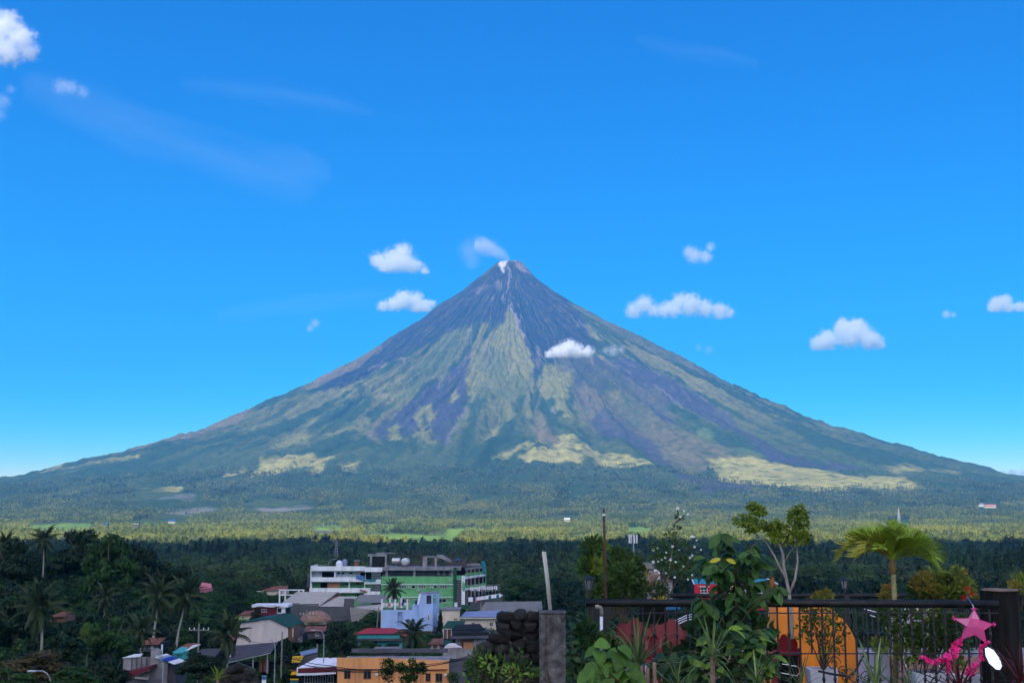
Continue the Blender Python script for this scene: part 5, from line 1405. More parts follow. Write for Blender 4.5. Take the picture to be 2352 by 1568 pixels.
def cell_mast():
    Y = 330; p = at(1456, 1330, Y); k = mpp(Y)
    o = thing('phone_mast', 'phone mast carrying pale upright antenna panels', 'mast', p)
    H = at(1456, 1228, Y).z - p.z
    MB().tube([(0, 0, -6), (0, 0, H)], [.28, .16], 8).build('pole', W_['pole'], o)
    for i, u in enumerate((-9.5, -4.5, 1.5, 8.0)):
        x = u * k; y = (-.5, .5, -.6, .3)[i]
        mb = MB(); mb.box(x - .2, x + .2, y - .1, y + .1, H - 2.1, H + .1); mb.build('antenna_panel', W_['frame'], o)
        MB().bar((0, 0, H - 1), (x, y, H - 1), .08).build('bracket', W_['pole'], o)
cell_mast()

# ---- street lamps, utility poles, wires
def street_lamp(label, u, vt, vb, Y, reach, label_group='street lamps', arm2=None):
    p = at(u, vb, Y); t = at(u, vt, Y); k = mpp(Y)
    o = thing('street_lamp', label, 'street lamp', p, 0, label_group); H = t.z - p.z
    MB().tube([(0, 0, -4), (0, 0, H)], [.085, .05], 8).build('pole', W_['pole'], o)
    s = -1 if reach < 0 else 1; a = abs(reach) * k
    MB().tube([(0, 0, H - .5), (s * .1, 0, H + .1), (s * .35, 0, H + .42), (s * a * .6, 0, H + .55), (s * a, 0, H + .55)], .045, 6).build('arm', W_['pole'], o)
    mb = MB(); mb.box(min(s * a, s * (a + .6)), max(s * a, s * (a + .6)), -.13, .13, H + .46, H + .60); mb.build('lamp_head', W_['steel'], o, bevel=.04)
street_lamp('street lamp right of the pale gable barn', 630, 1480, 1568, 150, -12)
street_lamp('street lamp behind the maroon shop', 743, 1456, 1526, 168, -20)
street_lamp('street lamp in front of the weathered concrete house', 373, 1520, 1572, 118, -2)
street_lamp('street lamp at the bottom left corner under the trees', 116, 1558, 1580, 92, -34)
def utility_pole(label, u, vt, vb, Y, arms=True, lean=0):
    p = at(u, vb, Y); H = at(u, vt, Y).z - p.z
    o = thing('utility_pole', label, 'utility pole', p, 0, 'utility poles')
    MB().tube([(0, 0, -4), (lean, 0, H)], [.15, .1], 8).build('pole', W_['taupe'], o)
    if arms:
        MB().box(-1.3, 1.3, -.06, .06, H - .9, H - .76).build('crossarm', W_['taupe'], o)
        for x in (-1.2, -.6, .6, 1.2):
            MB().lathe([(.05, H - .76), (.07, H - .6), (.04, H - .5)], 8, (x, 0, 0)).build('insulator', W_['frame'], o)
utility_pole('utility pole with crossarm left of the barn', 455, 1431, 1500, 165)
utility_pole('thin pole rising in front of the thatched pavilion', 703, 1400, 1470, 242)
utility_pole('bare pole leaning left of the blue house', 862, 1394, 1446, 262, False, .6)
utility_pole('short pole in front of the grey hall', 728, 1478, 1526, 176, False)
utility_pole('slim pole beside the yard wall', 1104, 1382, 1440, 285, False)
utility_pole('bare pole standing left of the barn palm', 646, 1450, 1540, 176, False)
def cables():
    for i, (pts, r) in enumerate([
        ([(640, 1500, 150), (760, 1528, 130), (900, 1534, 125), (1090, 1508, 120)], .022), ([(640, 1506, 150), (780, 1540, 130), (920, 1536, 125), (1090, 1503, 120)], .02),
        ([(640, 1512, 150), (800, 1536, 130), (960, 1526, 125), (1090, 1500, 120)], .016), ([(774, 1538, 128), (900, 1530, 126), (1028, 1536, 124)], .014),
        ([(455, 1436, 165), (540, 1462, 170), (634, 1478, 160)], .014), ([(703, 1404, 242), (780, 1418, 250), (862, 1398, 262)], .016), ([(703, 1408, 242), (780, 1426, 250), (862, 1402, 262)], .016), ([(862, 1396, 262), (800, 1432, 240), (743, 1460, 168)], .012)]):
        P = [at(*q) for q in pts]; o = P[0]
        # smooth sag
        fine = []
        for a in range(len(P) - 1):
            for t in (0, .25, .5, .75):
                q = P[a].lerp(P[a+1], t); q.z -= 4 * t * (1 - t) * .25; fine.append(q - o)
        fine.append(P[-1] - o)
        ob = MB().tube(fine, r * 1.7, 4).build('cable', W_['wire'], None, o)
        lab = ['thick black cable crossing the orange parapet, highest', 'second black cable across the orange house', 'third thin cable across the orange house', 'cable from the concrete house lamp to the barn lamp', 'cable from the corner lamp to the concrete house lamp', 'short cable behind the corner shop', 'upper cable crossing below the teal house', 'lower cable crossing below the teal house', 'cable between the barn lamp and the shop lamp', 'short thin cable against the orange parapet', 'thin cable from the crossarm pole to the barn lamp', 'upper wire over the grey hall roof', 'lower wire over the grey hall roof', 'thin wire slanting down to the shop street lamp'][i]
        tag(ob, lab, 'cable', 'overhead cables')
cables()

# ---- more sheet-roofed houses packed between the larger ones
def tin_house(label, u0, u1, vt, vr, vb, Y, roof, wall, win=True, skew=6):
    h = House('tin_roofed_house', label, 'house', u0, u1, vb, Y, 6, 'tin-roofed houses of the town', vis=vb - 4)
    X, Z = h.X, h.Z
    corrug(h, 'roof', W_[roof], (X(u0 - 2), -.4, Z(vr)), (X(u1 + 2), -.4, Z(vr - 1)), (X(u1 + 2 - skew * .3), 3.6, Z(vt)), (X(u0 + skew), 3.6, Z(vt + .6)), max(6, int((u1 - u0) / 4)))
    holes = [(u0 + (u1 - u0) * q, u0 + (u1 - u0) * q + (u1 - u0) * .16, vr + 2.5, vr + 2.5 + (vb - vr) * .45) for q in (.15, .62)] if win else []
    h.wall('wall', W_[wall], u0, u1, vr + .6, vb, holes, 0)
    for q in holes: h.window(*q, .05, 2)
    h.box('body', W_['dark'], u0 + .5, u1 - .5, vr + 1, vb, .4, 5.8)
for a in [('low rust-roofed house under the thatched pavilion', 690, 744, 1441, 1450, 1466, 222, 'rust', 'dconc'), ('grey-roofed house between barn and pavilion', 664, 694, 1446, 1456, 1474, 212, 'dconc', 'concrete'), ('pale-roofed house left of the small maroon house', 578, 616, 1398, 1412, 1424, 268, 'broof', 'concrete', False),
          ('rusty lean-to right of the blue house foot', 985, 1016, 1470, 1479, 1494, 208, 'rust', 'brown'), ('taupe-roofed house right of the cream house', 1160, 1236, 1404, 1416, 1434, 276, 'taupe', 'concrete'), ('rusty shed left of the barn', 488, 534, 1462, 1472, 1488, 205, 'rust', 'dconc'),
          ('dark-roofed house left of the long shed', 440, 492, 1496, 1507, 1528, 150, 'dconc', 'concrete'), ('grey roof in front of the teal house', 850, 915, 1490, 1498, 1508, 186, 'taupe', 'dconc', False), ('rust-roofed house above the barn', 548, 590, 1404, 1412, 1424, 285, 'rust', 'cream'),
          ('brown-roofed house at the foot of the left hill', 318, 362, 1470, 1480, 1496, 160, 'rust', 'dconc')]:
    tin_house(*a)
# ---- far plain: pylons, mast and scattered houses
def lattice(label, u, vt, vb, Y, w, m, name='pylon', cat='pylon', arms=True):
    p = at(u, vb, Y); H = at(u, vt, Y).z - p.z
    o = thing(name, label, cat, p)
    mb = MB(); n = 7
    def cor(t): q = w * (1 - .8 * t); return [Vector((sx * q, sy * q, H * t)) for sx, sy in ((-1,-1),(1,-1),(1,1),(-1,1))]
    for k in range(n):
        a, b = cor(k / n), cor((k + 1) / n)
        for c in range(4):
            mb.bar(a[c], b[c], w * .13); mb.bar(a[c], b[(c + 1) % 4], w * .08); mb.bar(a[(c + 1) % 4], b[c], w * .08)
    mb.build('lattice', m, o)
    if arms:
        for t in (.78, .9):
            m2 = MB(); m2.bar((-w * 2.2, 0, H * t), (w * 2.2, 0, H * t), w * .16); m2.build('crossarm', m, o)
lattice('pale lattice mast standing in the far plantation', 2065, 1166, 1200, 3000, 2.6, W_['frame'], 'radio_mast', 'mast', False)
lattice('grey pylon at the wood edge behind the white block', 772, 1238, 1282, 900, 1.3, W_['concrete'])
lattice('grey pylon at the wood edge behind the small palm', 2187, 1216, 1268, 1450, 1.9, W_['concrete'])
def plain_house(label, u0, u1, vt, vb, Y, roof, wall='white'):
    h = House('plain_house', label, 'house', u0, u1, vb, Y, 9, 'houses scattered over the plain')
    vm = vt + (vb - vt) * .55
    h.poly('roof', W_[roof], [(u0 - 1, vm, -1), (u1 + 1, vm, -1), (u1, vt, 4.5), (u0, vt, 4.5)], .3); h.poly('roof', W_[roof], [(u0, vt, 4.5), (u1, vt, 4.5), (u1 + 1, vm, 10), (u0 - 1, vm, 10)], .3)
    h.box('wall', W_[wall], u0, u1, vm + .3, vb + 3, 0, 9)
for a in [('white-roofed house in the plantation below the summit', 1296, 1309, 1189, 1194, 2600, 'frame', 'cream'), ('long pale shed roof left of centre in the plantation', 724, 768, 1217.5, 1220, 2000, 'taupe', 'concrete'), ('blue-roofed house on the left plain', 386, 402, 1193, 1198, 2400, 'tarpb', 'cream'),
          ('pinkish compound high on the far right plain', 2262, 2288, 1158, 1163, 3600, 'pinkroof', 'cream'), ('tiny white house left of the far compound', 2250, 2260, 1155, 1160, 3650, 'concrete'), ('tiny blue roof far left plain', 240, 247, 1200, 1205, 2500, 'tarpb', 'taupe'),
          ('small pale house at the left field edge', 305, 318, 1202, 1206, 2300, 'concrete', 'taupe'), ('small pale house beside the left lahar bank', 440, 452, 1167, 1170, 3300, 'concrete', 'taupe'), 
          ('white roof in the right field clearing', 1806, 1816, 1270, 1276, 1500, 'concrete'), ('tiny pale roof below the far right mast', 2030, 2042, 1203, 1207, 2700, 'concrete', 'cream')]:
    plain_house(*a)
# ------------------------------------------------------------------ trees and palms near the town
G_ = dict(
 dark=leaf_mat('leaf_dark', (.015,.034,.010), obj_var=.12, scale=.6), mid=leaf_mat('leaf_mid', (.034,.080,.015), obj_var=.12, scale=.6),
 bright=leaf_mat('leaf_bright', (.085,.150,.022), obj_var=.1, scale=.6), brown=leaf_mat('leaf_brown', (.085,.062,.022), obj_var=.1, scale=.6),
 palm=leaf_mat('frond_green', (.045,.062,.022), obj_var=.3, scale=.5), palmdry=leaf_mat('frond_dry', (.17,.14,.055), obj_var=.25, scale=.5),
 bark=mat('bark', (.115,.095,.075), rough=1, var=.35, scale=4, stretch=(1,1,.2)), palmbark=mat('palm_bark', (.30,.27,.235), rough=1, var=.25, scale=5, stretch=(1,1,2.5)),
)
def frond_mesh(name, L, droop, m, seed, pairs=34, lw=.12, ll=.8, hang=.55):
    rnd = random.Random(seed); mb = MB(); pts = []; p = Vector((0, 0, 0)); e = 0.0; n = 12
    for i in range(n + 1):
        pts.append(p.copy()); p = p + Vector((math.cos(e), 0, math.sin(e))) * (L / n); e -= droop / n * (1.4 if i > n * .5 else .6)
    mb.tube(pts, [.035 * (1 - .8 * i / n) for i in range(n + 1)], 4, cap=False)
    for k in range(pairs):
        t = .10 + .88 * k / (pairs - 1); f = t * n; i = min(int(f), n - 1); q = pts[i].lerp(pts[i + 1], f - i)
        d = (pts[i + 1] - pts[i]).normalized(); l = ll * (1.0 if t < .35 else 1 - .72 * (t - .35) / .65) * rnd.uniform(.85, 1.1) * min(1, .45 + t * 3)
        for s in (-1, 1):
            dr = (d * .55 + Vector((0, s * .85, -hang * rnd.uniform(.5, 1.3)))).normalized()
            tip = q + dr * l + Vector((0, 0, -.18 * l)); mid = q + dr * l * .5 + Vector((0, 0, .03))
            w = d * lw * .5
            mb.add([q - w * .6, q + w * .6, mid + w, mid - w], [(0, 1, 2, 3)]); mb.add([mid - w, mid + w, tip], [(0, 1, 2)])
    return mb.mesh('frond', m)
FRONDS = {}
def fronds(kind, m, L=3.6):
    if kind not in FRONDS:
        FRONDS[kind] = [frond_mesh('frond', L * q, R(dr), G_[m], i) for i, (q, dr) in enumerate(((1, 70), (1.05, 95), (.92, 50), (1, 120)))]
    return FRONDS[kind]
def coconut(label, u, v, Y, vb, ub=None, n=25, size=1.0, group='coconut palms', dry=.38, seed=0, m='palm'):
    rnd = random.Random(seed + int(u))
    c = at(u, v, Y); b = at(ub if ub is not None else u, vb, Y); b.y = Y
    o = thing('coconut_palm', label, 'palm', b, 0, group)
    top = c - b; H = top.z
    bow = Vector((rnd.uniform(-.2, .2), 0, 0))
    MB().tube([(0, 0, -3), top * .3 + bow, top * .65 + bow * .7, top], [.20 * size, .15 * size, .13 * size, .12 * size], 8).build('trunk', G_['palmbark'], o)
    for k in range(n):
        t = k / (n - 1); el = R(80 - 140 * t ** 1.15 + rnd.uniform(-12, 12))
        fm = fronds('dry' if (t > 1 - dry and rnd.random() < .6) else 'green', 'palmdry' if False else m)
        if t > 1 - dry and rnd.random() < .55: fm = fronds('dry', 'palmdry')
        f = link_mesh('frond', fm[rnd.randrange(4)], o, top)
        f.rotation_euler = (rnd.uniform(-.3, .3), -el, k * 2.399 + rnd.uniform(-.25, .25)); s = size * rnd.uniform(.85, 1.1); f.scale = (s, s, s)
    return o
def crown_mesh(name, seed, w, h, m, clumps=26, per=150, leaf=.34, z0=.32):
    rnd = random.Random(seed); mb = MB()
    for k in range(clumps):
        a = k * 2.399 + rnd.uniform(-.4, .4); q = math.sqrt((k + .5) / clumps)
        zz = math.sqrt(max(0, 1 - q * q)) * rnd.uniform(.45, 1.0) if k % 3 else rnd.uniform(0, .4)
        r = w * .5 * q * rnd.uniform(.65, .92)
        clump_leaves(mb, (math.cos(a) * r, math.sin(a) * r, h * (z0 + (1 - z0) * .86 * zz)), w * rnd.uniform(.11, .19), per, leaf, rnd, flat=.7, shell=.35)
    return mb.mesh('crown', m)
def trunk_mesh(seed, w, h, z0=.32, r=.28):
    rnd = random.Random(seed); mb = MB()
    mb.tube([(0, 0, -3), (rnd.uniform(-.2, .2), 0, h * z0 * .6), (rnd.uniform(-.3, .3), 0, h * (z0 + .25))], [r * 1.2, r, r * .55], 8)
    for k in range(7):
        a = k * 2.399; e = Vector((math.cos(a) * w * .3, math.sin(a) * w * .3, h * (z0 + .2 + .4 * rnd.random())))
        s = Vector((0, 0, h * z0 * rnd.uniform(.5, 1)))
        mb.tube([s, s.lerp(e, .5) + Vector((0, 0, .2)), e], [r * .5, r * .35, r * .12], 5)
    return mb.mesh('trunk', G_['bark'])
CROWN_CACHE = {}
def tree(label, u, vt, vb, Y, wpx, m='mid', group='trees around the town', seed=1, name='broadleaf_tree', z0=.3, leaf=.34, dens=1.0, fullness=26):
    b = at(u, vb, Y); h = at(u, vt, Y).z - b.z; w = wpx * mpp(Y)
    o = thing(name, label, 'tree', b, 0, group)
    key = (m, seed, z0, leaf, dens, fullness)
    if key not in CROWN_CACHE:
        CROWN_CACHE[key] = (crown_mesh('crown', seed, 8, 8, G_[m], fullness, int(150 * dens), leaf, z0), trunk_mesh(seed, 8, 8, z0))
    c, t = CROWN_CACHE[key]
    co = link_mesh('crown', c, o); co['kind'] = 'stuff'
    to = link_mesh('trunk', t, o)
    for q in (co, to): q.scale = (w / 8, w / 8, h / 8)
    o.rotation_euler = (0, 0, seed * 1.3 + u)
    return o
for a in [
 ('broad dark domed tree crowning the left hill', 205, 1194, 1370, 238, 175, 'dark'), ('lighter green tall tree in front of the hilltop dome', 245, 1206, 1410, 215, 135, 'mid', 2), ('dark tree at the far left edge of the hill', 22, 1228, 1380, 228, 130, 'dark', 3),
 ('dark tree on the right shoulder of the left hill', 318, 1236, 1380, 255, 130, 'dark', 2), ('dark tree behind the two leaning palms', 395, 1278, 1430, 240, 130, 'dark', 1), ('green tree right of the pink roof', 525, 1330, 1420, 330, 100, 'mid', 3),
 ('green tree below the pink roof', 470, 1362, 1440, 300, 110, 'mid', 1), ('bright green tree at the foot of the left hill', 250, 1412, 1530, 140, 120, 'mid', 3), ('lime tinged shrub tree beside the bright hillside tree', 198, 1418, 1530, 146, 50, 'bright', 2),
 ('brown-leaved spreading tree at the bottom left', 75, 1478, 1600, 100, 190, 'brown', 1), ('green tree beside the brown-leaved one', 165, 1520, 1610, 92, 130, 'mid', 2), ('dark green tree left of the concrete house', 245, 1512, 1600, 108, 110, 'dark', 3),
 ('dark tree under the left edge palms', 30, 1360, 1500, 165, 130, 'dark', 2), ('dark tree below the large left palm', 120, 1440, 1560, 132, 160, 'dark', 3), ('dark bush tree right of the turquoise hut', 462, 1486, 1575, 126, 110, 'dark', 1),
 ('tree at the corner bottom left', 20, 1530, 1620, 88, 120, 'mid', 3), ('dense dark tree between the shops and the teal house', 782, 1420, 1530, 190, 76, 'dark', 2), ('leafy tree behind the barn roof', 590, 1396, 1450, 238, 44, 'dark', 3),
 ('round light green tree right of the boundary wall', 1198, 1318, 1400, 330, 92, 'mid', 2), ('dark tree beyond the round light green one', 1130, 1345, 1395, 360, 60, 'dark', 1), ('slim dark tree between blue and cream houses', 1011, 1400, 1470, 262, 15, 'dark', 2),
 ('small tree left of the long shed', 500, 1440, 1520, 190, 60, 'dark', 3), ('dark tree behind the warehouse', 1235, 1345, 1420, 320, 80, 'dark', 3), ('vine-covered shrub in front of the teal house', 845, 1462, 1515, 205, 66, 'mid', 1),
 ('dark shrub tree below the teal house', 900, 1472, 1520, 200, 60, 'dark', 2), ('dark tree between barn and corner shop', 655, 1462, 1545, 180, 46, 'dark', 1), ('dark tree right of the thatched pavilion', 770, 1436, 1500, 215, 60, 'dark', 3),
 ('dark tree behind the red house left end', 1575, 1300, 1420, 300, 110, 'dark', 1), ('dark tree behind the red house right end', 1840, 1310, 1430, 290, 130, 'dark', 2), ('dark tree far right behind the terrace', 2180, 1300, 1430, 280, 150, 'dark', 3), ('dark tree behind the small palm', 2010, 1315, 1430, 300, 120, 'dark', 1),
 ('dark tree left of the phone mast', 1395, 1300, 1430, 310, 110, 'dark', 2), ('dark tree at the right edge behind the terrace', 2330, 1310, 1440, 260, 120, 'dark', 1), ('dark tree behind the concrete post', 1290, 1330, 1440, 300, 90, 'dark', 3)]:
    a = list(a); seed = a.pop() if len(a) == 8 else 1
    tree(*a, seed=seed)
for a in [('tall coconut palm topping the left hill', 100, 1238, 232, 1330, 96, 1.0), ('coconut palm left of the tall hilltop palm', 42, 1264, 238, 1340, 38, .8), ('coconut palm at the very left edge of the hill', 12, 1244, 248, 1340, 10, .85),
          ('large coconut palm low on the left slope', 92, 1392, 130, 1500, 95, .95), ('left of the two leaning coconut palms', 366, 1366, 172, 1486, 346, 1.0), ('right of the two leaning coconut palms', 428, 1366, 173, 1484, 398, 1.0),
          ('small coconut palm below the leaning pair', 322, 1446, 150, 1530, 324, .75), ('coconut palm in front of the barn', 524, 1456, 155, 1545, 516, .95), ('coconut palm in front of the green block', 903, 1352, 292, 1420, 903, 1.0),
          ('full-crowned coconut palm right of the teal house', 949, 1452, 204, 1512, 952, 1.05), ('coconut palm in the hillside shade', 242, 1372, 196, 1460, 240, .8), ('coconut palm far right behind the terrace', 2290, 1334, 300, 1430, 2290, .95)]:
    coconut(a[0], a[1], a[2], a[3], a[4], a[5], size=a[6], seed=3)

def fill():
    rs = np.random.RandomState(5); rnd = random.Random(5)
    protos = [(crown_o, hh) for crown_o, hh in []]
    def pr(seed, w, h, m, leaf=.3, n=18, per=70):
        mb = MB(); r2 = random.Random(seed)
        for k in range(n):
            a = k * 2.4; q = math.sqrt((k + .5) / n); rr = w * .42 * q
            zz = h * (.25 + .62 * math.sqrt(max(0, 1 - q * q)) * r2.uniform(.5, 1))
            clump_leaves(mb, (math.cos(a) * rr, math.sin(a) * rr, zz), w * r2.uniform(.12, .2), per, leaf, r2, flat=.8, shell=.3)
        mb.tube([(0, 0, -2), (0, 0, h * .5)], [.15, .05], 5, m=1)
        return bpy.data.objects.new('bush', mb.mesh('bush', [G_[m], G_['bark']]))
    P = [(pr(1, 4, 3, 'dark', .24), 3), (pr(2, 5, 4, 'mid', .26), 4), (pr(3, 3, 2.2, 'dark', .2), 2.2), (pr(4, 6, 7, 'dark', .32), 7), (pr(5, 7, 9, 'dark', .34), 9), (pr(6, 6, 8, 'mid', .32), 8)]
    pts = []; rot = []; scl = []; idx = []
    lim_u = [0, 130, 350, 420, 560, 700, 705, 1250, 1255, 2400]; lim_v = [1240, 1226, 1246, 1300, 1330, 1345, 1396, 1392, 1290, 1290]
    lam = 26000
    ys = np.sqrt(rs.uniform(48 ** 2, 440 ** 2, lam)); xs = ys * rs.uniform(-.46, .46, lam)
    zs = ground_h(xs, ys)
    foot = np.array([f[:8] for f in FOOT if f[3] < 460])
    for x, y, z in zip(xs, ys, zs):
        if y < 90 and x > y * .02: 
            if y < 60: continue
        k = int(rs.randint(0, 6)) if y > 120 else int(rs.randint(0, 4)); s = rs.uniform(.7, 1.2)
        if ((x > foot[:, 4]) & (x < foot[:, 5]) & (y > foot[:, 6]) & (y < foot[:, 7])).any(): continue
        ok = False
        for kk in (k, rs.randint(0, 3), 2):
            u, v = project(x, y, z + P[kk][1] * s * 1.05)
            du = 2.2 * P[kk][1] * .5 / y * FPX * .6
            if v < np.interp(u, lim_u, lim_v): continue
            bl = (foot[:, 3] > y) & (u + du > foot[:, 0]) & (u - du < foot[:, 1]) & (v < foot[:, 2] - 3)
            if not bl.any(): ok = True; k = kk; break
        if not ok: continue
        pts.append((x, y, z)); rot.append(rs.uniform(0, 6.28)); scl.append(s); idx.append(k)
    scatter('undergrowth', ('dense dark bushes and small trees filling the gaps around the town', 'bushes'), np.array(pts), np.array(rot), np.array(scl), np.array(idx, np.int32), [p[0] for p in P])
fill()
# ------------------------------------------------------------------ terrace in the foreground
T_ = dict(
 iron=mat('black_iron', (.010,.009,.010), rough=.45, var=.3, spec=.5), rail=mat('worn_black_pipe', (.009,.008,.009), rough=.5, var=.5, scale=9, spec=.25, stain=(.06,.05,.055), stain_amt=.25),
 stone=mat('lava_stone', (.034,.029,.029), rough=.95, var=.6, scale=16, bump=1.0, obj_var=.4, stain=(.10,.09,.085), stain_amt=.25), mortar=mat('mortar', (.16,.15,.145), rough=1, var=.3, scale=14, bump=.5),
 post=mat('cast_concrete', (.095,.087,.09), rough=.95, var=.6, scale=11, bump=.7, stain=(.020,.017,.016), stain_amt=1.0), bamboo=mat('pale_stick', (.46,.42,.38), rough=.8, var=.2, scale=12, stretch=(1,1,.1)),
 tarp=mat('orange_tarp', (.78,.225,.018), rough=.5, var=.16, scale=4, bump=.9, stretch=(1,1,.35), stain=(.42,.11,.015), stain_amt=.35), redp=mat('red_plastic', (.17,.008,.014), rough=.35, var=.08, spec=.5), pot=mat('white_pot', (.60,.59,.66), rough=.5, var=.06, scale=4, stain=(.4,.38,.42), stain_amt=.3),
 tile=mat('terracotta_tile', (.30,.115,.065), rough=.7, var=.2, scale=6), soil=mat('soil', (.05,.035,.025), rough=1, var=.4, scale=8), star=mat('pink_paper', (.72,.10,.30), rough=.6, var=.05, scale=5, translucent=.25), starb=mat('bright_pink_foil', (.80,.035,.26), rough=.3, var=.15, scale=12),
 starp=mat('pale_pink_paper', (.78,.26,.44), rough=.6, var=.05, translucent=.25), mirror=mat('mirror_glass', (.92,.92,.95), rough=.03, metal=1, var=0), stump=mat('charred_wood', (.005,.004,.004), rough=.95, var=.6, scale=7, stretch=(1,1,.12), bump=.8, stain=(.05,.04,.04), stain_amt=.2),
 leafA=leaf_mat('guava_leaf', (.050,.108,.022), var=.25, obj_var=.55, scale=6, rough=.45), leafA2=leaf_mat('young_leaf', (.17,.28,.035), var=.15, obj_var=.3, scale=6, rough=.45), leafY=leaf_mat('yellow_leaf', (.55,.48,.04), obj_var=.1, scale=6), leafO=leaf_mat('dead_leaf', (.32,.10,.02), obj_var=.2, scale=6),
 leafD=leaf_mat('dark_broad_leaf', (.028,.068,.018), var=.25, obj_var=.45, scale=6, rough=.4), spike=leaf_mat('striped_blade', (.20,.25,.085), var=.2, obj_var=.35, scale=9, rough=.45), spiked=leaf_mat('green_blade', (.10,.15,.05), var=.2, obj_var=.3, scale=9), redblade=leaf_mat('red_blade', (.10,.016,.020), var=.25, obj_var=.4, scale=9),
 heart=leaf_mat('heart_leaf', (.085,.175,.026), var=.18, obj_var=.35, scale=6, rough=.45), croton=leaf_mat('croton_leaf', (.27,.20,.03), var=.3, obj_var=.2, scale=14), crotong=leaf_mat('croton_green', (.16,.19,.03), var=.3, obj_var=.2, scale=14), redfl=leaf_mat('red_shoot', (.60,.045,.02), obj_var=.1),
 fine=leaf_mat('fine_leaf', (.050,.095,.020), var=.3, obj_var=.2, scale=14), bons=leaf_mat('bonsai_leaf', (.17,.235,.028), var=.3, obj_var=.15, scale=12), flower=mat('white_petal', (.85,.84,.82), rough=.6, var=.04, translucent=.2), mpalm=leaf_mat('gold_palm_leaf', (.27,.37,.035), var=.25, obj_var=.25, scale=3, rough=.4), mpalmy=leaf_mat('yellow_palm_leaf', (.38,.36,.04), var=.25, obj_var=.25, scale=3, rough=.4),
 grey=mat('pale_bark', (.26,.22,.20), rough=.95, var=.35, scale=16, stretch=(1,1,.3)), stem=mat('brown_stem', (.085,.055,.038), rough=.9, var=.3, scale=14), white=mat('white_metal', (.62,.62,.66), rough=.4, var=.05), chrome=mat('bare_steel', (.55,.56,.6), rough=.25, metal=.9, var=.05), glassl=mat('lantern_glass', (.16,.17,.19), rough=.2, var=.1), cloth=mat('black_cloth', (.006,.006,.007), rough=1, var=.2), lav=mat('lavender_paint', (.42,.38,.50), rough=.7, var=.08, scale=3),
 rust=mat('rusty_pipe', (.060,.028,.020), rough=.85, var=.35, scale=14), log=mat('weathered_log', (.22,.14,.11), rough=.95, var=.35, scale=9, bump=.5), yellowfl=mat('yellow_flower', (.75,.50,.02), var=.1))
FLOOR = 42.4
# ---- floor, planting bed
def terrace_floor():
    x0, x1 = 1.6, 14.0
    o = tag(MB().box(x0, x1, 17.2, 26.0, FLOOR - .6, FLOOR - .012).build('terrace', W_['concrete']), kind='structure')
    me = MB().box(0, .292, 0, .292, -.01, .006).mesh('floor_tile', T_['tile'])
    n = 0
    for j in range(18):
        for i in range(42):
            x = x0 + .05 + i * .3; y = 20.0 + j * .3
            if y > 25.6 or n >= 300: continue
            u, v = project(x, y, FLOOR)
            if v > 1580 or u > 2380 or u < 1500: continue
            t = link_mesh('floor_tile', me, o, (x, y, FLOOR)); n += 1
    rs = np.random.RandomState(2)
    xs = np.linspace(-3.2, 9.5, 60); ys = np.linspace(8.5, 17.1, 40); X, Y = np.meshgrid(xs, ys)
    Z = 42.35 + .12 * fbm(X * 1.3, Y * 1.3, 3)
    i = np.arange(39)[:, None] * 60; j = np.arange(59)[None, :]
    f = np.stack([i + j, i + j + 1, i + 61 + j, i + 60 + j], -1).reshape(-1, 4)
    tag(link_mesh('planting_bed', mesh_np('planting_bed', np.stack([X.ravel(), Y.ravel(), Z.ravel()], 1), f, T_['soil'], True)), kind='structure')
terrace_floor()

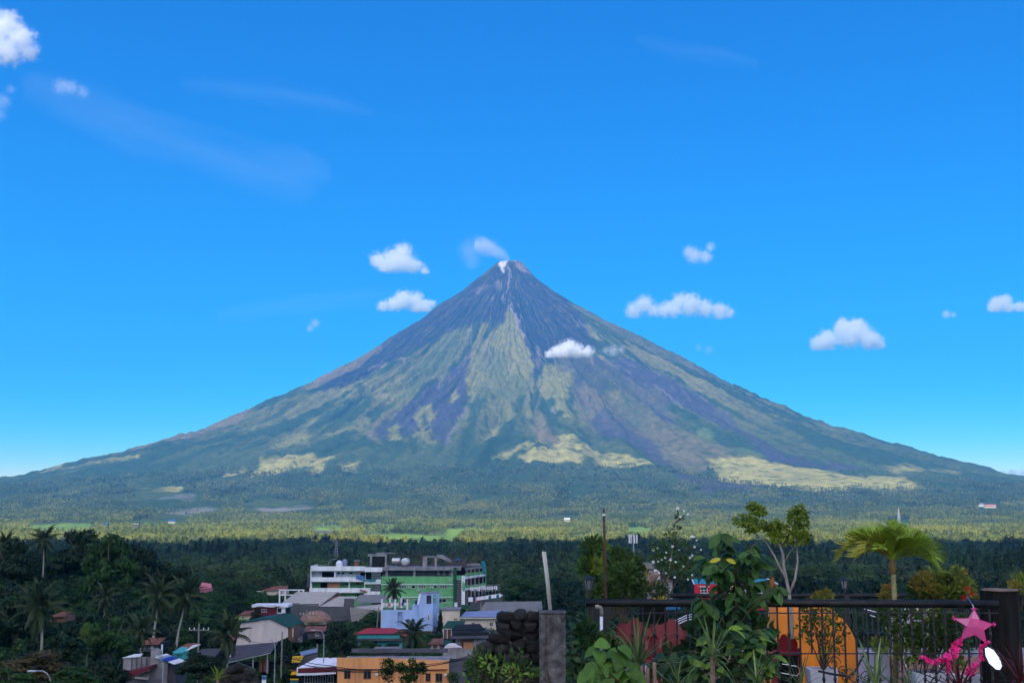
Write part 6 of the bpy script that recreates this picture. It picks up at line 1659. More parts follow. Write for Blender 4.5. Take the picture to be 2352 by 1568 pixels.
# ---- railings
def railing():
    Y = 17.0; a = at(1345, 1384, Y); b = at(2292, 1387, Y)
    o = thing('railing', 'black iron railing with fat top pipe and slim balusters, nearest', 'railing', (a.x, Y, FLOOR))
    zt = a.z - FLOOR; L = b.x - a.x
    MB().tube([(0, 0, zt), (L * .5, 0, zt - .004), (L, 0, b.z - FLOOR)], .052, 14).build('top_rail', T_['rail'], o, smooth=True)
    z1 = at(1800, 1407, Y).z - FLOOR; z2 = at(1800, 1500, Y).z - FLOOR
    MB().box(.1, L, -.012, .012, z1 - .008, z1 + .008).build('upper_rail', T_['iron'], o)
    MB().box(.1, L, -.012, .012, z2 - .008, z2 + .008).build('lower_rail', T_['iron'], o)
    n = 0; u = 1452.0
    while u < 2285:
        x = at(u, 1450, Y).x - a.x
        short = (n % 9 == 7)
        zb = z2 if short else -.05
        bl = MB().box(x - .011, x + .011, -.011, .011, zb, zt - .04).build('baluster', T_['iron'], o)
        for zk in (z1 - .28, z2 - .33):
            if zk > zb: MB().lathe([(.012, -.035), (.022, -.015), (.022, .015), (.012, .035)], 8, (x, 0, zk)).build('collar', T_['iron'], bl)
        u += 25.7; n += 1
    for u in (1372, 1394):
        x = at(u, 1450, Y).x - a.x
        MB().box(x - .055, x + .055, -.02, .09, -.05, zt - .03).build('post', T_['iron'], o)
    # scrollwork between the lower rail and the floor
    for k, (u, v, r, s) in enumerate([(1914, 1522, .10, 1), (1950, 1548, .13, -1), (1935, 1540, .07, 1), (2060, 1530, .08, -1), (2168, 1525, .11, 1), (2140, 1548, .12, -1), (1990, 1556, .10, 1)]):
        c = at(u, v, Y); pts = []
        for t in range(26):
            q = t / 25; ang = q * 9.5 * s; rr = r * (1 - .82 * q)
            pts.append((c.x - a.x + rr * math.cos(ang), 0, c.z - FLOOR + rr * math.sin(ang)))
        MB().tube(pts, .007, 5).build('scroll', T_['iron'], o)
    for (u0, v0, u1, v1) in ((1925, 1538, 1975, 1575), (2130, 1575, 2180, 1515), (2152, 1510, 2230, 1568), (2105, 1540, 2190, 1575), (1990, 1520, 2050, 1570)):
        p, q = at(u0, v0, Y), at(u1, v1, Y)
        MB().bar((p.x - a.x, .012, p.z - FLOOR), (q.x - a.x, .012, q.z - FLOOR), .014).build('brace', T_['iron'], o)
    # far railing
    Y2 = 25.6; p = at(1498, 1367, Y2); q = at(2300, 1366, Y2)
    r = thing('railing', 'second black railing on the far side of the terrace', 'railing', (p.x, Y2, FLOOR))
    zt = p.z - FLOOR; L = q.x - p.x
    MB().tube([(0, 0, zt), (L, 0, zt)], .045, 10).build('top_rail', T_['rail'], r, smooth=True)
    MB().tube([(0, 0, zt - .11), (L, 0, zt - .11)], .022, 8).build('second_rail', T_['iron'], r, smooth=True)
    for k in range(38):
        x = .1 + k * L / 37.5
        MB().box(x - .012, x + .012, -.012, .012, -.02, zt - .03).build('baluster', T_['iron'], r)
    for u in (1700, 1945, 2180):
        x = at(u, 1400, Y2).x - p.x; MB().box(x - .05, x + .05, -.05, .05, -.02, zt + .02).build('post', T_['iron'], r)
railing()

# ---- stone wall with concrete post
def rough_stone(rx, ry, rz, seed):
    rnd = random.Random(seed); bm = bmesh.new()
    bmesh.ops.create_icosphere(bm, subdivisions=3, radius=1)
    cuts = [(Vector((rnd.gauss(0, 1), rnd.gauss(0, 1), rnd.gauss(0, 1))).normalized(), rnd.uniform(.62, .86)) for _ in range(9)]
    ph = [rnd.uniform(0, 6) for _ in range(6)]
    for v in bm.verts:
        c = v.co.copy()
        k = 1 + .10 * math.sin(c.x * 3 + ph[0]) + .09 * math.sin(c.y * 4 + ph[1]) + .09 * math.sin(c.z * 4 + ph[2]) + .06 * math.sin(c.x * 7 + c.z * 6 + ph[3])
        e = .52
        v.co = Vector([math.copysign(abs(q) ** e, q) for q in c]) * k * .86
        for d, hh in cuts:
            t = v.co.dot(d)
            if t > hh: v.co -= d * (t - hh) * .9
        v.co.x *= rx; v.co.y *= ry; v.co.z *= rz
    me = bpy.data.meshes.new('stone'); bm.to_mesh(me); bm.free()
    for p in me.polygons: p.use_smooth = True
    me.materials.append(T_['stone'])
    return me
def stone_wall():
    Y = 14.2
    def q(x, y): return 841.8 + x * .2157, 1229.8 + y * .2157
    st = [(1480,850,82,52),(1640,845,84,50),(1785,855,72,58),(1450,975,80,66),(1590,955,66,50),(1745,965,92,58),(1400,1088,104,50),(1600,1060,80,54),(1765,1068,82,50),(1265,1200,88,74),(1450,1195,86,58),(1630,1170,78,62),(1778,1180,76,58),(1230,1330,90,62),(1390,1310,84,60),(1545,1300,80,62),(1690,1290,74,58),(1800,1300,60,56),(1180,1450,90,64),(1340,1430,86,62),(1490,1420,76,60),(1640,1410,80,60),(1780,1420,74,60),(1150,1560,90,64),(1310,1550,86,62),(1470,1540,80,62),(1620,1530,78,60),(1770,1540,80,60)]
    base = at(1165, 1568, Y); o = thing('stone_wall', 'broken wall of black lava stones against the concrete post', 'stone wall', (base.x, Y, 42.3))
    org = Vector((base.x, Y, 42.3)); rnd = random.Random(4); k = mpp(Y)
    meshes = [rough_stone(1, 1, 1, s) for s in range(6)]
    core = []
    for x, y, rx, ry in st:
        u, v = q(x, y); p = at(u, v, Y) - org
        s = link_mesh('stone', meshes[rnd.randrange(6)], o, (p.x, rnd.uniform(-.03, .03), p.z))
        s.scale = (rx * .2157 * k * 1.13, .16, ry * .2157 * k * 1.13); s.rotation_euler = (rnd.uniform(-.15, .15), rnd.uniform(-.16, .16), rnd.uniform(-.2, .2))
    pts = [q(*c) for c in ((1420,880),(1500,835),(1830,830),(1840,1620),(1120,1620),(1140,1480),(1200,1360),(1230,1190),(1340,1110),(1390,980))]
    mb = MB(); mb.slab([at(u, v, Y) - org + Vector((0, .02, 0)) for u, v in pts], (0, .22, 0)); mb.build('mortar', T_['mortar'], o)
    # concrete post
    p = at(1239, 1405, 13.9); r = at(1299, 1405, 13.9)
    c = thing('concrete_post', 'square stained concrete post at the end of the stone wall', 'post', (p.x, 13.9, 42.2))
    W = r.x - p.x; H = p.z - 42.2
    mb = MB(); mb.box(0, W, 0, .3, 0, H - .02); s = mb.build('shaft', T_['post'], c, bevel=.012)
    MB().box(-.004, W + .012, -.006, .31, H - .018, H).build('cap', T_['post'], c, bevel=.006)
    bar = at(1256, 1535, 13.8) - Vector((p.x, 13.9, 42.2)); MB().bar(bar + Vector((0, -.03, 0)), bar + Vector((.05, -.03, -.25)), .03, .02).build('iron_strap', T_['rust'], c)
    # two sticks standing on the post
    for k2, (u0, v0, u1, v1, lab) in enumerate(((1247, 1266, 1262, 1400, 'pale stick standing on the concrete post, left of two'), (1251.5, 1266.5, 1265.5, 1400, 'pale stick standing on the concrete post, right of two'))):
        a, b = at(u1, v1, 14.0 + k2 * .03), at(u0, v0, 14.0 + k2 * .03)
        t = MB().tube([(0, 0, 0), (b - a) * .5 + Vector((.004, 0, 0)), b - a], .0125, 8).build('stick', T_['bamboo'], None, a, True); tag(t, lab, 'stick', 'sticks on the post')
    # boulders at the lower left
    Yb = 24.0
    for i, (u, v, r1, r2) in enumerate([(535,1536,17,11),(553,1530,15,10),(568,1541,15,13),(522,1551,20,12),(546,1551,18,12),(572,1560,17,13),(530,1567,22,12),(556,1573,22,12),(584,1575,16,13),(508,1572,18,12)]):
        p = at(u, v, Yb); s = link_mesh('boulder', meshes[i % 6], None, p); kk = mpp(Yb)
        s.scale = (r1 * kk, .2, r2 * kk); s.rotation_euler = (.2 * (i % 3), .3 * math.sin(i), i * .4)
        tag(s, ['topmost left boulder of the dark heap', 'topmost middle boulder of the dark heap', 'right shoulder boulder of the dark heap', 'left boulder in the second row of the dark heap', 'middle boulder in the second row of the dark heap', 'right boulder in the second row of the dark heap', 'left bottom boulder of the dark heap', 'middle bottom boulder of the dark heap', 'right bottom boulder of the dark heap', 'outermost left boulder of the dark heap'][i], 'boulder', 'dark boulders heaped at lower left')
stone_wall()

# ---- leaf tools
def leaf_me(name, L, W, m, fold=.18, curl=.5, shape='oval', seg=6, wave=0):
    vs = []; fs = []
    for i in range(seg + 1):
        t = i / seg
        w = {'oval': math.sin(math.pi * min(1, t * .96 + .03)) ** .75, 'heart': (math.sin(math.pi * (t ** .62) * .99 + .02) ** .8), 'blade': (1 - t) ** .5 * min(1, .45 + t * 4), 'lance': math.sin(math.pi * t ** .8 * .99 + .01)}[shape] * W * .5
        a = -curl * t; x = L * (math.sin(curl * t) / curl if curl > .01 else t); z = -L * ((1 - math.cos(curl * t)) / curl if curl > .01 else 0)
        up = fold * w + wave * math.sin(i * 2.1) * W
        vs += [(x, w, z + up), (x, 0, z), (x, -w, z + up)]
    for i in range(seg): fs += [(3*i, 3*i+1, 3*i+4, 3*i+3), (3*i+1, 3*i+2, 3*i+5, 3*i+4)]
    return mesh_np(name, vs, fs, m, True)
def aim(o, pos, d, up=(0, 0, 1), s=1.0, roll=0.0):
    x = Vector(d).normalized(); u = Vector(up)
    y = u.cross(x)
    if y.length < .05: y = Vector((0, 1, 0)).cross(x)
    y.normalize(); z = x.cross(y)
    M = Matrix((x, y, z)).transposed().to_4x4() @ Matrix.Rotation(roll, 4, 'X')
    o.matrix_local = Matrix.Translation(pos) @ M @ Matrix.Diagonal((s, s, s, 1))
def leafy_plant(name, label, base, stems, Y, meshes, n_per, lsize, cat='plant', group=None, stem_m=None, stem_r=.008, droop=.5, seed=0, start=.25, spread=1.0, ydep=.25, face=.35):
    """stems: lists of print-px points; leaves set in pairs along each stem, every leaf its own part"""
    rnd = random.Random(seed); b = at(*base, Y)
    o = thing(name, label, cat, b, 0, group)
    for si, st in enumerate(stems):
        dy = [rnd.uniform(-ydep, ydep) for _ in st]; dy[0] *= .2
        P = [at(u, v, Y + dy[i]) - b for i, (u, v) in enumerate(st)]
        MB().tube(P, [stem_r * (1 - .6 * i / (len(P) - 1)) for i in range(len(P))], 6).build('stem', stem_m or T_['stem'], o, smooth=True)
        tot = len(P) - 1
        for k in range(n_per[si] if isinstance(n_per, (list, tuple)) else n_per):
            nn = (n_per[si] if isinstance(n_per, (list, tuple)) else n_per)
            t = start + (1 - start) * ((k // 2) * 2 + .5) / nn; f = min(t, .999) * tot; i = int(f); p = P[i].lerp(P[i + 1], f - i)
            d0 = (P[i + 1] - P[i]).normalized(); az = (k // 2) * 1.6 + (math.pi if k % 2 else 0) + rnd.uniform(-.5, .5)
            side = Vector((math.cos(az), math.sin(az) * .8 - face, 0)) * spread
            d = (side + d0 * .35 + Vector((0, 0, -droop * rnd.uniform(.3, 1.5)))).normalized()
            l = link_mesh('leaf', meshes[rnd.randrange(len(meshes))], o)
            aim(l, p, d, Vector((0, -.5, 1)), lsize * rnd.uniform(.7, 1.25), rnd.uniform(-.5, .5))
    return o
LM = dict(a=[leaf_me('leaf', 1, .52, T_['leafA'], .2, c) for c in (.4, .8, 1.1)] + [leaf_me('leaf', 1, .46, T_['leafA'], .25, .6)], a2=[leaf_me('leaf', 1, .5, T_['leafA2'], .22, c) for c in (.5, .9)], d=[leaf_me('leaf', 1, .62, T_['leafD'], .12, c) for c in (.3, .7)],
          h=[leaf_me('leaf', 1, .78, T_['heart'], .18, c, 'heart', wave=.02) for c in (.5, .9, 1.2)])
# ---- the tall big-leaved shrub in front of the railing
big = leafy_plant('guava_shrub', 'tall shrub with large ribbed green leaves in front of the railing', (1690, 1600),
    [[(1690,1590),(1692,1470),(1690,1380),(1688,1300),(1672,1258),(1655,1222)], [(1690,1400),(1715,1330),(1738,1290),(1742,1268)], [(1688,1420),(1650,1340),(1625,1290),(1618,1278)], [(1692,1440),(1740,1380),(1775,1352),(1792,1350)], [(1690,1460),(1640,1400),(1612,1375),(1600,1370)],
     [(1692,1330),(1720,1270),(1735,1245)], [(1690,1500),(1650,1440),(1610,1420)], [(1692,1500),(1735,1450),(1770,1440)], [(1690,1320),(1650,1300),(1620,1310)], [(1692,1350),(1730,1340),(1770,1330)]],
    14.6, LM['a'], [40, 20, 22, 22, 20, 16, 20, 20, 18, 18], .19, cat='shrub', seed=3, droop=.7, start=.3, stem_r=.012)
big2 = leafy_plant('hibiscus_shrub', 'lower leafy shrub with fresh green tips at the foot of the tall shrub', (1680, 1610),
    [[(1680,1600),(1690,1500),(1680,1440)], [(1690,1600),(1730,1500),(1750,1450)], [(1670,1600),(1640,1500),(1620,1460)], [(1700,1600),(1760,1540),(1780,1500)], [(1660,1600),(1600,1540),(1580,1500)], [(1700,1590),(1710,1480),(1706,1430)]],
    14.2, LM['a'] + LM['a2'] + LM['d'], [22, 22, 22, 20, 20, 20], .155, cat='shrub', seed=8, droop=.4, start=.25)
leafy_plant('broadleaf_plant', 'dark broad-leaved plant low in the centre of the bed', (1600, 1610), [[(1600,1605),(1590,1520),(1560,1490)], [(1600,1600),(1640,1560),(1680,1550)], [(1610,1600),(1700,1570),(1740,1540)], [(1590,1600),(1540,1530),(1520,1500)], [(1600,1600),(1570,1550),(1590,1500)]], 14.9, LM['d'], 12, .20, seed=12, droop=.5)
leafy_plant('heart_leaf_plant', 'bright green heart-leaved plant left of the striped spiky plant', (1395, 1620), [[(1395,1610),(1380,1530),(1365,1470)], [(1400,1610),(1415,1530),(1420,1480)], [(1390,1610),(1360,1560),(1345,1520)], [(1405,1610),(1440,1560),(1450,1520)], [(1400,1610),(1400,1560),(1395,1500)], [(1400,1610),(1420,1580),(1440,1565)]], 12.4, LM['h'], 9, .20, seed=5, droop=.9, start=.35, face=.6)
leafy_plant('shaded_shrub', 'dark shrub in the gap between concrete post and railing', (1320, 1620), [[(1320,1610),(1315,1500),(1310,1420)], [(1325,1610),(1340,1500),(1345,1440)], [(1315,1610),(1305,1540),(1300,1480)], [(1330,1610),(1350,1560),(1352,1500)], [(1320,1600),(1330,1480),(1325,1410)]], 16.2, LM['d'] + LM['a'][:1], 16, .12, seed=15, droop=.5, cat='shrub')
for lm, u, v, d in ((T_['leafY'], 1668, 1284, (1, 0, -.3)), (T_['leafY'], 1655, 1283, (-1, 0, -.2)), (T_['leafO'], 1772, 1350, (.15, -.1, 1))):
    l = link_mesh('leaf', leaf_me('leaf', 1, .42, lm, .25, .5), big); l['label'] = 'orange dead leaf' if lm is T_['leafO'] else 'yellow leaf'
    aim(l, at(u, v, 14.3) - big.location, d, (0, -1, .4), .13)

# ---- spiky plants
def spiky(name, label, u, v, Y, n, L, W, m, seed, up=.9, cat='spiky plant', group='spiky plants', spread=1.0, curl=(.2, 1.1), trunk=None):
    rnd = random.Random(seed); b = at(u, v, Y); o = thing(name, label, cat, b, 0, group)
    MB().tube([(0, 0, -.5), (0, 0, .02)], [.03, .022], 8).build('stem', trunk or T_['log'], o)
    ms = [leaf_me('leaf', 1, W, q, .3, c, 'blade', 7) for q in m for c in (curl[0], (curl[0] + curl[1]) / 2, curl[1])]
    for k in range(n):
        az = k * 2.399 + rnd.uniform(-.3, .3); t = (k + .5) / n; el = R(86 - 95 * t * spread + rnd.uniform(-8, 8))
        d = Vector((math.cos(az) * math.cos(el), math.sin(az) * math.cos(el) * .8, math.sin(el)))
        l = link_mesh('leaf', ms[rnd.randrange(len(ms))], o); aim(l, Vector((0, 0, .0)) + d * .01, d, (0, 0, 1) if el < 1.2 else (-math.cos(az), -math.sin(az), .2), L * rnd.uniform(.75, 1.15))
    return o
spiky('dracaena', 'striped spiky plant beside the heart-leaved plant', 1466, 1532, 12.8, 30, .56, .055, [T_['spike'], T_['spiked']], 2, spread=.85)
spiky('dracaena', 'striped spiky plant in the middle of the bed', 1636, 1512, 12.6, 40, .44, .05, [T_['spike'], T_['spike'], T_['spiked']], 6, spread=1.1)
spiky('dracaena', 'sparse striped spiky plant right of the white pot', 2010, 1580, 12.6, 20, .46, .06, [T_['spiked'], T_['spike']], 9, spread=.8)
spiky('dracaena', 'striped spiky plant at the foot of the tall guava shrub', 1738, 1572, 12.5, 26, .36, .055, [T_['spike'], T_['spiked']], 17, spread=.95)
spiky('dracaena', 'thin green spiky plant left of the white square pot', 1838, 1588, 12.8, 20, .40, .05, [T_['spiked']], 18, spread=.8)
spiky('dracaena', 'low striped spiky plant beside the red table', 1556, 1580, 12.7, 24, .36, .055, [T_['spike'], T_['spiked']], 19, spread=.95)
spiky('dracaena', 'thin green spiky plant below the small palm', 2086, 1590, 12.9, 20, .40, .05, [T_['spiked'], T_['spike']], 20, spread=.8)
spiky('cordyline', 'dark red spiky plant under the pink streamers', 2205, 1590, 12.4, 30, .48, .06, [T_['redblade']], 11, spread=.85, group='red spiky plants')
spiky('cordyline', 'dark red spiky plant at the right edge', 2345, 1570, 12.6, 32, .46, .06, [T_['redblade']], 13, spread=.9, group='red spiky plants')
spiky('small_tuft', 'yellow-green tuft beside the dark boulders', 500, 1562, 22, 22, .30, .10, [T_['leafA2'], T_['croton']], 14, spread=.8, group=None, cat='plant')
for i, (u, v) in enumerate(((1473, 1528), (1487, 1532), (1503, 1520))):
    p = at(u, v, 12.5); t = MB().tube([(0, 0, -.5), (0, 0, 0)], [.02, .018], 7).build('stake', T_['log'], None, p); tag(t, ['weathered stake by the striped plant, leftmost of three', 'weathered stake by the striped plant, middle of three', 'weathered stake by the striped plant, rightmost of three'][i], 'stake', 'stakes in the bed')

# ---- fine-leaved shrubs
def fine_leaves(mb, c, rad, n, size, rnd, wid=.28, upw=.6, flat=.9):
    for _ in range(n):
        v = Vector((rnd.gauss(0, 1), rnd.gauss(0, 1), rnd.gauss(0, 1))).normalized() * rad * rnd.uniform(.3, 1)
        p = Vector(c) + Vector((v.x, v.y, v.z * flat))
        d = (v.normalized() * .9 + Vector((rnd.uniform(-.5, .5), rnd.uniform(-.5, .5), upw * rnd.uniform(0, 1.4)))).normalized()
        s = d.cross(Vector((rnd.uniform(-1, 1), rnd.uniform(-1, 1), rnd.uniform(-1, 1)))).normalized() * size * wid
        L = size * rnd.uniform(.7, 1.3); i = len(mb.v)
        mb.v += [tuple(p), tuple(p + d * L * .5 + s), tuple(p + d * L), tuple(p + d * L * .5 - s)]; mb.f.append((i, i+1, i+2, i+3)); mb.m.append(0)
def shrub(name, label, u, vb, Y, clumps, mats, leaf=.06, per=90, cat='shrub', group=None, seed=0, stems=True, upw=.6, wid=.28, stem_m=None):
    """clumps: (u, v, radius px); foliage is one mass per colour"""
    rnd = random.Random(seed); b = at(u, vb, Y); k = mpp(Y); o = thing(name, label, cat, b, 0, group)
    mbs = [MB() for _ in mats]
    for i, (cu, cv, cr) in enumerate(clumps):
        c = at(cu, cv, Y + rnd.uniform(-.15, .15)) - b
        fine_leaves(mbs[i % len(mats)], c, cr * k, int(per * (cr / 20) ** 1.5), leaf, rnd, wid, upw)
        if stems:
            MB().tube([(rnd.uniform(-.03, .03), 0, 0), c * .55 + Vector((rnd.uniform(-.03, .03), 0, 0)), c], [.011, .008, .004], 5).build('stem', stem_m or T_['stem'], o)
    for m, mm in zip(mbs, mats):
        if m.v: f = m.build('foliage', mm, o); f['kind'] = 'stuff'
    return o
shrub('potted_shrub', 'fine-leaved shrub growing in the white square pot', 1892, 1538, 17.9, [(1860,1412,26),(1890,1405,28),(1920,1415,24),(1845,1435,22),(1875,1440,28),(1905,1440,26),(1928,1450,20),(1850,1460,18),(1880,1468,22),(1912,1470,20),(1925,1485,16),(1895,1500,16),(1862,1395,20),(1900,1385,22)], [T_['fine'], T_['crotong']], .065, 42, seed=1)
shrub('potted_shrub', 'round yellow-green clipped shrub peeping above the railing', 1890, 1420, 20.5, [(1880,1372,14),(1895,1366,16),(1905,1374,12),(1870,1376,10),(1888,1385,16)], [T_['crotong'], T_['croton']], .06, 200, seed=2)
shrub('croton_bush', 'large bronze and yellow croton bush right of the small palm', 2160, 1480, 20.0, [(2120,1340,28),(2150,1330,26),(2180,1335,26),(2200,1325,22),(2215,1345,24),(2110,1365,24),(2140,1365,28),(2175,1365,28),(2205,1370,26),(2225,1372,20),(2195,1312,12),(2100,1350,16)], [T_['croton'], T_['crotong'], T_['fine']], .075, 150, seed=3, group='croton bushes')
shrub('croton_bush', 'small orange croton beside the palm stem', 2038, 1420, 19.6, [(2036,1355,12),(2046,1350,10),(2030,1370,12),(2048,1372,12)], [T_['croton']], .06, 200, seed=4, group='croton bushes')
shrub('croton_bush', 'dark croton showing behind the black stump', 2345, 1400, 22.0, [(2345,1335,22),(2330,1345,14),(2356,1350,20)], [T_['crotong'], T_['croton']], .07, 130, seed=5, group='croton bushes')
for i, (u, v) in enumerate(((2048, 1345), (2222, 1352), (2214, 1372), (2230, 1362))):
    p = at(u, v, 19.4); mb = MB(); fine_leaves(mb, (0, 0, 0), .028, 22, .04, random.Random(i), .3, .5)
    f = mb.build('red_shoot', T_['redfl'], None, p); tag(f, ['red shoot on the small orange croton', 'upper left red shoot on the large croton', 'lower red shoot on the large croton', 'rightmost red shoot on the large croton'][i], 'flower', 'red shoots on the crotons')
shrub('terrace_shrub', 'dark green bush behind the railing left of the star', 2110, 1600, 18.6, [(2050,1420,28),(2090,1415,28),(2130,1410,28),(2165,1420,26),(2060,1455,26),(2100,1460,28),(2140,1455,28),(2175,1460,24),(2080,1500,26),(2120,1500,26),(2160,1500,26),(2020,1480,18),(2200,1430,20),(2205,1480,24),(2190,1520,24),(2030,1405,20)], [T_['fine'], T_['fine'], T_['crotong']], .08, 110, seed=6)
shrub('terrace_shrub', 'dark leafy bush under the black pipe at the left end of the railing', 1390, 1440, 18.6, [(1400,1350,26),(1430,1340,26),(1450,1355,24),(1375,1360,20),(1420,1320,24),(1445,1310,20),(1470,1350,18),(1360,1365,14),(1405,1370,20),(1460,1330,18)], [T_['fine']], .08, 110, seed=7)
shrub('terrace_shrub', 'tall dark leafy plant left of the rusty pole', 1362, 1430, 19.0, [(1362,1250,20),(1350,1262,14),(1378,1258,16),(1364,1280,18),(1345,1295,16),(1372,1300,16),(1340,1308,12),(1368,1325,16),(1352,1335,12)], [T_['fine'], T_['fine'], T_['bons']], .085, 120, seed=8)
shrub('terrace_shrub', 'spreading olive bush behind the left end of the railing', 1430, 1440, 20.0, [(1420,1275,22),(1445,1285,22),(1430,1300,24),(1460,1295,18),(1410,1300,20),(1400,1320,20),(1475,1315,16)], [T_['fine'], T_['fine'], T_['crotong']], .10, 100, seed=9, upw=1.0, wid=.16)
shrub('terrace_shrub', 'dry grassy clump behind the railing by the flowering tree', 1480, 1430, 19.2, [(1480,1350,22),(1505,1355,20),(1460,1365,18),(1520,1362,14),(1490,1335,16)], [T_['croton'], T_['fine']], .10, 110, seed=10, upw=1.2, wid=.10)
shrub('frangipani_bush', 'leafy bush growing in front of the lava stone wall', 1150, 1620, 12.6, [(1085,1515,20),(1105,1508,20),(1125,1520,20),(1080,1540,20),(1110,1545,24),(1140,1540,18),(1160,1500,14),(1150,1530,16),(1180,1545,20),(1205,1535,18),(1185,1520,14),(1210,1560,22),(1160,1565,24),(1120,1570,22),(1085,1565,20),(1225,1545,14),(1190,1500,10)], [T_['fine'], T_['fine'], T_['leafA2']], .06, 36, seed=11, wid=.2)
shrub('sapling', 'slim leafy sapling before the orange house, leftmost of four', 892, 1600, 60, [(890,1525,14),(898,1535,12),(884,1545,12),(892,1552,14),(896,1520,8)], [G_['mid'], G_['dark']], .10, 420, cat='tree', group='saplings before the orange house', seed=12)
shrub('sapling', 'slim leafy sapling before the orange house, second from left', 928, 1600, 61, [(920,1530,11),(928,1534,10),(914,1536,8),(924,1540,8)], [G_['mid'], G_['dark']], .10, 420, cat='tree', group='saplings before the orange house', seed=13)
shrub('sapling', 'tallest slim sapling before the orange house', 944, 1600, 60, [(946,1520,9),(950,1530,10),(944,1542,12),(950,1550,10),(938,1556,10),(930,1562,14),(946,1563,14)], [G_['mid'], G_['dark']], .10, 420, cat='tree', group='saplings before the orange house', seed=14)
shrub('sapling', 'slim leafy sapling before the orange house, rightmost of four', 972, 1600, 61, [(966,1532,11),(972,1537,10),(962,1540,8),(969,1527,7)], [G_['mid'], G_['dark']], .10, 420, cat='tree', group='saplings before the orange house', seed=15)
shrub('bush', 'small shrub at the foot of the dark grey wall', 1042, 1600, 70, [(1038,1555,12),(1046,1552,10),(1042,1565,12)], [G_['mid']], .10, 420, cat='tree', seed=16)

shrub('bed_shrub', 'dark leafy mass behind the tall guava shrub', 1690, 1640, 15.8, [(1600,1450,22),(1640,1440,24),(1680,1430,26),(1720,1430,26),(1755,1450,22),(1590,1490,22),(1630,1485,26),(1670,1480,28),(1715,1475,28),(1755,1490,24),(1600,1530,26),(1650,1530,28),(1700,1530,28),(1750,1535,26),(1640,1395,16),(1690,1390,20),(1730,1390,16),(1670,1345,16),(1705,1340,16),(1685,1300,14)], [T_['leafD'], T_['fine'], T_['leafD']], .11, 60, seed=31, wid=.34)
shrub('bed_shrub', 'dark low foliage under the left railing posts', 1370, 1640, 16.4, [(1345,1450,20),(1370,1480,22),(1340,1500,22),(1400,1480,18),(1420,1500,20),(1450,1510,18),(1350,1540,26),(1400,1540,26),(1520,1540,22),(1560,1530,24),(1540,1500,16)], [T_['leafD'], T_['fine']], .11, 60, seed=32, wid=.34)
# ---- flowering tree, bonsai, small palm
def flowering_tree():
    Y = 20.5; b = at(1530, 1400, Y); o = thing('flowering_tree', 'airy small tree covered in white flowers behind the railing', 'tree', b); rnd = random.Random(21)
    br = [[(1530,1400),(1532,1340),(1545,1260),(1552,1200),(1562,1180),(1556,1170)], [(1530,1390),(1520,1330),(1512,1290),(1505,1262),(1510,1250)], [(1532,1380),(1560,1320),(1585,1300),(1600,1292)], [(1535,1330),(1555,1280),(1580,1260)], [(1540,1290),(1530,1250),(1520,1235)], [(1545,1260),(1565,1235),(1575,1240)], [(1552,1200),(1566,1188),(1570,1185)], [(1535,1345),(1515,1310),(1500,1300)]]
    for s in br: MB().tube([at(u, v, Y + rnd.uniform(-.1, .1)) - b for u, v in s], [.014 * (1 - .75 * i / (len(s) - 1)) for i in range(len(s))], 6).build('branch', T_['grey'] if len(s) > 5 else T_['stem'], o)
    mb = MB()
    for cu, cv, cr in [(1520,1260,20),(1545,1255,22),(1570,1262,20),(1510,1285,18),(1535,1285,22),(1560,1290,20),(1585,1290,16),(1550,1310,18),(1525,1310,16),(1552,1215,8),(1562,1185,7),(1575,1320,16),(1500,1250,10),(1595,1300,12),(1540,1235,14)]:
        fine_leaves(mb, at(cu, cv, Y + rnd.uniform(-.2, .2)) - b, cr * mpp(Y), int(cr * 3.4), .075, rnd, .2, .3)
    f = mb.build('foliage', T_['fine'], o); f['kind'] = 'stuff'
    pm = MB()
    for q in range(5):
        a = q * 1.2566; c, s = math.cos(a), math.sin(a); p = lambda r, w, z: (c * r - s * w, s * r + c * w, z)
        pm.add([p(.004, 0, 0), p(.022, .011, .006), p(.036, 0, .002), p(.022, -.011, .006)], [(0, 1, 2, 3)])
    fm = pm.mesh('flower', T_['flower'])
    fl = [(1556,1167),(1570,1172),(1580,1180),(1563,1186),(1588,1232),(1593,1232),(1600,1240),(1510,1258),(1545,1254),(1500,1262),(1560,1262),(1595,1255),(1530,1268),(1610,1262),(1590,1275),(1500,1290),(1512,1289),(1520,1285),(1528,1280),(1540,1285),(1552,1290),(1595,1300),(1585,1280),(1570,1300),(1530,1315),(1550,1325),(1505,1330),(1512,1325),(1580,1330),(1590,1320),(1600,1335),(1608,1345),(1560,1350),(1618,1330),(1620,1342),(1525,1345),(1570,1370),(1556,1378),(1600,1265),(1585,1262)]
    for u, v in fl[::1][:30]:
        l = link_mesh('flower', fm, o); aim(l, at(u, v, Y - .25 + rnd.uniform(-.15, .1)) - b, (rnd.uniform(-1, 1), rnd.uniform(-.3, .3), rnd.uniform(-.4, .4)), (rnd.uniform(-.6, .6), -1, rnd.uniform(-.2, .9)), rnd.uniform(.5, .85))
flowering_tree()
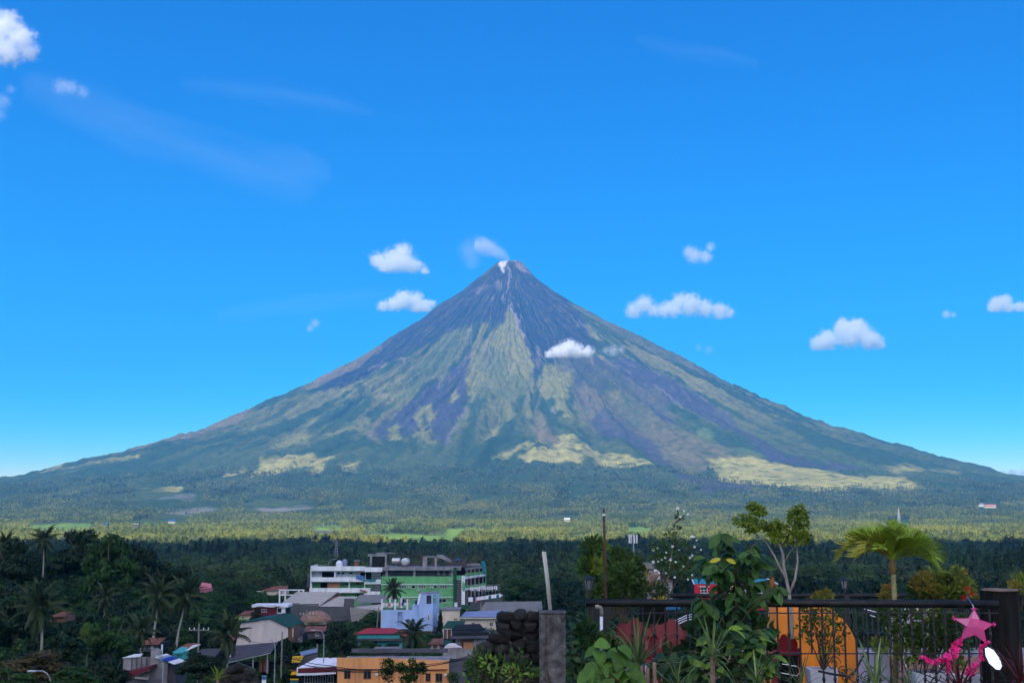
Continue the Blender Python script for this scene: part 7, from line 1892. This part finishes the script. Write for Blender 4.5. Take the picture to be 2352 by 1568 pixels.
def bonsai():
    Y = 19.3; b = at(1818, 1500, Y); o = thing('bonsai_tree', 'small tree with pale forked trunk and flat leaf clouds', 'tree', b); rnd = random.Random(31)
    br = [([(1818,1500),(1819,1420),(1812,1360),(1800,1300),(1798,1270),(1790,1250),(1784,1232)], .032), ([(1812,1365),(1826,1330),(1832,1290),(1830,1250),(1832,1225)], .022), ([(1808,1335),(1790,1300),(1778,1275),(1760,1245),(1735,1225),(1712,1208)], .02), ([(1800,1295),(1815,1265),(1835,1245)], .014), ([(1795,1265),(1780,1240),(1768,1225)], .012), ([(1735,1225),(1750,1200),(1738,1180)], .010), ([(1830,1250),(1825,1200),(1830,1180)], .012)]
    for s, r in br: MB().tube([at(u, v, Y + rnd.uniform(-.05, .05)) - b for u, v in s], [r * (1 - .6 * i / (len(s) - 1)) for i in range(len(s))], 7).build('limb' if r < .03 else 'trunk', T_['grey'], o, smooth=True)
    for grp in ([(1702,1195,15),(1716,1192,16),(1728,1200,15),(1740,1206,14),(1725,1212,12)], [(1735,1168,13),(1746,1172,12),(1728,1164,9)], [(1772,1215,16),(1788,1218,18),(1800,1224,18),(1780,1232,16),(1796,1240,16),(1765,1206,12),(1786,1204,13)], [(1828,1180,16),(1840,1185,15),(1822,1192,13),(1836,1170,12),(1846,1200,12)], [(1820,1215,15),(1838,1222,16),(1850,1230,12),(1830,1238,14),(1844,1240,12)]):
        mb = MB()
        for u, v, r in grp: fine_leaves(mb, at(u, v, Y + rnd.uniform(-.12, .12)) - b, r * mpp(Y), 95, .062, rnd, .3, -.2, .8)
        f = mb.build('leaf_cloud', T_['bons'], o); f['kind'] = 'stuff'
bonsai()
def small_palm():
    Y = 19.0; b = at(2056, 1560, Y); o = thing('manila_palm', 'small yellow-green palm with arching fronds behind the railing', 'palm', b); rnd = random.Random(41)
    top = at(2052, 1318, Y) - b
    MB().tube([(0, 0, -.2), top * .5 + Vector((.015, 0, 0)), top], [.045, .036, .036], 10).build('trunk', mat('palm_stem', (.24,.20,.085), rough=.6, var=.25, scale=8, stretch=(1,1,3)), o, smooth=True)
    MB().tube([top, top + Vector((-.01, 0, .10)), top + Vector((-.015, 0, .22))], [.042, .055, .03], 10).build('crownshaft', mat('crownshaft', (.20,.12,.04), rough=.6, var=.3, scale=8), o, smooth=True)
    def frond(L, el, droop, m, seed):
        r2 = random.Random(seed); mb = MB(); pts = []; p = Vector((0, 0, 0)); e = el; n = 10
        for i in range(n + 1):
            pts.append(p.copy()); p = p + Vector((math.cos(e), 0, math.sin(e))) * (L / n); e -= droop / n * (.5 + i / n)
        mb.tube(pts, [.013 * (1 - .8 * i / n) for i in range(n + 1)], 5, cap=False)
        for k in range(36):
            t = .16 + .83 * k / 35; f = t * n; i = min(int(f), n - 1); q = pts[i].lerp(pts[i+1], f - i); d = (pts[i+1] - pts[i]).normalized(); nn = Vector((-d.z, 0, d.x))
            l = .42 * (1 - .55 * t) * r2.uniform(.75, 1.15)
            for s in (-1, 1):
                dr = (d * .75 + Vector((0, s * .75, 0)) + nn * r2.uniform(.25, .65)).normalized()
                mid = q + dr * l * .5; tip = q + dr * l + Vector((0, 0, -r2.uniform(.0, .2) * l)) ; w = d.cross(dr).normalized().cross(dr) * .011
                mb.add([q - w * .5, q + w * .5, mid + w, mid - w], [(0, 1, 2, 3)]); mb.add([mid - w, mid + w, tip], [(0, 1, 2)])
        return mb.mesh('frond', m)
    FR = [(180, 48, 150, .86), (172, 70, 140, .8), (5, 52, 140, .95), (12, 66, 120, .85), (205, 62, 170, .75), (335, 62, 165, .75), (100, 80, 60, .62), (70, 82, 70, .6), (250, 74, 120, .62), (285, 76, 110, .6), (150, 60, 130, .75), (30, 58, 130, .8), (195, 30, 100, .62), (350, 30, 95, .62), (90, 84, 50, .66), (125, 74, 95, .74), (55, 74, 95, .74), (270, 82, 70, .62), (165, 78, 100, .72), (20, 78, 100, .72)]
    for k, (az, el, dr, L) in enumerate(FR):
        f = link_mesh('frond', frond(L * 1.0, R(el), R(dr), T_['mpalmy'] if k in (0, 4, 12) else T_['mpalm'], k), o, top + Vector((-.015, 0, .2)))
        f.rotation_euler = (rnd.uniform(-.35, .35), rnd.uniform(-.2, .2), R(az + rnd.uniform(-12, 12))); q = rnd.uniform(.82, 1.12); f.scale = (q, q, q)
small_palm()

# ---- lantern star with streamers
def star():
    Y = 16.3; c = at(2239, 1437, Y); k = mpp(Y)
    o = thing('star_lantern', 'pink five-pointed paper star lantern hanging from the railing', 'lantern', c)
    tips = [(2237, 1397), (2281.6, 1433), (2266.6, 1478), (2206.5, 1467.5), (2190, 1419)]; inner = [(2251, 1426), (2258, 1452), (2238, 1458), (2217, 1446), (2227, 1425)]
    inner = [(2248, 1422), (2257.6, 1445), (2238, 1455.5), (2218.5, 1437.5), (2227.5, 1419.4)]
    T = [at(u, v, Y) - c for u, v in tips]; I = [at(u, v, Y) - c for u, v in inner]
    f = Vector((0, -.045, 0)); B = Vector((0, .05, 0))
    for j in range(5):
        mb = MB(); i0, i1 = I[j - 1], I[j]
        mb.add([T[j], i0 + f * .8, i1 + f * .8], [(0, 1, 2)]); mb.add([T[j], i1 + B, i0 + B], [(0, 1, 2)]); mb.add([T[j], i1 + B, i1 + f * .8], [(0, 1, 2)]); mb.add([T[j], i0 + f * .8, i0 + B], [(0, 1, 2)])
        mb.build('point', T_['starp'] if j in (0, 4) else T_['star'], o)
        pm = MB(); rnd = random.Random(j)
        for q in range(14):
            d = Vector((rnd.gauss(0, 1), rnd.gauss(0, 1), rnd.gauss(0, 1))).normalized(); s = d.orthogonal().normalized() * .012
            pm.add([T[j] + d * .004, T[j] + d * .028 + s, T[j] + d * .034, T[j] + d * .028 - s], [(0, 1, 2, 3)])
        pm.build('tassel', T_['starb'], o)
        ed = MB(); ed.tube([i0 + f * .8, T[j], i1 + f * .8], .004, 5); ed.build('edge', T_['starb'], o)
    mb = MB(); vs = [i + f * .8 for i in I] + [f * 1.25]
    mb.add(vs, [(0, 1, 5), (1, 2, 5), (2, 3, 5), (3, 4, 5), (4, 0, 5)]); mb.add([i + B for i in I], [(4, 3, 2, 1, 0)]); mb.build('centre', T_['star'], o)
    for j in range(5): MB().tube([I[j] + f * .82, I[(j + 1) % 5] + f * .82], .0028, 4).build('seam', T_['starb'], o)
    MB().tube([T[0], T[0] + Vector((0, .05, .05)), T[0] + Vector((.004, .24, .14)), T[0] + Vector((.004, .30, .06))], .006, 5).build('hook', T_['chrome'], o)
    def streamer(pts, w, seed):
        rnd = random.Random(seed); P = []
        for a in range(len(pts) - 1):
            for t in (0, .25, .5, .75): P.append((at(pts[a][0] + (pts[a+1][0] - pts[a][0]) * t, pts[a][1] + (pts[a+1][1] - pts[a][1]) * t, Y) - c, w[a] + (w[a+1] - w[a]) * t))
        mb = MB()
        for i, (p, ww) in enumerate(P):
            for s in range(5):
                d = Vector((rnd.uniform(-1, 1), rnd.uniform(-1, .6), rnd.uniform(-.7, .5))).normalized() * ww * k; q = d.cross(Vector((rnd.uniform(-1, 1), rnd.uniform(-1, 1), rnd.uniform(-1, 1)))).normalized() * ww * k * .5
                mb.add([p, p + d + q, p + d * 1.15, p + d - q], [(0, 1, 2, 3)])
        mb.tube([p for p, _ in P], .008, 5)
        mb.build('streamer', T_['starb'], o)
    streamer([(2204, 1468), (2198, 1482), (2188, 1500), (2172, 1514)], [6, 11, 12, 10], 1)
    streamer([(2172, 1514), (2150, 1518), (2128, 1514), (2112, 1507)], [9, 9, 8, 5], 2)
    streamer([(2172, 1516), (2178, 1532), (2180, 1548)], [9, 7, 5], 3)
    streamer([(2266, 1474), (2258, 1488), (2256, 1504), (2253, 1518)], [8, 10, 8, 6], 4)
    streamer([(2246, 1522), (2234, 1536), (2222, 1546), (2238, 1547)], [8, 10, 8, 5], 5)
star()

# ---- mirror, stump, furniture, pots
def mirror():
    Y = 15.2; c = at(2281, 1511, Y); o = thing('round_mirror', 'bright oval mirror with black rim beside the star', 'mirror', c)
    pts = [(2264, 1488), (2273, 1485), (2285, 1492), (2297, 1512), (2300, 1528), (2294, 1537), (2284, 1536), (2270, 1522), (2264, 1505)]
    P = [at(u, v, Y) - c for u, v in pts]
    tilt = Matrix.Rotation(R(-16), 3, 'X')
    mb = MB(); mb.slab([tilt @ p for p in P], tilt @ Vector((0, .01, 0))); mb.build('glass', T_['mirror'], o)
    rim = [tilt @ (p * 1.06) for p in P]; mb = MB(); mb.tube(rim + [rim[0], rim[1]], .009, 8); mb.build('rim', T_['iron'], o)
    MB().slab([tilt @ (p * 1.05) + Vector((0, .014, 0)) for p in P], tilt @ Vector((0, .05, 0))).build('shell', T_['iron'], o)
    MB().tube([P[5] + Vector((0, .04, 0)), P[5] + Vector((.08, .06, -.10)), P[5] + Vector((.10, .08, -.35)), P[5] + Vector((.10, .08, -.75))], .012, 7).build('stem', T_['iron'], o)
mirror()
def stump():
    Y = 17.2; p = at(2320, 1568, Y); o = thing('charred_stump', 'thick charred tree stump closing the railing at the right edge', 'stump', (p.x, Y + .25, FLOOR - .1))
    H = at(2320, 1357, Y).z - FLOOR + .1; rnd = random.Random(5); n = 22; vs = []; fs = []; R0 = 42 * mpp(Y)
    ph = [rnd.uniform(.86, 1.1) for _ in range(n)]
    for j, t in enumerate((0, .2, .45, .7, .9, 1.0)):
        for k in range(n):
            a = 2 * math.pi * k / n; r = R0 * ph[k] * (1.12 - .14 * t) * (1 + .03 * math.sin(5 * a + 3 * t))
            vs.append((math.cos(a) * r + .02 * t, math.sin(a) * r * .9, H * t + (rnd.uniform(-.02, .02) if j == 5 else 0)))
    for j in range(5):
        for k in range(n): fs.append((j*n+k, j*n+(k+1)%n, (j+1)*n+(k+1)%n, (j+1)*n+k))
    fs.append(tuple(5*n+k for k in range(n)))
    link_mesh('bark', mesh_np('bark', vs, fs, T_['stump'], False), o)
    MB().lathe([(R0 * .97, 0), (R0 * .99, .012), (R0 * .90, .02), (.02, .015)], 22, (.02, 0, H - .006)).build('cut_face', T_['log'], o)
stump()
def red_chair(label, u, v_top, Y, rz, s=1.0):
    t = at(u, v_top, Y); o = thing('plastic_chair', label, 'chair', (t.x, Y, FLOOR), rz, 'red plastic chairs')
    o.scale = (s, s, (t.z - FLOOR) / .85)
    m = T_['redp']
    mb = MB(); n = 9; vs = []
    for i in range(n):
        a = math.pi * (.14 + .72 * i / (n - 1)); x = -.27 * math.cos(a); y = .20 * math.sin(a) + .05
        zt = .85 - .10 * abs(i - 4) / 4 + .03 * math.sin(i * 1.6)
        vs += [(x, y, .44), (x * 1.04, y + .05, zt)]
    f = [(2*i, 2*i+2, 2*i+3, 2*i+1) for i in range(n - 1)]
    mb.add(vs, f); mb.add([(x * .95, y - .025, z) for x, y, z in vs], [tuple(reversed(q)) for q in f]); mb.build('backrest', m, o, smooth=True)
    mb = MB(); mb.box(-.25, .25, -.24, .22, .41, .445); mb.build('seat', m, o, bevel=.02)
    for sx in (-1, 1):
        MB().tube([(sx * .27, .12, .66), (sx * .29, -.05, .67), (sx * .28, -.2, .64), (sx * .26, -.24, .42)], .022, 8).build('armrest', m, o, smooth=True)
        for y0, y1 in ((-.22, -.27), (.2, .26)): MB().bar((sx * .23, y0, .42), (sx * .27, y1, 0), .05, .04).build('leg', m, o)
red_chair('red plastic chair left of two at the left of the terrace', 1462, 1424, 18.6, R(8), 1.05)
red_chair('red plastic chair right of two at the left of the terrace', 1535, 1427, 18.7, R(-6), 1.15)
red_chair('red plastic chair in front of the orange cover', 1806, 1454, 18.3, R(165), .62)
def red_table():
    p = at(1500, 1568, 18.2); o = thing('red_table', 'small red plastic table between the left chairs', 'table', (at(1505, 1500, 18.0).x, 17.9, FLOOR))
    MB().box(-.35, .35, -.3, .3, .50, .54).build('tabletop', T_['lav'], o, bevel=.012)
    for x in (-.28, .28):
        for y in (-.24, .24): MB().box(x - .035, x + .035, y - .035, y + .035, 0, .50).build('leg', T_['redp'], o)
red_table()
def covered_grill():
    Y = 19.8; p = at(1772, 1545, Y); q = at(2004, 1545, Y); W = q.x - p.x; H = at(1800, 1392, Y).z - FLOOR
    o = tag(empty('covered_table', (p.x, Y, FLOOR)), 'large shape draped in an orange tarpaulin', 'covered table')
    n, m = 40, 16; vs = []; rnd = random.Random(7)
    prof = lambda x: H * (1 - .05 * x ** 2) if x < .60 else H * (.982 - .60 * ((x - .60) / .40) ** 1.8)
    rings = 9; per = []
    # draped cover: rounded-box outline, ripples growing towards the hem
    out = []
    K = 64
    for k in range(K):
        a = 2 * math.pi * k / K; c, s = math.cos(a), math.sin(a)
        out.append((math.copysign(abs(c) ** .45, c), math.copysign(abs(s) ** .45, s), a))
    for j in range(rings):
        t = j / (rings - 1)
        for cx, cy, a in out:
            top = prof((cx + 1) / 2)
            rip = .045 * t ** 1.1 * math.sin(9 * a + 1.3) + .022 * t * math.sin(17 * a) + .02 * math.sin(4 * a + 9 * t) * t
            gx = .5 * W * (.86 + .14 * t + rip); gy = .42 * (.85 + .15 * t + rip)
            vs.append((W / 2 + cx * gx, .45 + cy * gy, top * (1 - t) + .02 * t + (.02 * math.sin(5 * a) if j == 0 else 0)))
    fs = []
    for j in range(rings - 1):
        for k in range(K): fs.append((j*K+k, (j+1)*K+k, (j+1)*K+(k+1)%K, j*K+(k+1)%K))
    # top
    R2 = 4; base = len(vs)
    for j in range(1, R2):
        sc = 1 - j / R2
        for cx, cy, a in out: vs.append((W / 2 + cx * .43 * W * sc, .45 + cy * .357 * sc, prof((cx * sc + 1) / 2) + .012 * math.sin(3 * a + j)))
    prev = 0
    for j in range(1, R2):
        cur = base + (j - 1) * K
        for k in range(K): fs.append((prev + k, prev + (k+1)%K, cur + (k+1)%K, cur + k))
        prev = cur
    vs.append((W / 2, .45, prof(.5))); ci = len(vs) - 1
    for k in range(K): fs.append((prev + k, prev + (k+1)%K, ci))
    link_mesh('tarpaulin', mesh_np('tarpaulin', vs, fs, T_['tarp'], True), o)
    MB().tube([(.02, -.02, .05), (W * .5, -.06, .03), (W * .98, -.02, .05)], .012, 6).build('hem_rope', T_['cloth'], o)
covered_grill()
def pot(label, u0, u1, vt, Y, h, m='pot', taper=.75):
    a, b = at(u0, vt, Y), at(u1, vt, Y); w = (b.x - a.x) / 2; o = thing('planter_pot', label, 'pot', ((a.x + b.x) / 2, Y + w, a.z - h), 0, 'white planters')
    vs = []
    for z, s in ((0, taper), (h, 1), (h, .86), (h - .05, .84)):
        vs += [(-w * s, -w * s, z), (w * s, -w * s, z), (w * s, w * s, z), (-w * s, w * s, z)]
    fs = [(3, 2, 1, 0)]
    for j in range(3):
        for k in range(4): fs.append((j*4+k, j*4+(k+1)%4, (j+1)*4+(k+1)%4, (j+1)*4+k))
    link_mesh('body', mesh_np('body', vs, fs, T_[m]), o)
    MB().box(-w * .85, w * .85, -w * .85, w * .85, h - .07, h - .045).build('soil', T_['soil'], o)
pot('white square pot holding the fine-leaved shrub', 1861, 1926, 1537, 17.7, .5)
pot('white square pot below the small palm', 2102, 2182, 1545, 18.4, .4)
pot('pale pot under the dark bush', 2200, 2260, 1552, 18.0, .35)
def ramp():
    Y = 19.0; o = thing('white_bench', 'low white slab bench right of the orange cover', 'bench', at(1992, 1575, Y))
    b = o.location.copy()
    MB().slab([at(u, v, Y) - b for u, v in ((1992, 1500), (2036, 1498), (2056, 1575), (1985, 1575))], (0, .5, 0)).build('slab', T_['lav'], o, bevel=.01)
    MB().slab([at(u, v, Y - .3) - b for u, v in ((1996, 1530), (2000, 1530), (2016, 1575), (2010, 1575))], (0, .04, 0)).build('blue_leg', W_['dblue'], o)
ramp()
def white_table():
    Y = 22.5; p = at(2068, 1398, Y); o = thing('white_table', 'white table with boxy top behind the railing', 'table', (p.x, Y, FLOOR)); H = p.z - FLOOR; k = mpp(Y)
    MB().box(0, 88 * k, 0, .7, H - .03, H).build('tabletop', T_['white'], o, bevel=.01)
    MB().box(6 * k, 80 * k, .1, .6, H - .30, H - .032).build('drawer_box', T_['lav'], o)
    for x in (4 * k, 82 * k):
        for y in (.05, .65): MB().box(x, x + .04, y - .02, y + .02, 0, H - .03).build('leg', T_['white'], o)
    o2 = thing('steel_chair', 'steel tube chair with curved arms right of the orange cover', 'chair', at(2000, 1480, 20.9))
    b = o2.location.copy(); q = lambda u, v, y=20.9: at(u, v, y) - b
    for dy in (0, .42):
        y = 20.9 + dy
        MB().tube([q(1985, 1398, y), q(2010, 1405, y), q(2038, 1412, y), q(2054, 1424, y), q(2062, 1446, y), q(2063, 1480, y), q(2062, 1530, y)], .014, 8).build('arm_tube', T_['chrome'], o2, smooth=True)
        MB().tube([q(1998, 1412, y), q(2022, 1420, y), q(2032, 1432, y), q(2036, 1450, y), q(2036, 1530, y)], .012, 8).build('leg_tube', T_['chrome'], o2, smooth=True)
    MB().slab([q(1990, 1455), q(2056, 1455), q(2056, 1459), q(1990, 1459)], (0, .42, 0)).build('seat', T_['cloth'], o2)
    o3 = thing('steel_chair', 'steel tube chair glimpsed right of the left red chairs', 'chair', at(1572, 1420, 21.5)); b3 = o3.location.copy(); q3 = lambda u, v, y=21.5: at(u, v, y) - b3
    for dv in (0, 5, 11): MB().tube([q3(1530 + dv, 1440 + dv * .2), q3(1550, 1425 + dv), q3(1576, 1413 + dv), q3(1590, 1410 + dv)], .012, 7).build('back_tube', T_['chrome'], o3, smooth=True)
    MB().slab([q3(1510, 1396), q3(1565, 1396), q3(1560, 1400), q3(1514, 1400)], (0, .4, 0)).build('seat', W_['tarpb'], o3)
    for u in (1535, 1585): MB().tube([q3(u, 1430), q3(u, 1500)], .012, 6).build('leg_tube', T_['chrome'], o3)
white_table()
def lantern(label, u, vt, vb, Y):
    p = at(u, vb, Y); H = at(u, vt, Y).z - p.z; o = thing('lantern_lamp', label, 'lantern', p, 0, 'black lantern lamps')
    r = H * .42
    MB().lathe([(r * .55, 0), (r * .6, .02), (r * .9, H * .7)], 6).build('glass', T_['glassl'], o)
    for k in range(6):
        a = k * math.pi / 3; MB().bar((math.cos(a) * r * .6, math.sin(a) * r * .6, 0), (math.cos(a) * r * .93, math.sin(a) * r * .93, H * .72), .012).build('bar', T_['iron'], o)
    MB().lathe([(r * 1.15, H * .72), (r * 1.15, H * .78), (r * .5, H * .95), (r * .12, H)], 12).build('cap', T_['iron'], o)
    MB().lathe([(r * .62, -.03), (r * .62, 0)], 6).build('base', T_['iron'], o)
    MB().tube([(0, 0, -.8), (0, 0, -.02)], .02, 8).build('post', T_['iron'], o)
lantern('black lantern lamp at the left end of the terrace', 1352, 1322, 1352, 17.6)
lantern('black lantern lamp on the far railing', 1940, 1326, 1350, 25.6)
def bits():
    Y = 17.1; p = at(1389, 1400, Y); H = at(1389, 1168, Y).z - p.z
    o = thing('rusty_pole', 'thin rusty pole rising from the left end of the railing', 'pole', p)
    MB().tube([(.03, 0, -1.2), (.012, 0, H * .4), (0, 0, H)], [.026, .018, .015], 9).build('shaft', T_['rust'], o, smooth=True)
    zb = at(1389, 1184, Y).z - p.z; MB().tube([(0, 0, zb), (0, 0, zb + .03)], .019, 9).build('tape_band', T_['white'], o)
    q = at(1380, 1452, 16.7); o = thing('white_conduit', 'white plastic conduit with grey elbow under the left railing', 'pipe', q)
    h1 = at(1380, 1402, 16.7).z - q.z
    MB().tube([(0, 0, -.5), (.01, 0, h1 * .75)], .021, 9).build('pipe', T_['pot'], o, smooth=True)
    MB().tube([(.01, 0, h1 * .75), (.012, 0, h1), (0, 0, h1 + .04), (-.04, 0, h1 + .055), (-.07, 0, h1 + .05)], .024, 9).build('elbow', T_['grey'], o, smooth=True)
    c = at(1500, 1392, 17.25); o = MB().slab([at(u, v, 17.25) - c for u, v in ((1472, 1388), (1528, 1390), (1534, 1428), (1500, 1430), (1468, 1426))], (0, .02, 0)).build('black_cloth', T_['cloth'], None, c); tag(o, 'black cloth hanging behind the railing above the red chairs', 'cloth')
    a, b = at(1476, 1348, 19), at(1512, 1316, 19); o = MB().tube([(0, 0, 0), (b - a) * .6 + Vector((0, 0, .01)), b - a], [.05, .06, .045], 10).build('broken_log', T_['log'], None, a, True); tag(o, 'pale broken log leaning behind the railing', 'log')
    c = at(1512, 1374, 19.4); mb = MB(); rnd = random.Random(4)
    for k in range(26):
        d = Vector((rnd.uniform(-.1, .1), rnd.uniform(-.05, .05), rnd.uniform(-.02, .03)))
        for q in range(4):
            s = Vector((math.cos(q * 1.57), 0, math.sin(q * 1.57))) * .018; mb.add([d, d + s + Vector((s.z, 0, -s.x)) * .4, d + s * 1.2, d + s - Vector((s.z, 0, -s.x)) * .4], [(0, 1, 2, 3)])
    o = mb.build('yellow_flowers', T_['yellowfl'], None, c); tag(o, 'cluster of small yellow flowers on the far railing', 'flowers', kind='stuff')
    q = at(1815, 1600, 17.9); o = thing('waste_basket', 'dark plastic basket with a loose steel wire, below the red chair', 'basket', (at(1812, 1500, 17.9).x, 18.1, FLOOR))
    h = at(1812, 1500, 17.9).z - FLOOR
    MB().lathe([(.13, 0), (.18, h), (.165, h), (.12, .02)], 16).build('body', T_['cloth'], o); MB().lathe([(.185, h - .03), (.19, h), (.185, h + .01)], 16).build('rim', T_['redp'], o)
    MB().tube([(-.10, -.2, h - .14), (.1, -.21, h - .17), (.17, -.14, h - .24), (.1, -.2, h - .30), (-.12, -.19, h - .26)], .006, 5).build('wire', T_['chrome'], o)
    h2 = at(1770, 1505, 17.8); o = MB().box(-.05, .05, 0, .08, 0, h2.z - FLOOR).build('red_post', T_['redp'], None, (at(1782, 1500, 17.8).x, 17.85, FLOOR)); tag(o, 'short red plastic post beside the dark basket', 'post')
    pts = [at(u, v, 17.4) for u, v in ((1880, 1540), (1915, 1548), (1950, 1552), (1965, 1540), (1980, 1510), (1990, 1496))]; o = MB().tube([p - pts[0] for p in pts], .016, 7).build('garden_hose', T_['iron'], None, pts[0], True); tag(o, 'thick dark bent hose lying by the white pot', 'hose')
bits()
